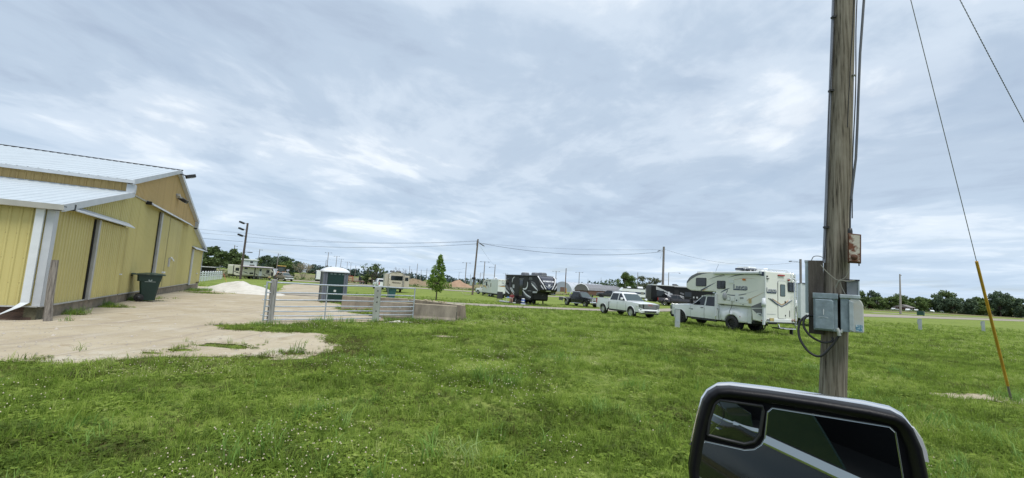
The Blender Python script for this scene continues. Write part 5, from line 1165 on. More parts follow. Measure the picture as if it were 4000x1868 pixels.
for s_ in (1, -1):
    window(-.19, 2.46, .64, 2.99, s_, CH, cp); w_ = window(-1.61, 2.35, -1.0, 2.83, s_, CH, cp); pan('mullion', rect(-1.33, 2.38, -1.29, 2.80), s_, CH, blackpl, w_, .03)
    # swooshes
    pan('grey_swoosh', [(1.42, 2.74), (1.20, 3.00), (.98, 3.14), (.54, 3.29), (-.62, 3.33), (.1, 3.24), (.62, 3.10), (1.05, 2.90), (1.44, 2.60)], s_, CH, greyv, cp, .006)
    pan('navy_swoosh', curve_band((-.90, 2.72), (-.45, 2.52), (.25, 2.20), .005, .06, .08), s_, CH, navy, cp, .006)
    pan('tan_swoosh', curve_band((-.35, 2.36), (-.1, 2.27), (.10, 2.20), .004, .05, .05), s_, CH, tanv, cp, .005)
    pan('grey_swoosh', curve_band((-1.5, 3.20), (-1.0, 3.10), (-.35, 2.90), .03, .045, .004), s_, CH, greyv, cp, .006); pan('grey_swoosh', curve_band((-1.56, 3.16), (-1.3, 3.10), (-1.1, 3.05), .02, .03, .004), s_, CH, greyv, cp, .006)
    pan('navy_swoosh', [(BK + .08, 3.36), (BK + .08, 3.12), (-3.6, 3.20), (-2.9, 3.20), (-2.3, 3.13), (-1.76, 3.02), (-2.3, 3.18), (-2.9, 3.26)], s_, CH, navy, cp, .006)
    pan('tan_swoosh', curve_band((-3.55, 2.98), (-2.9, 3.05), (-2.18, 2.90), .004, .02, .01), s_, CH, tanv, cp, .006)
    pan('navy_swoosh', curve_band((-1.93, 2.42), (-1.65, 2.34), (-1.28, 2.14), .005, .07, .03), s_, CH, navy, cp, .006); pan('navy_swoosh', curve_band((-1.78, 2.36), (-1.74, 2.20), (-1.62, 2.08), .01, .06, .01), s_, CH, greyv, cp, .006)
    pan('navy_swoosh', curve_band((-1.74, 2.06), (-2.1, 1.94), (-3.0, 2.12), .02, .05, .02), s_, CH, navy, cp, .006); pan('grey_swoosh', curve_band((-1.74, 2.03), (-2.2, 1.88), (-3.75, 2.38), .02, .04, .004), s_, CH, lgreyv, cp, .005)
    pan('tan_swoosh', curve_band((-2.62, 1.60), (-3.3, 1.86), (BK + .08, 2.26), .035, .03, .005), s_, CH, tanv, cp, .007)
    pan('grey_panel', [(BK + .07, 1.79), (BK + .07, 1.43), (-3.31, 1.38), (-3.31, 1.46)], s_, CH, greyv, cp, .006)
    pan('grey_panel', [(BK + .07, 1.40), (BK + .07, .93), (-3.66, 1.10), (-3.34, 1.34)], s_, CH, greyv, cp, .006)
    pan('white_line', [(BK + .07, 1.40), (-3.31, 1.36), (-3.31, 1.38), (BK + .07, 1.43)], s_, CH, gelcoat2, cp, .007)
    aw = MB().box(-3.95, min(s_ * CH, s_ * (CH + .14)), 3.22, -.77, max(s_ * CH, s_ * (CH + .14)), 3.37).build('roll_awning', wtrim, cp, bevel=.05); MB().box(-3.98, min(s_ * CH, s_ * (CH + .145)), 3.21, -3.88, max(s_ * CH, s_ * (CH + .145)), 3.38).build('awning_cap', greybox2, aw, bevel=.02)
    # fittings: vent, light, hatches, bubble, plugs
    pan('vent_hatch', rect(-2.17, 2.71, -1.85, 2.89), s_, CH, gelcoat2, cp, .035); pan('porch_light', rrect(-2.96, 2.87, -2.78, 2.97, .03), s_, CH, amber_lens, cp, .05)
    MB().lathe([(.0, 0), (.05, -.03)], 8, (-1.0, s_ * CH, 1.9), 'y')
    mb = MB(); loops = []
    for k, (dx_, yy) in enumerate(((1.0, 0), (.95, .06), (.6, .11), (.1, .12))): loops.append([(-1.58 + .15 * dx_ * math.cos(a) * (1 if math.cos(a) > 0 else .8), s_ * (CH + yy), 1.92 + .23 * (dx_ * .9 + .1) * math.sin(a)) for a in np.linspace(0, 2 * math.pi, 18)[:-1]])
    mb.loft(loops, smooth=True).build('bubble_vent', M('vent_grey', (.30, .31, .33), .4), cp)
    pan('grey_panel', rect(-.68, 1.42, -.02 - .6, 1.43), s_, CH, greyv, cp, .004)
    h_ = pan('hatch', rrect(-1.95, 1.70, -1.74, 1.91, .04), s_, CH, blackpl, cp, .012); pan('hatch_door', rrect(-1.935, 1.715, -1.755, 1.895, .03), s_, CH, gelcoat2, h_, .018)
    h_ = pan('power_hatch', rrect(-2.24, 1.68, -1.98, 1.91, .04), s_, CH, gelcoat2, cp, .04)
    h_ = pan('tall_hatch', rect(-2.52, 1.62, -2.29, 2.13), s_, CH, gelcoat2, cp, .02); pan('latch', rect(-2.44, 1.70, -2.36, 1.78), s_, CH, blackpl, h_, .03)
    h_ = pan('fridge_hatch', rect(-3.04, 1.60, -2.57, 1.97), s_, CH, gelcoat2, cp, .02)
    for k in range(3): pan('louvre', rect(-2.84, 1.84 + .035 * k, -2.62, 1.86 + .035 * k), s_, CH, greyv, h_, .03)
    pan('water_heater_cover', rect(-3.33, 1.63, -3.17, 1.89), s_, CH, M('cover_tan', (.46, .36, .19), .5), cp, .03)
    pan('reflector', rect(-2.86, 1.50, -2.76, 1.53), s_, CH, blackpl, cp, .02)
    h_ = pan('lower_hatch', rrect(-3.95, .95, -3.68, 1.14, .05), s_, CH, gelcoat2, cp, .02); pan('hatch_mark', [(-3.92, .99), (-3.74, 1.09), (-3.92, 1.11)], s_, CH, greyv, h_, .026)
    pan('marker_light', rrect(-4.06, .74, -3.94, .79, .02), s_, CH, red_lens, cp, .03)
    # jacks at the corners
    for xj, y_ in ((-.98, CH + .06), (BK + .03, CH + .08)):
        j = MB().box(xj - .05, min(s_ * (y_ - .05), s_ * (y_ + .05)), .55 if xj < -2 else .72, xj + .05, max(s_ * (y_ - .05), s_ * (y_ + .05)), 1.62 if xj < -2 else 2.05).build('camper_jack', wtrim, cp, bevel=.01)
        if xj < -2: MB().lathe([(.06, 1.52), (.11, 1.53), (.11, 1.72), (.09, 1.75), (.09, 1.95), (.0, 1.96)], 12, (xj, s_ * y_, 0)).build('jack_motor', wtrim, j)
        MB().tube([(xj, s_ * y_, .38 if xj < -2 else .55), (xj, s_ * y_, .75)], .028, 8).build('jack_leg', chrome, j)
    MB().tube([(BK - .0, s_ * (CH - .0), .75), (BK - .0, s_ * (CH - .0), 3.36)], .045, 8).build('corner_moulding', gelcoat2, cp)
MB().tube(smooth_path([(-2.1, CH + .05, 1.70), (-2.12, CH + .07, 1.40), (-2.02, CH + .10, 1.15), (-1.95, CH + .08, .98)]), .012, 6).build('power_cord', cab, cp)
def side_text(nm, body, size, mat, parent, x, z, y, s_, **k):     # reads from outside on the left (+Y) or right side
    if s_ > 0: m4 = Matrix(((-1, 0, 0, x), (0, 0, 1, y), (0, 1, 0, z), (0, 0, 0, 1)))
    else: m4 = Matrix(((1, 0, 0, x), (0, 0, -1, -y), (0, 1, 0, z), (0, 0, 0, 1)))
    return text_mesh(nm, body, size, mat, parent, m4, **k)
def end_text(nm, body, size, mat, parent, y, z, x, d, **k):
    m4 = Matrix(((0, 0, d, x), (d, 0, 0, y), (0, 1, 0, z), (0, 0, 0, 1))); return text_mesh(nm, body, size, mat, parent, m4, **k)
for s_ in (1, -1):
    side_text('lettering_shade', 'Lance', .40, navy, cp, -2.585 - .02 * s_, 2.475, CH + .008, s_, bold=.020, extrude=.002); side_text('lettering', 'Lance', .40, lgreyv, cp, -2.585, 2.50, CH + .012, s_, bold=.004, extrude=.003)
    pan('underline', rect(-3.0, 2.315, -2.17, 2.345), s_, CH, navy, cp, .008)
# rear wall
end_text('lettering_shade', 'Lance', .33, navy, cp, .69, 2.385, BK - .008, -1, bold=.016, extrude=.002); end_text('lettering', 'Lance', .33, lgreyv, cp, .69, 2.405, BK - .012, -1, bold=.003, extrude=.003)
endp('underline', rect(.33, 2.235, 1.04, 2.262), BK, -1, navy, cp)
dr = endp('door', rrect(-.43, .90, .21, 2.94, .10), BK, -1, greyv, cp, .010); endp('door_leaf', rrect(-.415, .915, .195, 2.925, .09), BK, -1, gelcoat, dr, .018); endp('door_window', rrect(-.345, 2.10, .055, 2.75, .06), BK, -1, blackpl, dr, .026); endp('door_pane', rrect(-.315, 2.13, .025, 2.72, .05), BK, -1, M('frosted_pane', (.10, .14, .15), .15), dr, .030)
endp('latch', rect(-.38, 1.74, -.30, 1.86), BK, -1, blackpl, dr, .04); endp('latch', rect(-.38, 1.04, -.33, 1.12), BK, -1, blackpl, dr, .04)
w_ = endp('rear_window', rrect(-1.13, 2.38, -.58, 2.90, .08), BK, -1, blackpl, cp, .02); endp('pane', rrect(-1.10, 2.41, -.61, 2.87, .06), BK, -1, glass, w_, .026)
for nm, mt, o_ in (('navy_chevron', navy, 0), ('grey_chevron', lgreyv, .05), ('tan_chevron', tanv, .10)):
    endp(nm, [(.95 - o_ * 3, 1.98 - o_ * .2), (.36, 1.68 + o_), (-.06, 1.51 + o_), (-.44, 1.66 + o_), (-.93 + o_ * 3, 1.93), (-.44, 1.71 + o_), (-.06, 1.57 + o_), (.36, 1.74 + o_)], BK, -1, mt, cp, .021 + o_ * .02)
MB().box(BK - .05, -1.06, .70, BK - .0, 1.06, .88).build('rear_bumper', gelcoat2, cp, bevel=.02); MB().box(BK - .07, -1.0, .655, BK - .02, 1.0, .70).build('bumper_strip', blackpl, cp)
endp('number_plate', rect(.58, .76, .88, .92), BK - .05, -1, M('plate_gold', (.45, .36, .15), .5, var=.5, scale=30), cp, .012)
for y_ in (.95,): MB().lathe([(.05, 0), (.075, -.012), (.05, -.02)], 14, (BK - .052, y_, .82), 'x').build('hose_ring', blackpl, cp)
MB().box(BK - .06, 1.055, .77, BK - .045, 1.09, .87).build('vent_slot', blackpl, cp)
MB().lathe([(0, -.04), (.07, -.03), (.075, 0)], 14, (BK - .03, -1.02, .83), 'x').build('tail_light', red_lens, cp); MB().lathe([(.05, -.03), (.075, -.012), (.05, -.0)], 14, (BK - .045, -.86, .82), 'x').build('hose_ring', M('rust_ring', (.25, .10, .05), .5), cp)
endp('light_bar', rrect(-.30, 3.20, .20, 3.27, .03), BK, -1, red_lens, cp, .05); endp('rear_light', rrect(-.72, 2.98, -.58, 3.06, .03), BK, -1, red_lens, cp, .05); endp('rear_light', rrect(1.0, 3.08, 1.08, 3.16, .02), BK, -1, blackpl, cp, .04); endp('camera', rrect(.92, 2.97, 1.06, 3.02, .02), BK, -1, blackpl, cp, .05)
endp('lower_door', rect(.38, 1.12, 1.05, 1.14), BK, -1, lgreyv, cp); endp('slot', rect(-.74, 1.0, -.70, 1.36), BK, -1, blackpl, cp)
# roof rack, ladder, vents
ld = MB()
for y_ in (-.86, -1.10): ld.tube(smooth_path([(BK - .02, y_, .78), (BK - .14, y_, .82), (BK - .16, y_, 1.0), (BK - .16, y_, 2.75), (BK - .12, y_, 3.0), (BK + .1, y_, 3.45), (BK + .35, y_, 3.42)], 4), .016, 8)
ldo = ld.build('ladder', chrome, cp)
for z in (1.05, 1.40, 1.75, 2.10, 2.42, 2.72): MB().tube([(BK - .16, -.86, z), (BK - .16, -1.10, z)], .014, 6).build('rung', chrome, ldo)
for y_ in (-.5, -.15): MB().tube(smooth_path([(BK - .03, y_ - .4, 3.12), (BK - .18, y_ - .4, 3.08), (BK - .18, y_ - .4, 2.95)], 4), .03, 6).build('grab_handle', wtrim, cp)
ac(-2.05, 0, 3.38, cp, gelcoat2, 1.0, .70, .34); ac(-3.2, .2, 3.38, cp, gelcoat2, .5, .5, .14)
rk = MB()
for y_ in (-.9, .9): rk.tube([(-3.9, y_, 3.52), (-2.6, y_, 3.56)], .016, 6)
for x_ in (-3.9, -3.3, -2.7): rk.tube([(x_, -.9, 3.38), (x_, -.9, 3.53), (x_, .9, 3.53), (x_, .9, 3.38)], .014, 6)
rk.build('roof_rack', chrome, cp); MB().box(-3.0, .3, 3.50, -2.0, .85, 3.60).build('solar_panel', M('solar_dark', (.02, .03, .06), .2), cp); MB().box(.2, -.8, 3.36, .92, .8, 3.40).build('roof_rail', lgreyv, cp)
MB().tube(smooth_path([(-.45, .7, 3.36), (-.52, .7, 3.55), (-.68, .7, 3.85)], 4), .008, 5).build('aerial', blackpl, cp)
MB().tube(smooth_path([(BK - .05, -1.14, 1.55), (BK - .1, -1.15, 1.3), (BK - .12, -1.17, 1.0), (BK - .05, -1.2, .6)]), .018, 6).build('jack_hose', cab, cp)
# hitch, steps and a block on the grass
st = MB().box(BK - .35, -.62, .36, BK + .3, .25, .42).tube([(BK - .1, .32, .62), (BK - .12, .34, .40), (BK - .4, -.2, .38)], .02, 6).build('folded_step', blackpl, cp); MB().tube([(BK - .1, .30, .62), (BK - .2, .32, .42), (BK - .42, .1, .40), (BK - .45, -.55, .40)], .022, 6).build('step_frame', wtrim, cp)
MB().box(BK - .2, -.7, .08, BK - .05, -.62, .45).build('step_leg', blackpl, cp)
o = MB().box(-.28, -.18, 0, .28, .18, .13).build('step_block', M('block_dark', (.06, .065, .07), .8), None, bevel=.01, loc=at_ground(18.55, 26.1, -.02)); o.rotation_euler[2] = R(20); tag(o, 'low dark step block on the grass behind the truck camper', 'step block')

# --- enclosed white trailer behind the camper
tr = thing('cargo_trailer', 'tall white enclosed trailer showing just behind the rear of the truck camper', 'trailer', at_ground(25.6, 37.0), R(66))
MB().box(-2.6, -1.2, .60, 2.6, 1.2, 3.45).build('body', wtrim, tr, bevel=.04); MB().box(-2.63, -1.22, 3.36, 2.62, 1.22, 3.47).build('roof_edge', greyv, tr); MB().box(-2.64, -1.22, .58, -2.6, -1.10, 3.4).box(-2.64, 1.10, .58, -2.6, 1.22, 3.4).build('rear_frame', wtrim, tr)
MB().box(-2.62, -.01, .64, -2.605, .01, 3.3).build('door_gap', gap, tr); tandem(tr, (-.45, .45), 1.22)

# --- black fifth wheel
bt = thing('fifth_wheel_trailer', 'big black fifth wheel trailer with white chevron nose and Momentum lettering', 'camper trailer', at_ground(3.0, 57.0), R(-60))
BH = 1.25; bl = M('black_gelcoat', (.007, .0075, .009), .32, var=.1, spec=.3)
shell(bt, [(-4.9, .62), (1.75, .55), (1.9, .70), (1.9, 1.66), (3.55, 1.74), (3.82, 1.95), (3.72, 2.7), (3.30, 3.40), (2.9, 3.66), (-4.9, 3.72)], BH, bl, bevel=.05)
MB().box(-4.95, -BH - .02, 3.70, 2.9, BH + .02, 3.74).build('roof_membrane', lgreyv, bt)
for x_ in (-1.9, .65, 2.2): ac(x_, 0, 3.74, bt, M('ac_grey', (.12, .125, .14), .5), .95, .8, .36)
NX = 3.86
def nose(name, pts, mat, o_=.0, n=1):      # polygon in (y, z) wrapped on the sloped nose
    def X(z): return (lerp(3.82, 3.72, (z - 1.95) / .75) if z < 2.7 else lerp(3.72, 3.30, (z - 2.7) / .7) if z < 3.4 else lerp(3.30, 2.9, (z - 3.4) / .26)) if z > 1.95 else lerp(3.55, 3.82, max(0, (z - 1.74) / .21))
    v = [(X(z) + .014 + o_, y, z) for y, z in pts]; w = [(X(z) - .02, y, z) for y, z in pts]; k = len(pts)
    return MB().add(v + w, [tuple(range(k))] + [(i, (i + 1) % k, k + (i + 1) % k, k + i) for i in range(k)]).build(name, mat, bt)
for z0, z1 in ((2.35, 2.7), (2.7, 3.4), (3.4, 3.64)):
    f_ = lambda z: lerp(.30, 1.0, (z - 1.95) / 1.6)
    nose('nose_panel', [(-f_(z0), z0), (f_(z0), z0), (f_(z1), z1), (-f_(z1), z1)], M('nose_slate', (.05, .055, .075), .25, coat=.5))
for sg in (-1, 1):
    pts = [(.22, 1.80), (.42, 2.10), (.66, 2.45), (.82, 2.70), (1.02, 3.05), (1.16, 3.40), (1.10, 3.64)]
    for (y0, z0), (y1, z1) in zip(pts[:-1], pts[1:]): nose('white_chevron', [(sg * y0, z0), (sg * (y0 + .13), z0), (sg * (y1 + .13), z1), (sg * y1, z1)], whitev, .02)
    nose('grey_flash', [(sg * .80, 2.0), (sg * 1.20, 2.35), (sg * 1.20, 2.62), (sg * .86, 2.2)], lgreyv, .012); nose('navy_chevron', [(sg * .02, 2.02), (sg * .45, 2.30), (sg * .50, 2.45), (sg * .02, 2.16)], navy, .012); nose('grey_chevron', [(sg * .02, 2.18), (sg * .5, 2.46), (sg * .56, 2.56), (sg * .02, 2.27)], lgreyv, .012)
nose('white_chevron', [(-.35, 1.80), (.35, 1.80), (.30, 1.90), (-.30, 1.90)], whitev, .02)
mN = Matrix.Translation((3.60, 0, 3.02)) @ Matrix(((0, -.5145, .8575, 0), (1, 0, 0, 0), (0, .8575, .5145, 0), (0, 0, 0, 1)))
text_mesh('lettering', 'MOMENTUM', .29, whitev, bt, mN, bold=.010, shear=.15); mN2 = Matrix.Translation((3.785, 0, 2.52)) @ Matrix(((0, -.132, .991, 0), (1, 0, 0, 0), (0, .991, .132, 0), (0, 0, 0, 1)))
text_mesh('emblem', 'M', .36, whitev, bt, mN2, bold=.025, shear=.25)
MB().box(1.905, -.95, .75, 1.93, .95, 1.55).build('storage_door', M('black_satin', (.008, .008, .009), .5), bt); MB().box(1.925, .25, 1.22, 1.95, .45, 1.32).build('latch', greyv, bt)
s_ = -1
for a, b, z0, z1 in ((-.1, .95, .95, 3.55), (-3.3, -1.2, 0.95, 3.6)): pan('slide_panel', rect(a, z0, b, z1), s_, BH, M('black_satin', (.008, .008, .009), .5), bt, .03)
window(-4.55, 2.35, -3.9, 3.25, s_, BH, bt); window(-2.95, 2.2, -2.3, 3.2, s_, BH, bt); window(.1, 2.35, .75, 3.2, s_, BH, bt)
dr = pan('door', rrect(-1.12, .95, -.30, 3.05, .08), s_, BH, glass, bt, .03); pan('door_frame', rect(-1.16, 3.05, -.26, 3.09), s_, BH, lgreyv, dr, .035)
for poly in (curve_band((-4.9, 1.68), (-4.4, 1.42), (-3.7, 1.15), .30, .22, .10), curve_band((-3.5, 1.95), (-3.0, 1.5), (-2.4, 1.10), .12, .16, .08), curve_band((-3.2, 1.98), (-2.8, 1.65), (-2.35, 1.35), .10, .14, .06), curve_band((-.2, 1.75), (.6, 1.15), (1.7, .95), .14, .18, .10), curve_band((-.2, 1.95), (1.0, 1.75), (.85, 2.85), .14, .20, .12), curve_band((-3.05, 2.7), (-3.05, 3.35), (-2.4, 3.42), .10, .14, .08), curve_band((1.65, 2.75), (2.4, 2.35), (3.1, 1.98), .04, .13, .04), curve_band((1.8, 2.55), (2.5, 2.2), (3.2, 1.86), .03, .10, .03)):
    pan('white_swoosh', poly, s_, BH, whitev, bt, .036)
for poly in (curve_band((-4.9, 2.25), (-4.3, 2.0), (-3.6, 1.55), .42, .4, .1), curve_band((.0, 1.35), (.8, .95), (1.6, .78), .12, .2, .08), curve_band((-3.7, 2.9), (-3.55, 2.3), (-3.6, 1.9), .06, .1, .06), curve_band((1.5, 3.0), (2.4, 2.8), (3.1, 2.2), .05, .25, .05)): pan('grey_swoosh', poly, s_, BH, greyv, bt, .033)
for r_ in (rect(1.05, 3.35, 1.85, 3.39), rect(1.05, 3.2, 1.85, 3.24), rect(-1.2, 3.22, -.2, 3.25), rect(.95, 1.72, 1.8, 1.76), rect(-4.85, 2.9, -4.6, 3.1), rect(-2.85, 1.95, -2.4, 2.4)): pan('white_flash', r_, s_, BH, lgreyv, bt, .04)
pan('nose_cap_light', [(2.1, 1.72), (3.2, 1.74), (3.0, 1.55), (2.1, 1.5)], s_, BH, lgreyv, bt, .02); pan('nose_cap_light', [(2.1, 1.72), (3.2, 1.74), (3.0, 1.55), (2.1, 1.5)], 1, BH, lgreyv, bt, .02)
aw = MB().tube([(-4.6, -BH - .12, 3.62), (2.3, -BH - .12, 3.62)], .075, 10).build('roll_awning', awn_black, bt)
so_ = MB().box(-.6, BH, 1.35, 2.45, BH + .75, 3.45).build('slide_out', bl, bt, bevel=.03); MB().box(-.65, BH, 3.43, 2.5, BH + .85, 3.48).build('slide_awning', awn_black, so_)
for z in (3.28, 3.12, 1.45): MB().box(2.45, BH + .05, z, 2.462, BH + .70, z + .05).build('white_flash', lgreyv, so_)
for y_ in (-.75, .75):
    lg = MB().box(1.45, y_ - .06, .18, 1.58, y_ + .06, .8).build('landing_leg', blackpl, bt); MB().box(1.4, y_ - .13, 0, 1.63, y_ + .13, .05).build('foot', blackpl, lg)
tandem(bt, (-2.9, -2.0, -1.1), BH); MB().box(-1.05, -BH - .5, .28, -.35, -BH, .34).box(-1.0, -BH - .8, .10, -.4, -BH - .5, .16).build('entry_step', blackpl, bt)

# --- white trailer with swoosh graphics
wt = thing('travel_trailer', 'white travel trailer with orange and red swooshes behind the black fifth wheel', 'camper trailer', at_ground(-2.4, 79.3), R(113))
WH = 1.22
shell(wt, [(-4.1, .62), (3.7, .62), (3.9, .9), (3.85, 2.2), (3.2, 2.85), (2.3, 3.12), (-4.1, 3.16)], WH, gelcoat2, bevel=.06)
for s_ in (1, -1):
    window(1.35, 1.85, 1.95, 2.55, s_, WH, wt); window(-.2, 2.72, .2, 2.98, s_, WH, wt)
    pan('dark_stripe', curve_band((3.3, 2.1), (2.5, 3.0), (.4, 2.88), .03, .07, .02), s_, WH, tanv, wt, .012)
    for k in range(6): pan('checker', rect(2.6 - .42 * k, 2.3 + .10 * k + .04 * (k % 2), 2.84 - .42 * k, 2.45 + .10 * k + .04 * (k % 2)), s_, WH, greyv, wt, .014)
    for c, p in ((redv, ((3.7, 1.75), (3.2, 1.95), (2.8, 1.75))), (yelv, ((3.5, 1.75), (2.3, 2.2), (1.4, 1.25))), (yelv, ((3.3, 1.62), (2.3, 1.95), (1.7, 1.3))), (redv, ((1.3, 2.2), (.8, 1.9), (.25, 1.5)))): pan('swoosh', curve_band(*p, .03, .13, .02), s_, WH, c, wt, .014)
    pan('lower_skirt', rect(-4.0, .64, 3.6, .72), s_, WH, lgreyv, wt, .012); dr = pan('door', rrect(-.95, .75, -.35, 2.65, .06), s_, WH, gelcoat, wt, .02); pan('door_window', rect(-.82, 1.75, -.48, 2.4), s_, WH, glass, dr, .026)
for p, c in ((((1.15, 2.02), (0.3, 1.98), (-.3, 2.03)), redv), (((1.2, 2.0), (.2, 1.90), (-1.1, 1.90)), yelv), (((.55, 2.12), (.1, 2.2), (-.25, 2.32)), greyv), (((.1, 2.10), (-.3, 2.2), (-.65, 2.34)), greyv), (((-.3, 2.08), (-.7, 2.16), (-1.0, 2.28)), greyv), (((-.2, 1.85), (-.4, 1.3), (-.75, .85)), lgreyv)): endp('swoosh', curve_band(*p, .02, .10, .02), -4.1, -1, c, wt, .012)
for k in range(2): endp('dark_mark', rect(-.55 + .62 * (1 - k), 2.47, -.05 + .62 * (1 - k) - .02, 2.56 + .02 * (1 - k)), -4.1, -1, greyv, wt, .012)
mk_ = endp('light_bar', rect(-1.18, 2.88, 1.18, 3.08), -4.1, -1, gelcoat, wt, .03)
for y_ in (-.9, -.4, -.1, .2, .5, .95): endp('marker_light', rect(y_ - .05, 2.95, y_ + .05, 3.02), -4.1, -1, redv, mk_, .05)
for y_ in (-.95, .95): endp('tail_light', rect(y_ - .12, .80, y_ + .12, .92), -4.1, -1, red_lens, wt, .03)
endp('ramp_outline', rect(-.6, 2.68, .55, 2.70), -4.1, -1, lgreyv, wt, .012); endp('bumper_marks', rect(-.2, .70, .3, .78), -4.1, -1, greyv, wt, .02)
MB().box(-4.2, -1.1, .45, -4.1, 1.1, .56).build('rear_bumper', blackpl, wt); ac(.6, 0, 3.15, wt, wtrim); tandem(wt, (-.7, .2), WH); MB().box(-3.9, -1.1, .42, 3.6, 1.1, .62).build('frame_rail', under, wt)

# --- beige camper on the left of the young tree
pm = thing('travel_trailer', 'beige camper seen from behind with a wide dark rear window and slide-outs', 'camper trailer', at_ground(-19.4, 74.0), R(110))
PH = 1.2; pc = M('beige_gelcoat', (.50, .45, .38), .4, var=.03)
secs = []
for x_ in (-3.6, 3.6): secs.append([(x_, -PH, .75), (x_, PH, .75), (x_, PH, 3.02), (x_, .8, 3.20), (x_, 0, 3.28), (x_, -.8, 3.20), (x_, -PH, 3.02)])
MB().loft(secs).build('body', pc, pm, bevel=.03)
g_ = [[(x_, y_, 3.03 + .27 * (1 - (y_ / 1.24) ** 2)) for y_ in np.linspace(-1.24, 1.24, 9)] for x_ in (-3.66, 3.6)]; MB().sheet(g_).build('roof', white_paint, pm)
w_ = endp('rear_window', rrect(-.93, 1.95, .92, 2.68, .07), -3.6, -1, blackpl, pm, .02); endp('pane', rrect(-.89, 1.99, .88, 2.64, .05), -3.6, -1, glass, w_, .028)
end_text('lettering', 'Palomino', .36, M('brown_vinyl', (.10, .075, .06), .5), pm, .05, 1.58, -3.612, -1, shear=.35, bold=.01); endp('number_plate', rect(.98, 1.12, 1.14, 1.24), -3.6, -1, blackpl, pm, .02)
for y_ in (.35, .15, -.12): endp('marker_light', rect(y_ - .05, 3.0, y_ + .05, 3.06), -3.6, -1, blackpl, pm, .03)
for y_ in (-1.0, -1.17): pass
ld = MB().tube([(-3.7, -.92, .9), (-3.7, -.92, 3.1), (-3.5, -.92, 3.3)], .025, 6).tube([(-3.7, -1.13, .9), (-3.7, -1.13, 3.0), (-3.5, -1.13, 3.2)], .025, 6).build('ladder', greyv, pm)
for k in range(7): MB().tube([(-3.7, -.92, .95 + .3 * k), (-3.7, -1.13, .95 + .3 * k)], .018, 5).build('rung', greyv, ld)
sl_ = MB().box(-3.2, -PH - .85, .85, -.4, -PH, 2.78).build('slide_out', pc, pm, bevel=.03); e_ = MB().prism(rrect(-PH - .68, 1.95, -PH - .16, 2.50, .05), 'x', -3.222, -3.19).build('window', glass, sl_); MB().box(-3.4, -PH - 1.35, 2.62, -.5, -PH - .85, 2.68).build('awning', awn_black, sl_)
sl2 = MB().box(-2.9, PH, .85, .4, PH + .62, 2.95).build('slide_out', taupe, pm, bevel=.03); MB().box(-2.92, PH + .05, .84, -2.88, PH + .58, 2.9).build('end_panel', taupe, sl2)
for s_ in (1,):
    window(1.2, 2.1, 1.9, 2.6, s_, PH, pm); pan('swoosh', curve_band((3.3, 1.9), (2.2, 1.4), (.6, 1.0), .04, .14, .03), s_, PH, greyv, pm, .012); pan('white_front', rect(2.6, 1.5, 3.55, 3.0), s_, PH, gelcoat, pm, .012)
ac(.9, .35, 3.25, pm, M('ac_grey', (.12, .125, .14), .5), .7, .7, .3); ac(-2.3, -.30, 3.22, pm, M('vent_black', (.02, .02, .02), .4), .55, .85, .26); MB().box(-3.72, -1.1, .55, -3.58, 1.1, .68).build('rear_bumper', blackpl, pm); MB().box(-3.5, -1.1, .5, 3.4, 1.1, .76).build('frame_rail', under, pm); tandem(pm, (-.6, .3), PH)
endp('rear_light', rect(1.06, 2.55, 1.16, 2.85), -3.6, -1, whitev, pm, .02); endp('rear_light', rect(1.06, 2.2, 1.16, 2.45), -3.6, -1, whitev, pm, .02)

# --- left trailer with the long awning
lt = thing('travel_trailer', 'cream trailer with black swooshes and a long grey awning in front of the trees', 'camper trailer', at_ground(-61.0, 104.4), R(58))
LH = 1.22
shell(lt, [(-5.2, 1.0), (-4.5, .72), (3.5, .72), (4.6, 1.1), (4.75, 1.5), (4.1, 2.8), (3.6, 3.06), (-5.2, 3.12), (-5.3, 2.9)], LH, cream, bevel=.05); MB().prism([(4.3, 1.1), (4.78, 1.5), (4.5, 2.1), (3.9, 3.0), (3.7, 3.0), (4.1, 2.0)], 'y', -LH - .02, LH + .02).build('front_cap', whitev, lt)
s_ = -1
pan('black_band', rect(-3.55, .80, -3.25, 3.0), s_, LH, awn_black, lt, .015); pan('black_band', rect(-.62, .80, -.30, 3.0), s_, LH, awn_black, lt, .015); pan('black_rear', [(-5.25, 1.0), (-5.05, .9), (-5.1, 3.0), (-5.28, 3.0)], s_, LH, awn_black, lt, .015)
sb = MB().box(-3.4, -LH - .35, .95, -.7, -LH, 2.75).build('slide_out', cream, lt, bevel=.02)
window(-4.75, 1.75, -3.95, 2.45, s_, LH, lt); window(-3.0, 2.25, -2.3, 2.6, s_, LH + .35, lt); window(-1.75, 1.15, -.9, 1.55, s_, LH + .35, lt); window(2.3, 1.65, 3.05, 2.3, s_, LH, lt)
dr = pan('door', rrect(.55, .85, 1.25, 2.72, .06), s_, LH, whitev, lt, .02); pan('door_window', rect(.68, 1.9, 1.1, 2.5), s_, LH, glass, dr, .026); pan('pass_door', rect(3.5, .95, 4.05, 1.85), s_, LH, awn_black, lt, .015)
for p in (((-5.2, 1.75), (-4.3, 1.3), (-3.6, 1.2)), ((-3.2, 1.65), (-2.6, 1.5), (-2.0, 1.25)), ((2.0, 1.6), (2.7, 1.35), (3.6, 1.2)), ((-.2, 1.35), (.1, 1.1), (.5, .85)), ((1.5, 1.3), (1.9, 1.05), (2.3, .85)), ((3.4, 2.75), (4.0, 2.5), (4.3, 1.9)), ((3.3, 2.6), (3.9, 2.3), (4.1, 1.8))): pan('black_swoosh', curve_band(*p, .06, .2, .02), s_, LH if p[0][0] > -.5 or p[0][0] < -3.3 else LH + .35, blackpl, lt, .012)
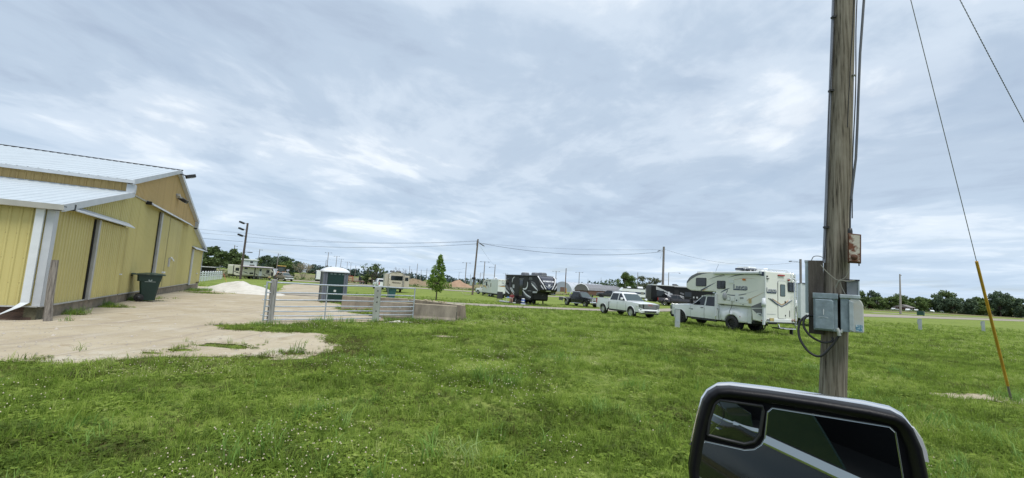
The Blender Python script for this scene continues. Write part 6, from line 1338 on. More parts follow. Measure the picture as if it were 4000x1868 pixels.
aw = MB().add([(-3.9, -LH - .02, 3.0), (3.2, -LH - .02, 3.0), (3.2, -LH - 1.3, 2.78), (-3.9, -LH - 1.3, 2.78), (-3.9, -LH - .02, 2.97), (3.2, -LH - .02, 2.97), (3.2, -LH - 1.3, 2.75), (-3.9, -LH - 1.3, 2.75)], [(0, 1, 2, 3), (7, 6, 5, 4), (0, 3, 7, 4), (1, 5, 6, 2)]).build('awning', M('awning_grey', (.30, .28, .30), .7), lt); MB().tube([(-4.0, -LH - 1.33, 2.76), (3.3, -LH - 1.33, 2.76)], .06, 8).build('roller', awn_black, aw)
for x_ in (-3.9, 3.2): MB().tube([(x_, -LH, 1.3), (x_, -LH - 1.3, 2.76)], .025, 5).build('awning_arm', blackpl, aw)
ac(-.6, 0, 3.1, lt, blackpl, .9, .7, .3); tandem(lt, (-.4, .5), LH); MB().box(-5.0, -1.1, .5, 3.6, 1.1, .73).build('frame_rail', under, lt); MB().box(.5, -LH - .5, .3, 1.3, -LH - .1, .36).build('entry_step', wtrim, lt)

# --- white motorhome with navy belt
mo = thing('motorhome', 'older white motorhome with navy stripe behind the white crew cab pickup', 'motorhome', at_ground(32.0, 110.0), R(-2))
MH = 1.2
shell(mo, [(-4.2, .75), (2.4, .75), (2.4, .95), (3.9, .95), (4.05, 1.8), (3.85, 2.9), (-3.6, 2.95), (-4.2, 2.2)], MH, whitev, bevel=.05)
s_ = -1
pan('navy_stripe', rect(-4.2, 1.55, 1.9, 1.98), s_, MH, navy, mo, .012); pan('black_top', rect(-3.6, 2.72, 1.9, 2.95), s_, MH, awn_black, mo, .015); pan('side_joint', rect(1.88, .9, 1.96, 2.85), s_, MH, greyv, mo, .012)
window(-2.9, 1.55, -2.1, 2.05, s_, MH, mo, M('curtain_pane', (.2, .2, .18), .3)); window(.75, 1.45, 1.6, 2.05, s_, MH, mo, M('curtain_pane', (.2, .2, .18), .3)); window(2.35, 1.4, 3.7, 2.55, s_, MH, mo, glass_b); pan('mullion', rect(3.0, 1.42, 3.08, 2.53), s_, MH, blackpl, mo, .03)
for p, c in (((2.3, 1.2), (3.0, 1.2), (3.8, .98)) , redv), (((2.8, 1.05), (3.3, 1.25), (3.9, 1.15)), navy), (((2.5, 1.0), (3.0, 1.1), (3.4, 1.3)), tanv): pan('swirl', curve_band(*p, .04, .12, .03), s_, MH, c, mo, .013)
ac(.9, 0, 2.95, mo, whitev, 1.3, .9, .42); ac(-1.9, 0, 2.95, mo, whitev, .9, .8, .25)
for x_ in (3.0, -2.2): 
    for s2 in (-1, 1): wheel(mo, x_, s2 * (MH - .14), .4, .24, alloy, s2, 6)
MB().box(-4.0, -1.1, .45, 3.8, 1.1, .78).build('frame_rail', under, mo); endp('windscreen', rect(-1.05, 1.5, 1.05, 2.6), 3.98, 1, glass, mo, .03)

# --- black motorhome / toy hauler behind the dark pickups
bv = thing('toy_hauler_trailer', 'long black trailer with white slashes and white roof edge behind the dark dually', 'camper trailer', at_ground(31.3, 80.2), R(4))
VH = 1.25
shell(bv, [(-5.6, .72), (5.5, .72), (5.6, 1.0), (5.6, 3.5), (-5.6, 3.5)], VH, bl, bevel=.04); MB().box(-5.64, -VH - .03, 3.48, 5.6, VH + .03, 3.60).build('roof_edge', whitev, bv)
s_ = -1
window(-4.9, 1.6, -3.5, 2.55, s_, VH, bv); pan('door', rrect(-1.6, .9, -.8, 2.9, .06), s_, VH, M('black_satin', (.008, .008, .009), .5), bv, .02); window(.3, 1.7, 1.6, 2.6, s_, VH, bv); pan('grey_panel', rect(-2.9, .9, -1.75, 2.0), s_, VH, greyv, bv, .012)
for p, m_ in (((( -5.0, 3.3), (-5.0, 2.7), (-3.7, 2.5), (-1.9, 1.7), (-1.9, 2.1), (-3.6, 2.75)), lgreyv), (((-3.4, 2.2), (-3.3, 2.0), (-1.9, 1.3), (-1.9, 1.55)), whitev), (((-3.3, 2.5), (-3.2, 2.35), (-2.1, 1.85), (-2.1, 2.05)), whitev), (((-4.7, 1.35), (-4.2, 1.1), (-2.8, .95), (-2.8, 1.05), (-4.2, 1.3)), whitev), (((-1.75, 1.5), (-.6, .95), (.3, .9), (-.6, 1.25)), whitev), (((-.5, 2.5), (.2, 2.3), (.2, 2.0), (-.5, 2.2)), greyv), (((-.5, 1.95), (.2, 1.75), (.2, .95), (-.5, 1.05)), lgreyv)): pan('slash', list(p), s_, VH, m_, bv, .014)
mb = MB()
for x_, w0 in ((1.9, .25), (2.5, .3), (3.0, .2), (3.5, .28), (4.3, .4)): mb.prism(rect(x_, 1.35 + .2 * (int(x_ * 10) % 2), x_ + w0, 1.55 + .3 * (int(x_ * 10) % 3)), 'y', -VH - .014, -VH)
mb.build('white_mark', lgreyv, bv); rg3 = MB().prism([(-2.75, 1.75), (-2.5, 1.75), (-2.5, 2.45), (-2.75, 2.45)], 'y', -VH - .02, -VH).build('emblem', whitev, bv)
aw = MB().tube([(-1.7, -VH - .13, 3.38), (5.2, -VH - .13, 3.38)], .08, 8).build('roll_awning', M('awning_case', (.16, .17, .19), .5), bv); tandem(bv, (-1.6, -.7, .2), VH); MB().box(-5.4, -1.1, .5, 5.3, 1.1, .75).build('frame_rail', under, bv)
MB().box(-5.9, -VH - .02, .9, -5.6, VH + .02, 3.3).build('ramp_door', bl, bv, bevel=.03); ac(-1.0, 0, 3.6, bv, blackpl)

# --- white trailer end peeping past the toilet, flatbed trailer, loader
ct = thing('cargo_trailer', 'small white enclosed trailer with navy front peeping out left of the portable toilet', 'trailer', at_ground(-45.6, 108), R(20))
MB().box(-2.0, -1.0, .75, 2.0, 1.0, 2.95).build('body', whitev, ct, bevel=.12, seg=3); MB().box(-2.03, -1.01, .9, -1.75, 1.01, 2.9).build('navy_front', navy, ct, bevel=.1); MB().box(-2.02, -.9, .35, 2.0, .9, .78).build('frame_rail', under, ct); tandem(ct, (.3,), 1.0); MB().tube([(-2.0, -.6, .5), (-2.9, 0, .45), (-2.0, .6, .5)], .05, 6).build('drawbar', wtrim, ct)
ft = thing('flatbed_trailer', 'low trailer with a red headboard loaded with pale timber in the far grass', 'trailer', at_ground(-41.5, 122), R(-8))
redp = M('red_frame', (.33, .035, .03), .5); MB().box(-3.2, -1.1, .55, 3.2, 1.1, .72).build('deck', M('deck_red', (.12, .03, .03), .6), ft); hb2 = MB()
for a, b in (((-2.9, -1.0, .7), (-2.9, -1.0, 2.0)), ((-2.9, 1.0, .7), (-2.9, 1.0, 2.0)), ((-2.9, -1.0, 2.0), (-2.9, 1.0, 2.0)), ((-2.9, -1.0, 1.3), (-2.9, 1.0, 1.3)), ((-1.6, -1.0, .7), (-1.6, -1.0, 1.9)), ((-2.9, -1.0, 1.9), (-1.6, -1.0, 1.9)), ((-2.9, -1.0, 1.3), (-1.6, -1.0, 1.3))): hb2.tube([a, b], .06, 5)
hb2.build('headboard', redp, ft); tandem(ft, (.6, 1.4), 1.1, .34); MB().box(-1.2, -.9, .72, 2.9, .9, 1.4).build('timber_load', M('load_pale', (.35, .31, .25), .9, var=.3), ft); MB().box(.0, -1.0, 1.0, .9, -.9, 2.0).box(1.4, -1.0, 1.0, 2.3, -.9, 2.0).build('dark_panel', char_paint, ft); MB().box(3.0, -.1, .4, 4.3, .1, .5).build('drawbar', under, ft)
lo = thing('wheel_loader', 'orange yellow loader with tall cab standing behind the cream trailer', 'loader', at_ground(-60.5, 116), R(-70))
orp = M('loader_orange', (.50, .17, .025), .5); yep = M('loader_yellow', (.55, .36, .08), .5)
cb = MB().box(-.9, -.75, 1.9, .8, .75, 3.5).build('cab', char_paint, lo, bevel=.05); MB().box(-1.1, -.95, 3.5, 1.0, .95, 3.68).build('cab_roof', yep, lo, bevel=.04)
for s_ in (-1, 1): MB().box(-.7, s_ * .76 - .012, 2.2, .6, s_ * .76 + .012, 3.35).build('side_window', glass_b, cb)
MB().box(.79, -.62, 2.2, .82, .62, 3.35).build('windscreen', glass_b, cb); MB().box(-2.6, -.75, 1.1, -.9, .75, 2.2).build('engine_hood', orp, lo, bevel=.06); MB().box(.6, -.6, .9, 2.0, .6, 1.7).build('front_frame', orp, lo, bevel=.05)
for s_ in (-1, 1): MB().tube([(.9, s_ * .55, 2.0), (2.0, s_ * .55, 1.9), (2.8, s_ * .5, .8)], [.12, .14, .10], 6).build('lift_arm', orp, lo)
MB().prism([(2.6, .2), (3.6, .15), (3.3, .5), (2.9, 1.3), (2.6, 1.2)], 'y', -1.3, 1.3).build('bucket', under, lo); MB().tube([(-1.6, .3, 2.2), (-1.6, .3, 3.0)], .06, 6).build('exhaust', under, lo)
for x_ in (-1.6, 1.3):
    for s_ in (-1, 1): wheel(lo, x_, s_ * .95, .72, .5, orp, s_, 6)
# ------------------------------------------------------------------ buildings in the distance
ht_ = thing('lookout_hut', 'small white raised hut with a pale roof standing above the cream trailer', 'hut', (-76.5, 128.5, gz(-76, 128)), R(25))
MB().box(-1.8, -1.3, 2.2, 1.8, 1.3, 4.85).build('wall', M('hut_white', (.52, .56, .62), .6, var=.05), ht_); MB().box(-2.15, -1.6, 4.85, 2.15, 1.6, 5.15).build('roof', white_paint, ht_)
w_ = MB().box(.1, -1.33, 4.0, .95, -1.29, 4.6).build('window', wtrim, ht_); MB().box(.16, -1.345, 4.05, .89, -1.325, 4.55).build('pane', glass, w_); w_ = MB().box(-.7, -1.33, 4.3, -.2, -1.29, 4.55).build('window', greybox2, ht_)
for a in (-1.6, 1.6):
    for b in (-1.1, 1.1): MB().box(a - .1, b - .1, -.2, a + .1, b + .1, 2.2).build('leg', farwood, ht_)
MB().box(-2.4, -1.6, 2.0, 1.2, 1.4, 2.2).build('floor', under, ht_)
sh_ = thing('shed', 'low grey roofed shed behind the tan wagon', 'shed', (-80.5, 150, gz(-80, 150)), R(20))
MB().box(-4, -3, 0, 4, 3, 1.6).build('wall', M('shed_wall', (.13, .12, .12), .9), sh_); MB().prism([(-3.5, 1.5), (3.5, 1.5), (0, 2.9)], 'x', -4.4, 4.4).build('roof', M('shed_roof', (.20, .205, .225), .7, var=.12, scale=1), sh_)
lb = thing('shed', 'dark low shelter with a pale roof edge behind the white fence', 'shed', (-86, 119, -.6), R(25)); MB().box(-5, -2, 0, 5, 2, 2.1).build('wall', under, lb); MB().box(-5.4, -2.6, 2.1, 5.4, 2.4, 2.3).build('roof', M('shelter_roof', (.5, .5, .52), .6), lb)
# pale polytunnel style hall
hp = thing('arched_hall', 'long silver half-round hall with a brown door behind the black fifth wheel', 'hall', (24.2, 199, -.4), math.atan2(228 - 199, 46.5 - 24.2))
silver = M('silver_sheet', (.50, .53, .58), .45, metal=.1, var=.06, scale=.6); silver2 = M('silver_end', (.38, .42, .48), .5, metal=.1, var=.05)
g_ = [[(x, 5.0 * math.cos(a), 4.7 * math.sin(a)) for a in np.linspace(0, math.pi, 17)] for x in np.linspace(0, 38, 20)]; MB().sheet(g_).build('roof', silver, hp)
MB().prism([(5.0 * math.cos(a) * .995, 4.7 * math.sin(a) * .995) for a in np.linspace(0, math.pi, 17)], 'x', .0, .1).build('end_wall', silver2, hp); MB().box(-.06, -1.1, 0, .0, 1.1, 2.2).build('door', M('door_brown', (.20, .12, .095), .7), hp); MB().box(-.08, -1.2, 2.2, .0, 1.2, 2.32).build('lintel', silver, hp)
for x in np.linspace(2, 38, 10): MB().tube([(x, 5.03 * math.cos(a), 4.73 * math.sin(a)) for a in np.linspace(0, math.pi, 13)], .04, 4, cap=False).build('roof_rib', silver2, hp)
hq = thing('gambrel_hall', 'low brown hall with a rounded grey roof and white end trim', 'hall', (23.2, 140, -.4), math.atan2(11.5, 14.5))
prof = [(-3.1, 1.7), (-2.7, 2.5), (-1.7, 3.3), (0, 3.65), (1.7, 3.3), (2.7, 2.5), (3.1, 1.7)]
MB().prism(prof, 'x', -.2, 17).build('roof', M('hall_roof', (.21, .215, .235), .55, var=.08, scale=.8), hq); MB().box(0, -2.95, -.2, 16.8, 2.95, 1.75).build('wall', M('hall_wall', (.13, .07, .052), .85, var=.12), hq); MB().tube([(-.24, y, z) for y, z in prof] , .10, 5).build('end_trim', white_paint, hq); MB().prism([(y * .9, z - .15) for y, z in prof], 'x', -.24, -.19).build('end_wall', M('hall_end', (.16, .155, .15), .8), hq)
for k in range(14): MB().tube([(.6 + 1.2 * k, y * 1.006, z + .02) for y, z in prof], .03, 4).build('roof_seam', M('hall_seam', (.26, .265, .28), .5), hq)
for nm, x, y, w_, lab in (('house', 226, 250, 12, 'low brown house half hidden under the trees right of the far lamp post'), ('house', 225, 268, 7, 'pale roofed house glimpsed under the trees left of the far lamp post')):
    h_ = thing(nm, lab, 'house', (x, y, -.3), R(38)); MB().box(-w_ / 2, -3, 0, w_ / 2, 3, 2.2).build('wall', M('house_wall', (.10, .05, .038), .9), h_); MB().prism([(-4, 2.1), (4, 2.1), (0, 3.6)], 'x', -w_ / 2 - .5, w_ / 2 + .5).build('roof', M('house_roof', (.19, .175, .165), .8), h_)
    for k in range(3): f_ = MB().box(-w_ / 2 + 1.2 + k * w_ / 3.4, -3.05, .8, -w_ / 2 + 2.4 + k * w_ / 3.4, -2.98, 1.7).build('window', whitev, h_)
# dumpster by the right lane
dm = thing('dumpster', 'dark green wheeled dumpster standing by the lane at far right', 'dumpster', (121.0, 128.5, -.3), R(40))
MB().prism([(-.9, .15), (.9, .15), (1.0, 1.25), (-1.0, 1.25)], 'y', -.75, .75).build('body', M('dumpster_green', (.02, .07, .065), .5), dm); MB().box(-1.05, -.8, 1.25, 1.05, .8, 1.36).build('lid', M('dumpster_lid', (.03, .06, .06), .5), dm)
for a in (-.7, .7):
    for b in (-.6, .6): MB().tube([(a, b - .04, .1), (a, b + .04, .1)], .1, 8).build('caster', rubber, dm)
for k, (x, y) in enumerate(((212, 240), (222, 243), (229, 246), (249, 258), (258, 262))):
    r_ = thing('parked_car', ['pale car under the trees just left of the far lamp post', 'white car beside the far lamp post on its right', 'white car just left of the green dumpster', 'white car just right of the green dumpster', 'pale car second to the right of the green dumpster'][k], 'car', (x, y, gz(x, y)), R(20 + 15 * k), 'cars parked under the far trees')
    MB().prism([(-2.2, .3), (2.2, .3), (2.25, .8), (1.1, .95), (.5, 1.45), (-1.3, 1.45), (-2.1, .95)], 'y', -.88, .88).build('body', white_paint if k % 2 else M('car_silver', (.5, .52, .54), .3), r_, bevel=.06)
    for s_ in (-1, 1):
        MB().prism([(-1.8, .95), (.95, .95), (.42, 1.38), (-1.2, 1.38)], 'y', s_ * .88 - .01, s_ * .88 + .012).build('side_window', glass, r_)
        for a in (-1.4, 1.4): MB().lathe([(0, -.1), (.32, -.1), (.32, .1), (0, .1)], 12, (a, s_ * .8, .32), 'y').build('wheel', rubber, r_)

# ------------------------------------------------------------------ poles
lampm = M('lamp_grey', (.10, .105, .115), .5, metal=.2)
def pole(label, x, y, h, r0=.13, r1=.09, mat=farwood_g, lean=(0, 0), name='lamp_post', cat='lamp post', group=None, z0=None):
    z0 = gz(x, y) if z0 is None else z0; t = thing(name, label, cat, (x, y, z0), 0, group)
    roundpost(MB(), (0, 0, -.3), (lean[0] * h, lean[1] * h, h), r0, r1, 8, seed=x, k=5).build('shaft', mat, t); t['h'] = h; return t
def head(t, p, d, l=.7, w=.32):
    """cobra style head at p pointing along d"""
    d = Vector(d).normalized(); sdv = Vector((-d.y, d.x, 0)); u = Vector((0, 0, 1)); p = Vector(p); loops = []
    for k, (a, ww, hh_) in enumerate(((0, .08, .05), (.25, .8, .16), (.7, 1, .20), (1, .45, .07))): loops.append([p + d * (l * a) + sdv * (w / 2 * ww * cx_) + u * (hh_ / 2 * cz_) for cx_, cz_ in ((-1, -1), (1, -1), (1, 1), (-1, 1))])
    return MB().loft(loops).build('lamp_head', lampm, t)
def arm(t, pts, r=.035): return MB().tube(pts, r, 5).build('lamp_arm', lampm, t)
# nearest leaning service pole in the middle
pm_ = pole('leaning brown service pole with lamp between the young tree and white trailer', -6.85, 82.8, 10.6, .19, .14, farwood, (.035, .01), 'utility_pole', 'utility pole')
del pm_['h']; pmT = Vector((-6.85 + .035 * 10.6, 82.8 + .1, gz(-6, 82) + 10.6))
head(pm_, (.55, .1, 9.9), (1, .1, -.5), 1.3, .6); arm(pm_, [(.36, .1, 10.1), (.7, .1, 10.05)], .06); MB().tube([(.15, -.15, 9.3), (.15, -.15, 10.3)], .03, 5).build('conduit', lampm, pm_)
MB().box(-.62, -.28, 1.75, -.15, .05, 3.1).build('meter_box', greybox2, pm_, bevel=.03); MB().box(.28, -.25, 1.9, .62, .05, 3.0).build('meter_box', greybox, pm_, bevel=.03); MB().box(-.25, -.3, 2.9, .45, -.2, 3.3).build('backing_board', under, pm_)
# tall post at left with floodlights
pl_ = pole('tall dark post with three floodlights on its left side behind the gravel heap', -58.8, 95.9, 12.4, .24, .20, M('dark_pole', (.085, .066, .062), .9, var=.2), (.012, 0), 'floodlight_pole', 'floodlight pole'); del pl_['h']
for z in (12.3, 10.9, 9.5):
    a_ = arm(pl_, [(.12, 0, z - .1), (-.5, -.2, z + .1)], .06); m3 = Matrix.Rotation(R(20), 3, 'Y'); MB().obox((-.95, -.3, z + .12), (1.0, .7, .38), m3).build('floodlight', blackpl, pl_, bevel=.05)
arm(pl_, [(.05, 0, 5.7), (.6, -.2, 6.0), (1.1, -.3, 6.0)], .05); head(pl_, (1.0, -.3, 5.95), (1, -.2, 0), 1.3, .6)
MB().tube([(.2, -.1, 8.15), (.8, -.2, 8.2)], .05, 5).build('bracket', lampm, pl_)
# far right lamp post, pole with cobra arm etc.
def std_pole(label, x, y, h, heads=(), **k):
    t = pole(label, x, y, h, **k); del t['h']; lx = k.get('lean', (0, 0))[0]
    for d in heads:
        ln = d[3] if len(d) > 3 else .9; zz = h - d[4] if len(d) > 4 else h - .25; arm(t, [(lx * zz, 0, zz - .15), (lx * zz + d[0] * ln * .5, d[1] * ln * .5, zz), (lx * zz + d[0] * ln, d[1] * ln, zz + .02)]); head(t, (lx * zz + d[0] * ln, d[1] * ln, zz), (d[0], d[1], d[2]))
    return t
std_pole('grey lamp post with one head in the far right meadow by the lane', 118.2, 132.0, 12.1, [(.75, .6, 0, 1.0, .3)], r0=.30, r1=.16, lean=(.012, 0), mat=M('pale_pole', (.30, .27, .25), .9))
R1 = std_pole('thick grey post with one lamp behind the black trailer and white crew cab', 30.15, 86.0, 11.3, [(-1, 0, -.35, .6, .75)], r0=.27, r1=.20, lean=(.006, 0), mat=M('thick_grey_pole', (.185, .17, .165), .9, var=.1)); MB().tube([(-.55, -.1, 10.3), (-.45, -.15, 9.6), (-.6, -.1, 8.9)], .015, 4).build('loose_wire', lampm, R1)
std_pole('thin lamp post with long curved arm behind the black trailer', 52.4, 144.0, 9.0, [(1, 0, -.1, 3.2, .0)], r0=.14, r1=.10)
std_pole('post with one lamp head rising behind the rear of the truck camper', 55.8, 83.6, 10.2, [(-1, -.1, -.1, 1.7, .5)], r0=.24, r1=.20, mat=M('thick_grey_pole', (.185, .17, .165), .9, var=.1))
yp = std_pole('bare brown post with a yellow guard at its foot left of the silver hall', 20.9, 163.1, 9.3, r0=.20, r1=.15, mat=M('brown_pole', (.13, .085, .06), .9), name='utility_pole', cat='utility pole'); MB().tube([(.35, -.2, -.1), (.28, -.2, 1.9)], .22, 8).build('foot_guard', M('guard_ochre', (.42, .24, .07), .6), yp)
for lab, x, y, h, hd in (
    ('pole with lamp over the roof of the cream trailer', -97.6, 153.6, 10.3, [(.9, -.4, 0, 1.0, .5)]), ('plain thin pole in front of the left trees', -126.7, 191.2, 8.8, []), ('pole with small lamp right of the white hut', -100.6, 174.4, 10.3, [(.9, -.4, 0, 1.0, .3)]),
    ('thin pole above the grey shed roof', -94.5, 177.2, 9.2, [(.9, -.4, 0, .8, .5)]), ('short thin pole behind the grey shed', -114.8, 220.3, 7.2, []),
    ('plain thin pole just left of the toilet roof', -95.9, 227, 9.2, []), ('plain pole between the toilet and the lopped tree', -95, 268.7, 8.2, []),
    ('thin pole rising right of the beige camper slide-out', -57.5, 249.8, 9.2, []), ('shorter thin pole right of the beige camper', -66.4, 293.8, 8.2, []), ('taller pole with transformer between camper and young tree', -49.4, 232.1, 10.2, []), ('thin pole with crossbar left of the young tree', -57.5, 282.9, 8.2, []), ('thin pole directly left of the young tree crown', -49.5, 259.9, 8.7, []),
    ('thin pole left of the leaning service pole', -31.5, 350.4, 8.2, []), ('thin lamp pole right of the leaning service pole', -18.2, 269.2, 8.2, [(.9, -.3, .3, 1.2, .2)]), ('thin pole with small lamp above the brown mound', -40.2, 345.7, 9.2, [(.9, -.3, .2, 1.4, .1)]),
    ('post with one lamp pointing left above the white swoosh trailer', -5.6, 159.2, 9.2, [(-1, -.1, -.3, 1.6, 1.1)]), ('thin post left of the pale leafy tree by the motorhome', 52.7, 180.1, 10.0, []), ('very thin pole above the brown hall', 80.5, 449.5, 12.0, []), ('very thin pole above the trees right of the brown hall', 93.1, 445.4, 14.0, [])):
    std_pole(lab, x, y, h, hd, r0=.17, r1=.12, lean=(.006, 0), group='thin poles across the showground', **({} if hd else {'name': 'utility_pole', 'cat': 'utility pole'}))
for lab, x, y, h in (('tallest twin-head lamp post left of the toilet roof', -86.7, 206.9, 12.2), ('second twin-head lamp post above the toilet roof', -97.4, 244.1, 12.2), ('third twin-head lamp post above the middle of the toilet roof', -111.3, 286.7, 12.2), ('fourth twin-head lamp post above the right of the toilet roof', -128.4, 344, 12.2), ('fifth and farthest twin-head lamp post right of the toilet roof', -131.5, 360.4, 12.2),
                     ('twin-head lamp post left of the leaning service pole', -18.2, 179.7, 10.2), ('twin-head lamp post over the white trailer pickup', -9.6, 161.3, 10.2), ('twin-head lamp post in front of the silver hall', 31.7, 199.8, 9.4), ('twin-head lamp post above the black fifth wheel slide-out', 21.2, 201.1, 9.4), ('small twin-head lamp post above the white swoosh trailer', -3.0, 294, 9.4)):
    std_pole(lab, x, y, h, [(-1, .1, -.05, 1.1, .2), (1, -.1, -.05, 1.1, .2)], r0=.19, r1=.14, lean=(.006, 0), group='twin-head lamp posts')
# overhead lines
def wire(label, p0, p1, sag, r=.02, name='overhead_line', mat=None):
    p0, p1 = Vector(p0), Vector(p1); pts = []
    for i in range(29):
        t = i / 28; q = p0.lerp(p1, t); q.z -= sag * 4 * t * (1 - t); pts.append(q - p0)
    o = MB().tube(pts, r, 5).build(name, mat or cab, None, loc=p0); tag(o, label, 'overhead line', 'overhead lines'); return o
HP = Vector((-95, 78, 10.2))      # the pole they come from stands hidden behind the barn
hpo = pole('brown service pole hidden behind the far side of the barn', HP.x, HP.y, 11, .19, .14, farwood, (0, 0), 'utility_pole', 'utility pole'); del hpo['h']
MID = Vector((-59.2 , 95.7, 8.15 - .6))
wire('upper one of the thin lines slung between the floodlight pole and the leaning service pole', (-58.9, 95.5, 10.1 - .6), pmT + Vector((-.1, 0, -.3)), 1.15, .016)
wire('second of the thin lines slung between the floodlight pole and the leaning service pole', (-58.9, 95.5, 9.35 - .6), pmT + Vector((-.1, 0, -.42)), .85, .016)
wire('lowest line from the floodlight pole bracket to the leaning service pole', (-58.1, 95.6, 8.2 - .6), pmT + Vector((-.12, 0, -.9)), .95, .026)
wire('line running left from the floodlight pole towards the barn gable', (-58.9, 95.5, 10.1 - .6), HP + Vector((0, 0, .9)), .5, .016); wire('second line running left from the floodlight pole towards the barn gable', (-58.9, 95.5, 9.35 - .6), HP + Vector((0, 0, .2)), .5, .016); wire('lowest line running left from the floodlight pole to the barn side', (-58.9, 95.5, 8.2 - .6), HP + Vector((0, 0, -1.2)), .4, .026)
rT = Vector((30.15, 86, 11.3 + gz(30, 86)))
wire('thick line sagging from the leaning service pole to the thick grey post', pmT + Vector((.2, 0, -.7)), rT + Vector((-.1, 0, -1.0)), 1.35, .030); wire('thin line above it between the leaning service pole and the thick grey post', pmT + Vector((.2, 0, -.75)), rT + Vector((-.1, 0, -.5)), .55, .014)
wire('faint line from the thick grey post towards the post behind the truck camper', rT + Vector((.2, 0, -.5)), (55.8, 83.6, 9.4), 1.6, .016)
wire('faint line from the service pole down to the post above the white trailer', pmT + Vector((.2, 0, -.9)), (-5.5, 159.2, 8.0), .4, .014)
wire('faint line along the far lamp posts behind the young tree', (-57.5, 249.8, 6.3), (-18.3, 179.7, 7.0), .6, .02)
wire('faint line between the far twin-head lamp posts over the toilet', (-86.6, 206.9, 8.5), (-49.4, 232.1, 6.5), 1.0, .02)
wire('faint line between the poles behind the cream trailer', (-97.4, 153.6, 8.6), (-100.4, 174.4, 8.8), .3, .02); wire('faint line from the grey shed pole to the trees behind the toilet', (-94.3, 177.2, 7.8), (-95.8, 227, 7.6), .5, .02)

# ------------------------------------------------------------------ trees
bark = M('bark', (.10, .082, .065), .95, var=.25, scale=6, bump=.4); bark2 = M('bark_pale', (.27, .235, .19), .95, var=.2, scale=6, bump=.3)
def leafmat(name, c1, c2, tr=.25): return leaf_material(name, [c1, c2], patch=True, rough=.65, trans=tr)
def leafm(name, lo, mid, hi, sc=.6, tr=.22):
    m = bpy.data.materials.new(name); m.use_nodes = True; t = m.node_tree; b = t.nodes['Principled BSDF']; g = t.nodes.new('ShaderNodeNewGeometry'); rp = t.nodes.new('ShaderNodeValToRGB')
    nz = t.nodes.new('ShaderNodeTexNoise'); nz.inputs['Scale'].default_value = sc; nz.inputs['Detail'].default_value = 5; t.links.new(g.outputs['Position'], nz.inputs['Vector']); t.links.new(nz.outputs['Fac'], rp.inputs[0])
    rp.color_ramp.elements[0].position = .32; rp.color_ramp.elements[0].color = (*lo, 1); rp.color_ramp.elements[1].position = .68; rp.color_ramp.elements[1].color = (*hi, 1); e = rp.color_ramp.elements.new(.5); e.color = (*mid, 1)
    t.links.new(rp.outputs[0], b.inputs['Base Color']); b.inputs['Roughness'].default_value = .6; b.inputs['Specular IOR Level'].default_value = .3
    tr_ = t.nodes.new('ShaderNodeBsdfTranslucent'); t.links.new(rp.outputs[0], tr_.inputs[0]); mxs = t.nodes.new('ShaderNodeMixShader'); mxs.inputs[0].default_value = tr
    t.links.new(b.outputs[0], mxs.inputs[1]); t.links.new(tr_.outputs[0], mxs.inputs[2]); t.links.new(mxs.outputs[0], t.nodes['Material Output'].inputs[0]); return m
lf_dark = leafm('leaf_dark', (.070, .105, .038), (.105, .155, .052), (.155, .21, .072)); lf_mid = leafm('leaf_mid', (.065, .105, .030), (.10, .155, .042), (.155, .21, .066)); lf_bright = leafm('leaf_bright', (.085, .155, .022), (.15, .25, .040), (.25, .35, .085), sc=2.5, tr=.42)
lf_blue = leafm('leaf_blue', (.065, .105, .062), (.092, .138, .080), (.130, .180, .10)); lf_pale = leafm('leaf_pale', (.21, .185, .10), (.31, .28, .17), (.40, .37, .25)); lf_grey = leafm('leaf_greygreen', (.06, .075, .045), (.10, .12, .07), (.15, .165, .10)); lf_far_hazy = leafm('leaf_far_hazy', (.050, .085, .075), (.065, .105, .090), (.085, .130, .100), sc=.06)  # distance haze is mixed into the far leaf colour, slightly into the blue one
def leaves(blobs, n, size, seed, shell_=.55, flat=0.0):
    r_ = np.random.default_rng(seed); w = np.array([b[3] * b[4] * b[5] for b in blobs]) ** .67; idx = r_.choice(len(blobs), n, p=w / w.sum()); B = np.array(blobs)[idx]
    d = r_.normal(size=(n, 3)); d /= np.linalg.norm(d, axis=1)[:, None]; rr = (shell_ + (1 - shell_) * r_.random(n)) * (1 + .10 * r_.normal(size=n)); rr = np.where(r_.random(n) < .25, rr * r_.random(n), rr)
    c = B[:, :3] + d * B[:, 3:6] * rr[:, None]; a = r_.normal(size=(n, 3)); a[:, 2] *= (1 - flat); a /= np.linalg.norm(a, axis=1)[:, None]; b_ = np.cross(a, r_.normal(size=(n, 3))); b_ /= np.linalg.norm(b_, axis=1)[:, None]
    s_ = size * (.55 + .9 * r_.random(n))[:, None]; V = np.stack([c - a * s_ * .5, c + b_ * s_ * .30, c + a * s_ * .5, c - b_ * s_ * .30], 1).reshape(-1, 3); return V, n
def crown_mesh(name, blobs, n, size, seed, mat, **k):
    V, n = leaves(blobs, n, size, seed, **k); me = bpy.data.meshes.new(name); me.vertices.add(4 * n); me.vertices.foreach_set('co', V.ravel()); me.loops.add(4 * n); me.loops.foreach_set('vertex_index', np.arange(4 * n)); me.polygons.add(n); me.polygons.foreach_set('loop_start', np.arange(0, 4 * n, 4)); me.update(calc_edges=True); me.materials.append(mat); return me
def clumps(cx, cy, cz, rx, ry, rz_, k, seed, br=.38):
    r_ = random.Random(seed); o_ = []
    for i in range(k):
        while True:
            a, b, c = r_.uniform(-1, 1), r_.uniform(-1, 1), r_.uniform(-1, 1)
            if a * a + b * b + c * c < 1: break
        l_ = (a * a + b * b + c * c) ** .5; f = (l_ ** .55) / max(l_, .01) * .80; q = br * r_.uniform(.7, 1.25); o_.append((cx + a * f * rx, cy + b * f * ry, cz + c * f * rz_, rx * q, ry * q, rz_ * q * .8))
    return o_
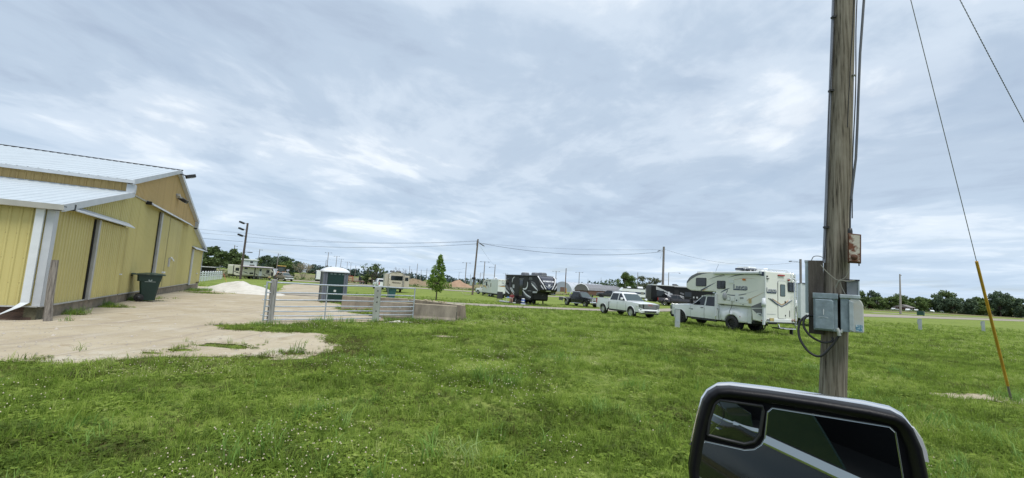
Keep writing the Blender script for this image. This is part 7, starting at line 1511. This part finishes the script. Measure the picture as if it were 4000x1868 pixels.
def limbs(h0, h1, targets, r0, seed, mat):
    rr = random.Random(seed); mb = MB(); top = Vector((rr.uniform(-.2, .2), rr.uniform(-.2, .2), h1)); mb.tube([(0, 0, -.3), (0, 0, h0 * .5), Vector((0, 0, h0)).lerp(top, .1), top], [r0 * 1.25, r0, r0 * .85, r0 * .3], 8)
    for tx, ty, tz in targets:
        s_ = Vector((0, 0, min(tz - .2, lerp(h0 * .8, h1 * .8, rr.random())))); e = Vector((tx, ty, tz)); m_ = s_.lerp(e, .5) + Vector((0, 0, -.08 * (e - s_).length)); mb.tube([s_, m_, e], [r0 * .42, r0 * .28, r0 * .10], 5)
    return mb
def tree(label, x, y, h, w, n, size, leaf, seed, trunk=None, th=.22, k=14, name='broadleaf_tree', group=None, barkm=bark, bl=None, br=.38, crown_lo=.22, **kw):
    t = thing(name, label, 'tree', (x, y, gz(x, y)), 0, group); blobs = bl or clumps(0, 0, h * (crown_lo + (1 - crown_lo) / 2), w / 2, w / 2, h * (1 - crown_lo) / 2, k, seed, br)
    me = crown_mesh('crown', blobs, n, size, seed, leaf, **kw); o = bpy.data.objects.new('crown', me); COL.objects.link(o); o.parent = t
    limbs(h * th, h * .8, [b[:3] for b in blobs[::2]], trunk or h * .022, seed, barkm).build('trunk', barkm, t); return t
# young green tree in the lawn: narrow, pointed, low round skirt
bl_ = []; rt = random.Random(5)
for i in range(60):
    z = 1.25 + 4.0 * (i / 59) ** .95; w_ = (1.42 * sstep(1.0, 2.0, z)) * (1 - (max(0, z - 1.9) / 3.55) ** .85) + .05; a = i * 2.4; q = rt.uniform(.45, 1.0); r_ = .19 + .22 * (1 - (z - 1.2) / 4.2); bl_.append((w_ * q * math.cos(a) + .04 * (z - 1), w_ * q * math.sin(a), z, r_ * 1.15, r_ * 1.15, r_))
tree('bright young green tree with a pointed crown standing alone in the lawn', -8.55, 52.06, 5.45, 2.6, 3400, .20, lf_bright, 5, trunk=.075, bl=bl_, th=.24, name='young_tree', barkm=bark)
# left group
tree('tallest dark tree right of the barn gable', -103.6, 150, 10.2, 9.5, 4200, .75, lf_dark, 21, group='trees at left'); tree('dark tree second from the barn gable', -97.0, 152, 9.2, 8.0, 3600, .72, lf_dark, 22, group='trees at left')
tree('broad tree behind the floodlight pole', -104.0, 166, 7.8, 8.5, 3600, .7, lf_dark, 24, group='trees at left'); tree('thin airy tree behind the white hut', -96.0, 164, 7.0, 6.0, 900, .65, lf_mid, 25, group='trees at left')
tree('dark tree above the front of the cream trailer', -103.0, 185, 9.2, 7.5, 2400, .7, lf_blue, 26, group='trees at left'); tree('dark tree above the orange loader', -103.5, 196, 9.0, 9.0, 2600, .7, lf_blue, 27, group='trees at left'); tree('dark leafy tree left of the pale bare tree', -96.5, 190, 9.4, 9.5, 2800, .7, lf_blue, 28, group='trees at left'); tree('low dark tree behind the white board fence', -118, 176, 6.5, 10, 2600, .7, lf_dark, 29, group='trees at left', th=.1)
tree('round green bush tree in front of the pale bare tree', -67.8, 133, 5.2, 5.5, 2600, .5, lf_mid, 31, th=.08, group='trees at left', crown_lo=.05)
# bare, pale and lopped trees built from their branches
def bare_tree(label, x, y, h, w, seed, mat, leaf=None, nleaf=0, name='bare_tree', thick=1.0, up=.55, k=9, lsize=.3):
    t = thing(name, label, 'tree', (x, y, gz(x, y)), 0); rr = random.Random(seed); mb = MB(); tips = []
    def grow(p, d, l, r_, dep):
        q = p + d * l; m_ = p.lerp(q, .5) + Vector((rr.uniform(-1, 1), rr.uniform(-1, 1), rr.uniform(-.3, .5))) * l * .07; mb.tube([p, m_, q], [r_, r_ * .85, r_ * .65], 5, cap=False)
        if dep == 0: tips.append(q); return
        for i in range(3 if dep < 3 else 2 + (rr.random() < .5)):
            nd = (d + Vector((rr.uniform(-1, 1), rr.uniform(-1, 1), rr.uniform(-.25, up))) * .72).normalized(); grow(q, nd, l * rr.uniform(.62, .85), r_ * .62, dep - 1)
        tips.append(q)
    r0 = h * .022 * thick
    for i in range(k): 
        a = 6.283 * i / k + rr.uniform(-.3, .3); sp = rr.uniform(.1, .75) * w / h; d = Vector((math.cos(a) * sp, math.sin(a) * sp, 1)).normalized(); grow(Vector((math.cos(a) * .12, math.sin(a) * .12, 0)), d, h * rr.uniform(.27, .36), r0 * rr.uniform(.6, 1), 3)
    mb.build('trunk', mat, t)
    if nleaf:
        bl = [(p.x, p.y, p.z, .5, .5, .35) for p in tips]; me = crown_mesh('crown', bl, nleaf, lsize, seed, leaf, shell_=.1); o = bpy.data.objects.new('crown', me); COL.objects.link(o); o.parent = t
    return t
bare_tree('pale straw coloured half-bare tree right of the dark tree group', -63.6, 135, 6.0, 6.2, 41, bark2, lf_pale, 520, thick=.55, k=11, lsize=.28); bare_tree('lopped tree with stubby bare limbs left of the beige camper', -36.4, 118, 6.0, 5.0, 42, bark, lf_dark, 700, thick=1.1, k=7, lsize=.42); bare_tree('small bare grey tree above the beige camper roof', -63.4, 256, 9.0, 10.5, 43, M('bark_grey', (.20, .18, .17), .9), thick=.6, k=9)
bl_ = clumps(0, 0, 1.6, 2.3, 2.0, 1.5, 10, 44); tree('dark bushy undergrowth at the foot of the lopped tree', -37.2, 118.6, 3.2, 4.6, 2200, .4, lf_dark, 44, bl=bl_, name='shrub', th=.1)
# pair behind the vehicles on the right
tree('rounded bright green tree between the brown hall and the motorhome', 39.6, 150, 8.6, 7.6, 3400, .52, lf_mid, 51, k=22, br=.32, crown_lo=.10); tree('loose grey green tree behind the motorhome roof', 60.8, 190, 9.8, 12, 1700, .62, lf_grey, 52, k=18, br=.30)
# line of big trees beyond the far right field, individually placed; five shapes copied
protos = []
kinds = [(13.2, 14, 4200, 1.0, lf_dark), (11.8, 13, 3800, 1.0, lf_mid), (14.2, 9.5, 3800, .95, lf_blue), (10.2, 12, 3200, .95, lf_mid), (13.2, 7.5, 3200, .9, lf_blue)]
spots = [(216, 270, 0, .92), (221, 262, 3, .9), (229, 274, 2, .85), (236, 268, 1, .88), (243, 272, 0, .80), (244, 262, 3, .95), (252, 268, 1, .95), (258, 262, 4, .86), (262, 258, 2, .9), (268, 268, 0, 1.12), (271, 256, 4, .92), (277, 258, 3, 1.05), (283, 262, 1, 1.0), (288, 256, 2, 1.05), (293, 250, 4, 1.05), (298, 262, 0, 1.08)]
labs = ['broad dark tree rising just right of the near pole boxes', 'light low tree in front of the pale roofed house', 'dark narrow crowned tree behind the pale roofed house', 'mid green tree just left of the far lamp post', 'short dark tree directly behind the far lamp post', 'light green low tree over the right end of the brown house', 'mid green tree directly above the green dumpster', 'narrow dark tree just right of the green dumpster', 'tall dark narrow tree in front of the tallest spreading crown', 'tallest spreading crown right of the green dumpster', 'narrow dark tree midway between the dumpster and the yellow guard', 'light low crown just left of the yellow guard', 'mid green tree behind the yellow guard', 'tall dark narrow tree just right of the yellow guard', 'narrow dark tree cut by the right picture edge', 'broad dark crown between the yellow guard and right picture edge']
for i, (x, y, kd, sc) in enumerate(spots):
    lab = labs[i]; found = [p_ for p_ in protos if p_[0] == kd]
    if not found:
        h, w, n, s_, lf = kinds[kd]; t = tree(lab, x, y, h, w, n, s_, lf, 60 + kd, group='line of big trees beyond the far right field', k=34, br=.30, crown_lo=.0, th=.12); protos.append((kd, t, [q for q in bpy.data.objects if q.parent == t]))
    else:
        _, p_, ch = found[0]; t = p_.copy(); COL.objects.link(t); t.location = (x, y, gz(x, y)); t['label'] = lab
        for q in ch: c = q.copy(); COL.objects.link(c); c.parent = t
        t.rotation_euler[2] = i * 1.3
    t.scale = (sc * 1.05, sc * 1.05, sc * random.uniform(.82, 1.16))
# brush along the field edge on the right, far woods
def wood(name, pts, depth, h, n, size, leaf, seed):
    r_ = np.random.default_rng(seed); blobs = []
    for (x0, y0, h0), (x1, y1, h1) in zip(pts[:-1], pts[1:]):
        L_ = math.hypot(x1 - x0, y1 - y0); k = max(2, int(L_ / (h * .7)))
        for i in range(k):
            t = (i + r_.random()) / k; hh = lerp(h0, h1, t) * r_.uniform(.75, 1.1); x, y = lerp(x0, x1, t), lerp(y0, y1, t) + r_.uniform(-depth, depth); w_ = h * r_.uniform(.4, .7); blobs.append((x, y, -.6 + hh * .5, w_, w_, hh * .5)); blobs.append((x + r_.uniform(-w_, w_), y, -.6 + hh * .25, w_, w_, hh * .3))
    me = crown_mesh(name, blobs, n, size, seed, leaf, shell_=.7); o = bpy.data.objects.new(name, me); COL.objects.link(o); tag(o, kind='stuff'); return o
wood('far_wood', [(-420, 560, 14), (-300, 600, 15), (-243, 600, 14), (-200, 590, 11), (-150, 560, 10), (-120, 540, 8)], 12, 14, 9000, 3.2, lf_far_hazy, 71)
wood('far_wood', [(-130, 430, 7), (-100, 420, 8), (-72, 420, 7.5), (-40, 410, 5.5), (-20, 420, 7.5), (0, 430, 6), (40, 440, 6.5), (90, 450, 10), (130, 450, 8), (200, 470, 9), (330, 520, 10)], 8, 8, 9000, 2.2, lf_far_hazy, 72)
wood('far_wood', [(60, 300, 8), (78, 300, 10.5), (100, 310, 9), (130, 330, 8)], 6, 9, 4200, 1.6, lf_blue, 73)
wood('far_hedge', [(185, 288, 8), (210, 286, 8.5), (240, 284, 7), (262, 274, 9), (290, 268, 10), (320, 258, 10), (352, 250, 10), (420, 236, 10)], 4, 8, 12000, 1.3, lf_blue, 77)
wood('field_brush', [(-70, 126, 1.2), (-45, 128, .9), (-20, 130, .7), (30, 134, .8), (60, 150, .9), (130, 180, .9), (220, 236, 1.5), (330, 300, 1.4)], 2, 1.6, 5200, .5, lf_mid, 74)
wood('field_brush', [(-140, 150, 2.6), (-110, 140, 2.4), (-92, 138, 2.0), (-72, 140, 1.4)], 3, 2.4, 3000, .6, lf_dark, 75)
# dry weeds standing below the cream trailer
wood('field_brush', [(-76, 104, 1.0), (-66, 103.5, .9), (-59, 108, .7)], .5, 1.0, 1500, .22, leafm('weed_brown', (.055, .045, .03), (.085, .07, .045), (.11, .10, .05)), 76)

# ------------------------------------------------------------------ people and camping things
skin = M('skin', (.42, .25, .18), .6, var=.05)
def person(label, loc, rz, joints, shirt, trousers, hair, hairr=.12):
    """joints: pelvis, chest, neck, head, (shoulder, elbow, hand) x2, (hip, knee, foot) x2"""
    t = thing('person', label, 'person', loc, rz); P_ = joints; me = bpy.data.meshes.new('body'); names = list(P_); co = [P_[n_] for n_ in names]; ix = {n_: i for i, n_ in enumerate(names)}
    E = [('pelvis', 'chest'), ('chest', 'neck'), ('neck', 'head')]
    for s_ in 'lr': E += [('chest', 'sh' + s_), ('sh' + s_, 'el' + s_), ('el' + s_, 'ha' + s_), ('pelvis', 'hi' + s_), ('hi' + s_, 'kn' + s_), ('kn' + s_, 'fo' + s_), ('fo' + s_, 'to' + s_)]
    me.from_pydata(co, [(ix[a], ix[b]) for a, b in E], []); me.materials.append(skin); o = bpy.data.objects.new('body', me); COL.objects.link(o); o.parent = t
    rad = dict(pelvis=.13, chest=.14, neck=.055, head=.095)
    for s_ in 'lr': rad.update({'sh' + s_: .065, 'el' + s_: .045, 'ha' + s_: .04, 'hi' + s_: .09, 'kn' + s_: .06, 'fo' + s_: .045, 'to' + s_: .035})
    sk = o.modifiers.new('skin', 'SKIN'); o.modifiers.new('sub', 'SUBSURF').levels = 1; o.modifiers['sub'].render_levels = 1
    for i, n_ in enumerate(names): me.skin_vertices[0].data[i].radius = (rad[n_], rad[n_])
    me.skin_vertices[0].data[ix['pelvis']].use_root = True
    V_ = {k: Vector(v) for k, v in P_.items()}
    mb = MB().tube([V_['pelvis'] - Vector((0, 0, .04)), V_['pelvis'].lerp(V_['chest'], .5), V_['chest'], V_['chest'].lerp(V_['neck'], .75)], [.165, .165, .19, .09], 12)
    for s_ in 'lr': mb.tube([V_['chest'].lerp(V_['sh' + s_], .5), V_['sh' + s_], V_['sh' + s_].lerp(V_['el' + s_], .8)], [.09, .088, .07], 8)
    mb.build('shirt', shirt, t); mb = MB().tube([V_['pelvis'] + Vector((0, 0, .06)), V_['pelvis'] - Vector((0, 0, .10))], [.165, .15], 12)
    for s_ in 'lr': mb.tube([V_['hi' + s_], V_['kn' + s_], V_['fo' + s_] + Vector((0, 0, .03))], [.115, .085, .065], 8)
    mb.build('trousers', trousers, t); mb = MB()
    for s_ in 'lr': mb.tube([V_['fo' + s_] - Vector((0, 0, .02)), V_['to' + s_] - Vector((0, 0, .01))], [.055, .05], 8)
    mb.build('shoes', blackpl, t); h_ = V_['head']; MB().lathe([(.0, .14), (.07, .125), (.112, .06), (.115, -.01), (.10, -.06)], 12, (h_.x - .018, h_.y, h_.z)).build('hair', hair, t); return t
brown = M('hair_brown', (.10, .05, .03), .8)
stand = dict(pelvis=(0, 0, .93), chest=(.0, 0, 1.30), neck=(.01, 0, 1.50), head=(.03, 0, 1.65), shl=(0, .19, 1.40), ell=(.02, .25, 1.12), hal=(.14, .22, .90), shr=(0, -.19, 1.40), elr=(.04, -.25, 1.13), har=(.18, -.20, .95), hil=(0, .10, .88), knl=(.03, .11, .48), fol=(0, .12, .07), tol=(.16, .13, .04), hir=(0, -.10, .88), knr=(-.02, -.11, .48), **{'for': (-.05, -.12, .07)}, tor=(.10, -.14, .04))
person('person in white shirt and dark jeans standing before the white swoosh trailer', at_ground(-4.9, 83.6), R(-120), stand, M('shirt_white', (.6, .57, .5), .8), M('jeans_dark', (.02, .025, .04), .85), brown)
crouch = dict(pelvis=(0, 0, .38), chest=(.20, 0, .70), neck=(.30, 0, .86), head=(.40, 0, .98), shl=(.22, .19, .78), ell=(.42, .22, .60), hal=(.60, .12, .48), shr=(.22, -.19, .78), elr=(.42, -.22, .60), har=(.60, -.12, .48), hil=(0, .12, .36), knl=(.38, .16, .46), fol=(.16, .16, .07), tol=(.32, .17, .04), hir=(0, -.12, .36), knr=(.36, -.18, .20), **{'for': (.0, -.16, .10)}, tor=(.12, -.17, .04))
person('person in yellow shirt and blue jeans crouching before the cream trailer', at_ground(-56.5, 103.6), R(-100), crouch, M('shirt_yellow', (.55, .45, .22), .8), M('jeans_blue', (.03, .05, .10), .85), brown)
sit = dict(pelvis=(0, 0, .50), chest=(-.04, 0, .90), neck=(-.03, 0, 1.08), head=(0, 0, 1.23), shl=(-.02, .19, 1.0), ell=(.08, .25, .74), hal=(.30, .20, .68), shr=(-.02, -.19, 1.0), elr=(.08, -.25, .74), har=(.30, -.20, .68), hil=(.02, .11, .50), knl=(.45, .14, .52), fol=(.46, .14, .07), tol=(.62, .15, .04), hir=(.02, -.11, .50), knr=(.45, -.14, .52), **{'for': (.50, -.14, .07)}, tor=(.66, -.15, .04))
px_, py_ = .45, 57.9
person('person in a dark red shirt sitting in a camp chair beside the black fifth wheel', at_ground(px_, py_), R(-100), sit, M('shirt_red', (.16, .02, .025), .8), M('trousers_tan', (.28, .16, .11), .85), brown)
def campchair(label, x, y, rz):
    t = thing('camp_chair', label, 'camp chair', at_ground(x, y), rz, 'folding camp chairs by the black fifth wheel'); cl = M('chair_cloth', (.022, .024, .027), .85)
    MB().add([(-.25, -.27, .44), (.25, -.27, .46), (.25, .27, .46), (-.25, .27, .44), (-.25, -.27, .42), (.25, -.27, .44), (.25, .27, .44), (-.25, .27, .42)], [(0, 1, 2, 3), (7, 6, 5, 4), (0, 4, 5, 1), (2, 6, 7, 3), (1, 5, 6, 2), (0, 3, 7, 4)]).build('seat', cl, t)
    MB().add([(-.25, -.27, .46), (-.25, .27, .46), (-.40, .27, 1.02), (-.40, -.27, 1.02), (-.28, -.27, .46), (-.28, .27, .46), (-.43, .27, 1.02), (-.43, -.27, 1.02)], [(0, 1, 2, 3), (7, 6, 5, 4), (0, 4, 5, 1), (2, 6, 7, 3), (1, 5, 6, 2), (0, 3, 7, 4)]).build('backrest', cl, t)
    for sx, sy in ((1, 1), (1, -1), (-1, 1), (-1, -1)): MB().tube([(sx * .25, sy * .27, 0), (-sx * .18, sy * .29, .62)], .014, 5).build('leg', lampm, t)
    for s_ in (-1, 1): MB().tube([(-.3, s_ * .30, .66), (.22, s_ * .30, .62)], .022, 5).build('armrest', cl, t)
    return t
campchair('folding camp chair under the person in dark red', px_, py_, R(-100)); campchair('empty black camp chair left of the white folding table', -1.0, 61.6, R(160)); campchair('empty black camp chair by the entrance steps', 1.2, 57.3, R(-130)); 
bigc = thing('privacy_screen', 'dark square folded screen standing left of the camping table', 'screen', at_ground(-1.25, 62.6), R(20)); MB().box(-.42, -.03, .28, .42, .03, 1.28).build('cloth', M('screen_dark', (.05, .055, .06), .8), bigc)
for s_ in (-1, 1): MB().tube([(s_ * .40, 0, 0), (s_ * .40, 0, 1.3)], .02, 5).build('leg', lampm, bigc)
tb = thing('folding_table', 'small white folding table in front of the black fifth wheel', 'table', at_ground(.05, 57.7), R(15)); MB().box(-.45, -.3, .62, .45, .3, .66).build('table_top', whitev, tb)
for sx in (-1, 1):
    for sy in (-1, 1): MB().tube([(sx * .38, sy * .24, 0), (sx * .30, sy * .22, .62)], .02, 5).build('leg', whitev, tb)
o = MB().box(-.15, -.12, 0, .15, .12, .16).build('box', M('box_blue', (.06, .16, .34), .5), None, loc=at_ground(-.05, 57.7, .66)); tag(o, 'small blue box lying on the white folding table', 'box')
ck = thing('water_jug', 'blue and white water jug on the ground beside the black fifth wheel', 'water jug', at_ground(1.85, 54.6)); MB().lathe([(0, .1), (.22, .1), (.24, .5), (.2, .62), (0, .64)], 14).build('jug_body', M('jug_blue', (.03, .08, .38), .45), ck); MB().lathe([(0, .64), (.21, .62), (.2, .72), (0, .75)], 14).build('lid', whitev, ck); MB().lathe([(0, .0), (.34, .0), (.30, .1), (0, .1)], 14).build('base_tray', whitev, ck); MB().box(-.245, -.14, .3, -.2, .14, .46).box(-.14, -.25, .3, .14, -.2, .46).build('jug_label', whitev, ck)
mt = MB(); mt.sheet([[(x, y, .02 + .012 * math.sin(x * 3 + y * 2)) for y in np.linspace(-.9, .9, 6)] for x in np.linspace(-3.4, 3.2, 12)]); o = mt.build('ground_mat', M('mat_grey', (.12, .13, .135), .9, var=.3, scale=2), None, loc=at_ground(.9, 57.4, .02)); o.rotation_euler[2] = R(-55); tag(o, 'dark woven mat spread on the grass along the black fifth wheel', 'mat')
for k, (x, y, lab) in enumerate(((-.85, 60.4, 'flat white tray lying on the mat left of the folding table'), (-.2, 59.0, 'flat white board lying on the mat behind the folding table'), (1.0, 56.2, 'pale folded sheet lying on the mat near the steps'))):
    o = MB().box(-.45, -.18, 0, .45, .18, .10).build(['tray', 'board', 'folded_sheet'][k], whitev, None, loc=at_ground(x, y, .05)); o.rotation_euler[2] = R(-50 + 30 * k); tag(o, lab, ['tray', 'board', 'sheet'][k])
bx = thing('storage_bin', 'dark crate with a lid standing below the fifth wheel door', 'crate', at_ground(1.35, 55.9), R(30)); MB().box(-.3, -.25, 0, .3, .25, .42).build('crate_body', under, bx); MB().box(-.32, -.27, .42, .32, .27, .47).build('lid', char_paint, bx)
t2 = thing('side_table', 'small table with a black cloth beside the white swoosh trailer', 'table', at_ground(-3.25, 81.0), R(10)); MB().box(-.5, -.35, .72, .5, .35, .76).build('table_top', blackpl, t2); MB().box(-.12, -.37, .1, .45, .36, .72).build('cloth', awn_black, t2)
for sx in (-1, 1):
    for sy in (-1, 1): MB().tube([(sx * .55, sy * .3, 0), (sx * .40, sy * .28, .72)], .025, 5).build('leg', whitev, t2)
# hose reel hoop by the leaning pole and a marker stake by the heap
o = MB().tube(smooth_path([(0, 0, 1.2), (-.5, .1, .9), (-.65, .1, .5), (-.4, 0, .15), (.2, -.1, .05), (.9, -.3, .04)], 6), .035, 6).build('hose', M('hose_pale', (.42, .40, .30), .7), None, loc=at_ground(-8.0, 81.2)); tag(o, 'pale hose hanging in a loop left of the leaning service pole', 'hose')
sk_ = thing('marker_stake', 'thin leaning marker stake with red top in front of the white fence', 'marker stake', (-43.5, 67.2, gz(-43, 67)), 0); MB().tube([(.35, 0, -.1), (.10, 0, .55)], .035, 6).build('yellow_stake', M('stake_yellow', (.5, .36, .08), .6), sk_); MB().tube([(.10, 0, .55), (-.35, 0, 1.45)], .03, 6).build('red_tip', M('stake_red', (.45, .08, .07), .6), sk_)
for o_ in bpy.data.objects:
    if 'h' in o_.keys(): del o_['h']
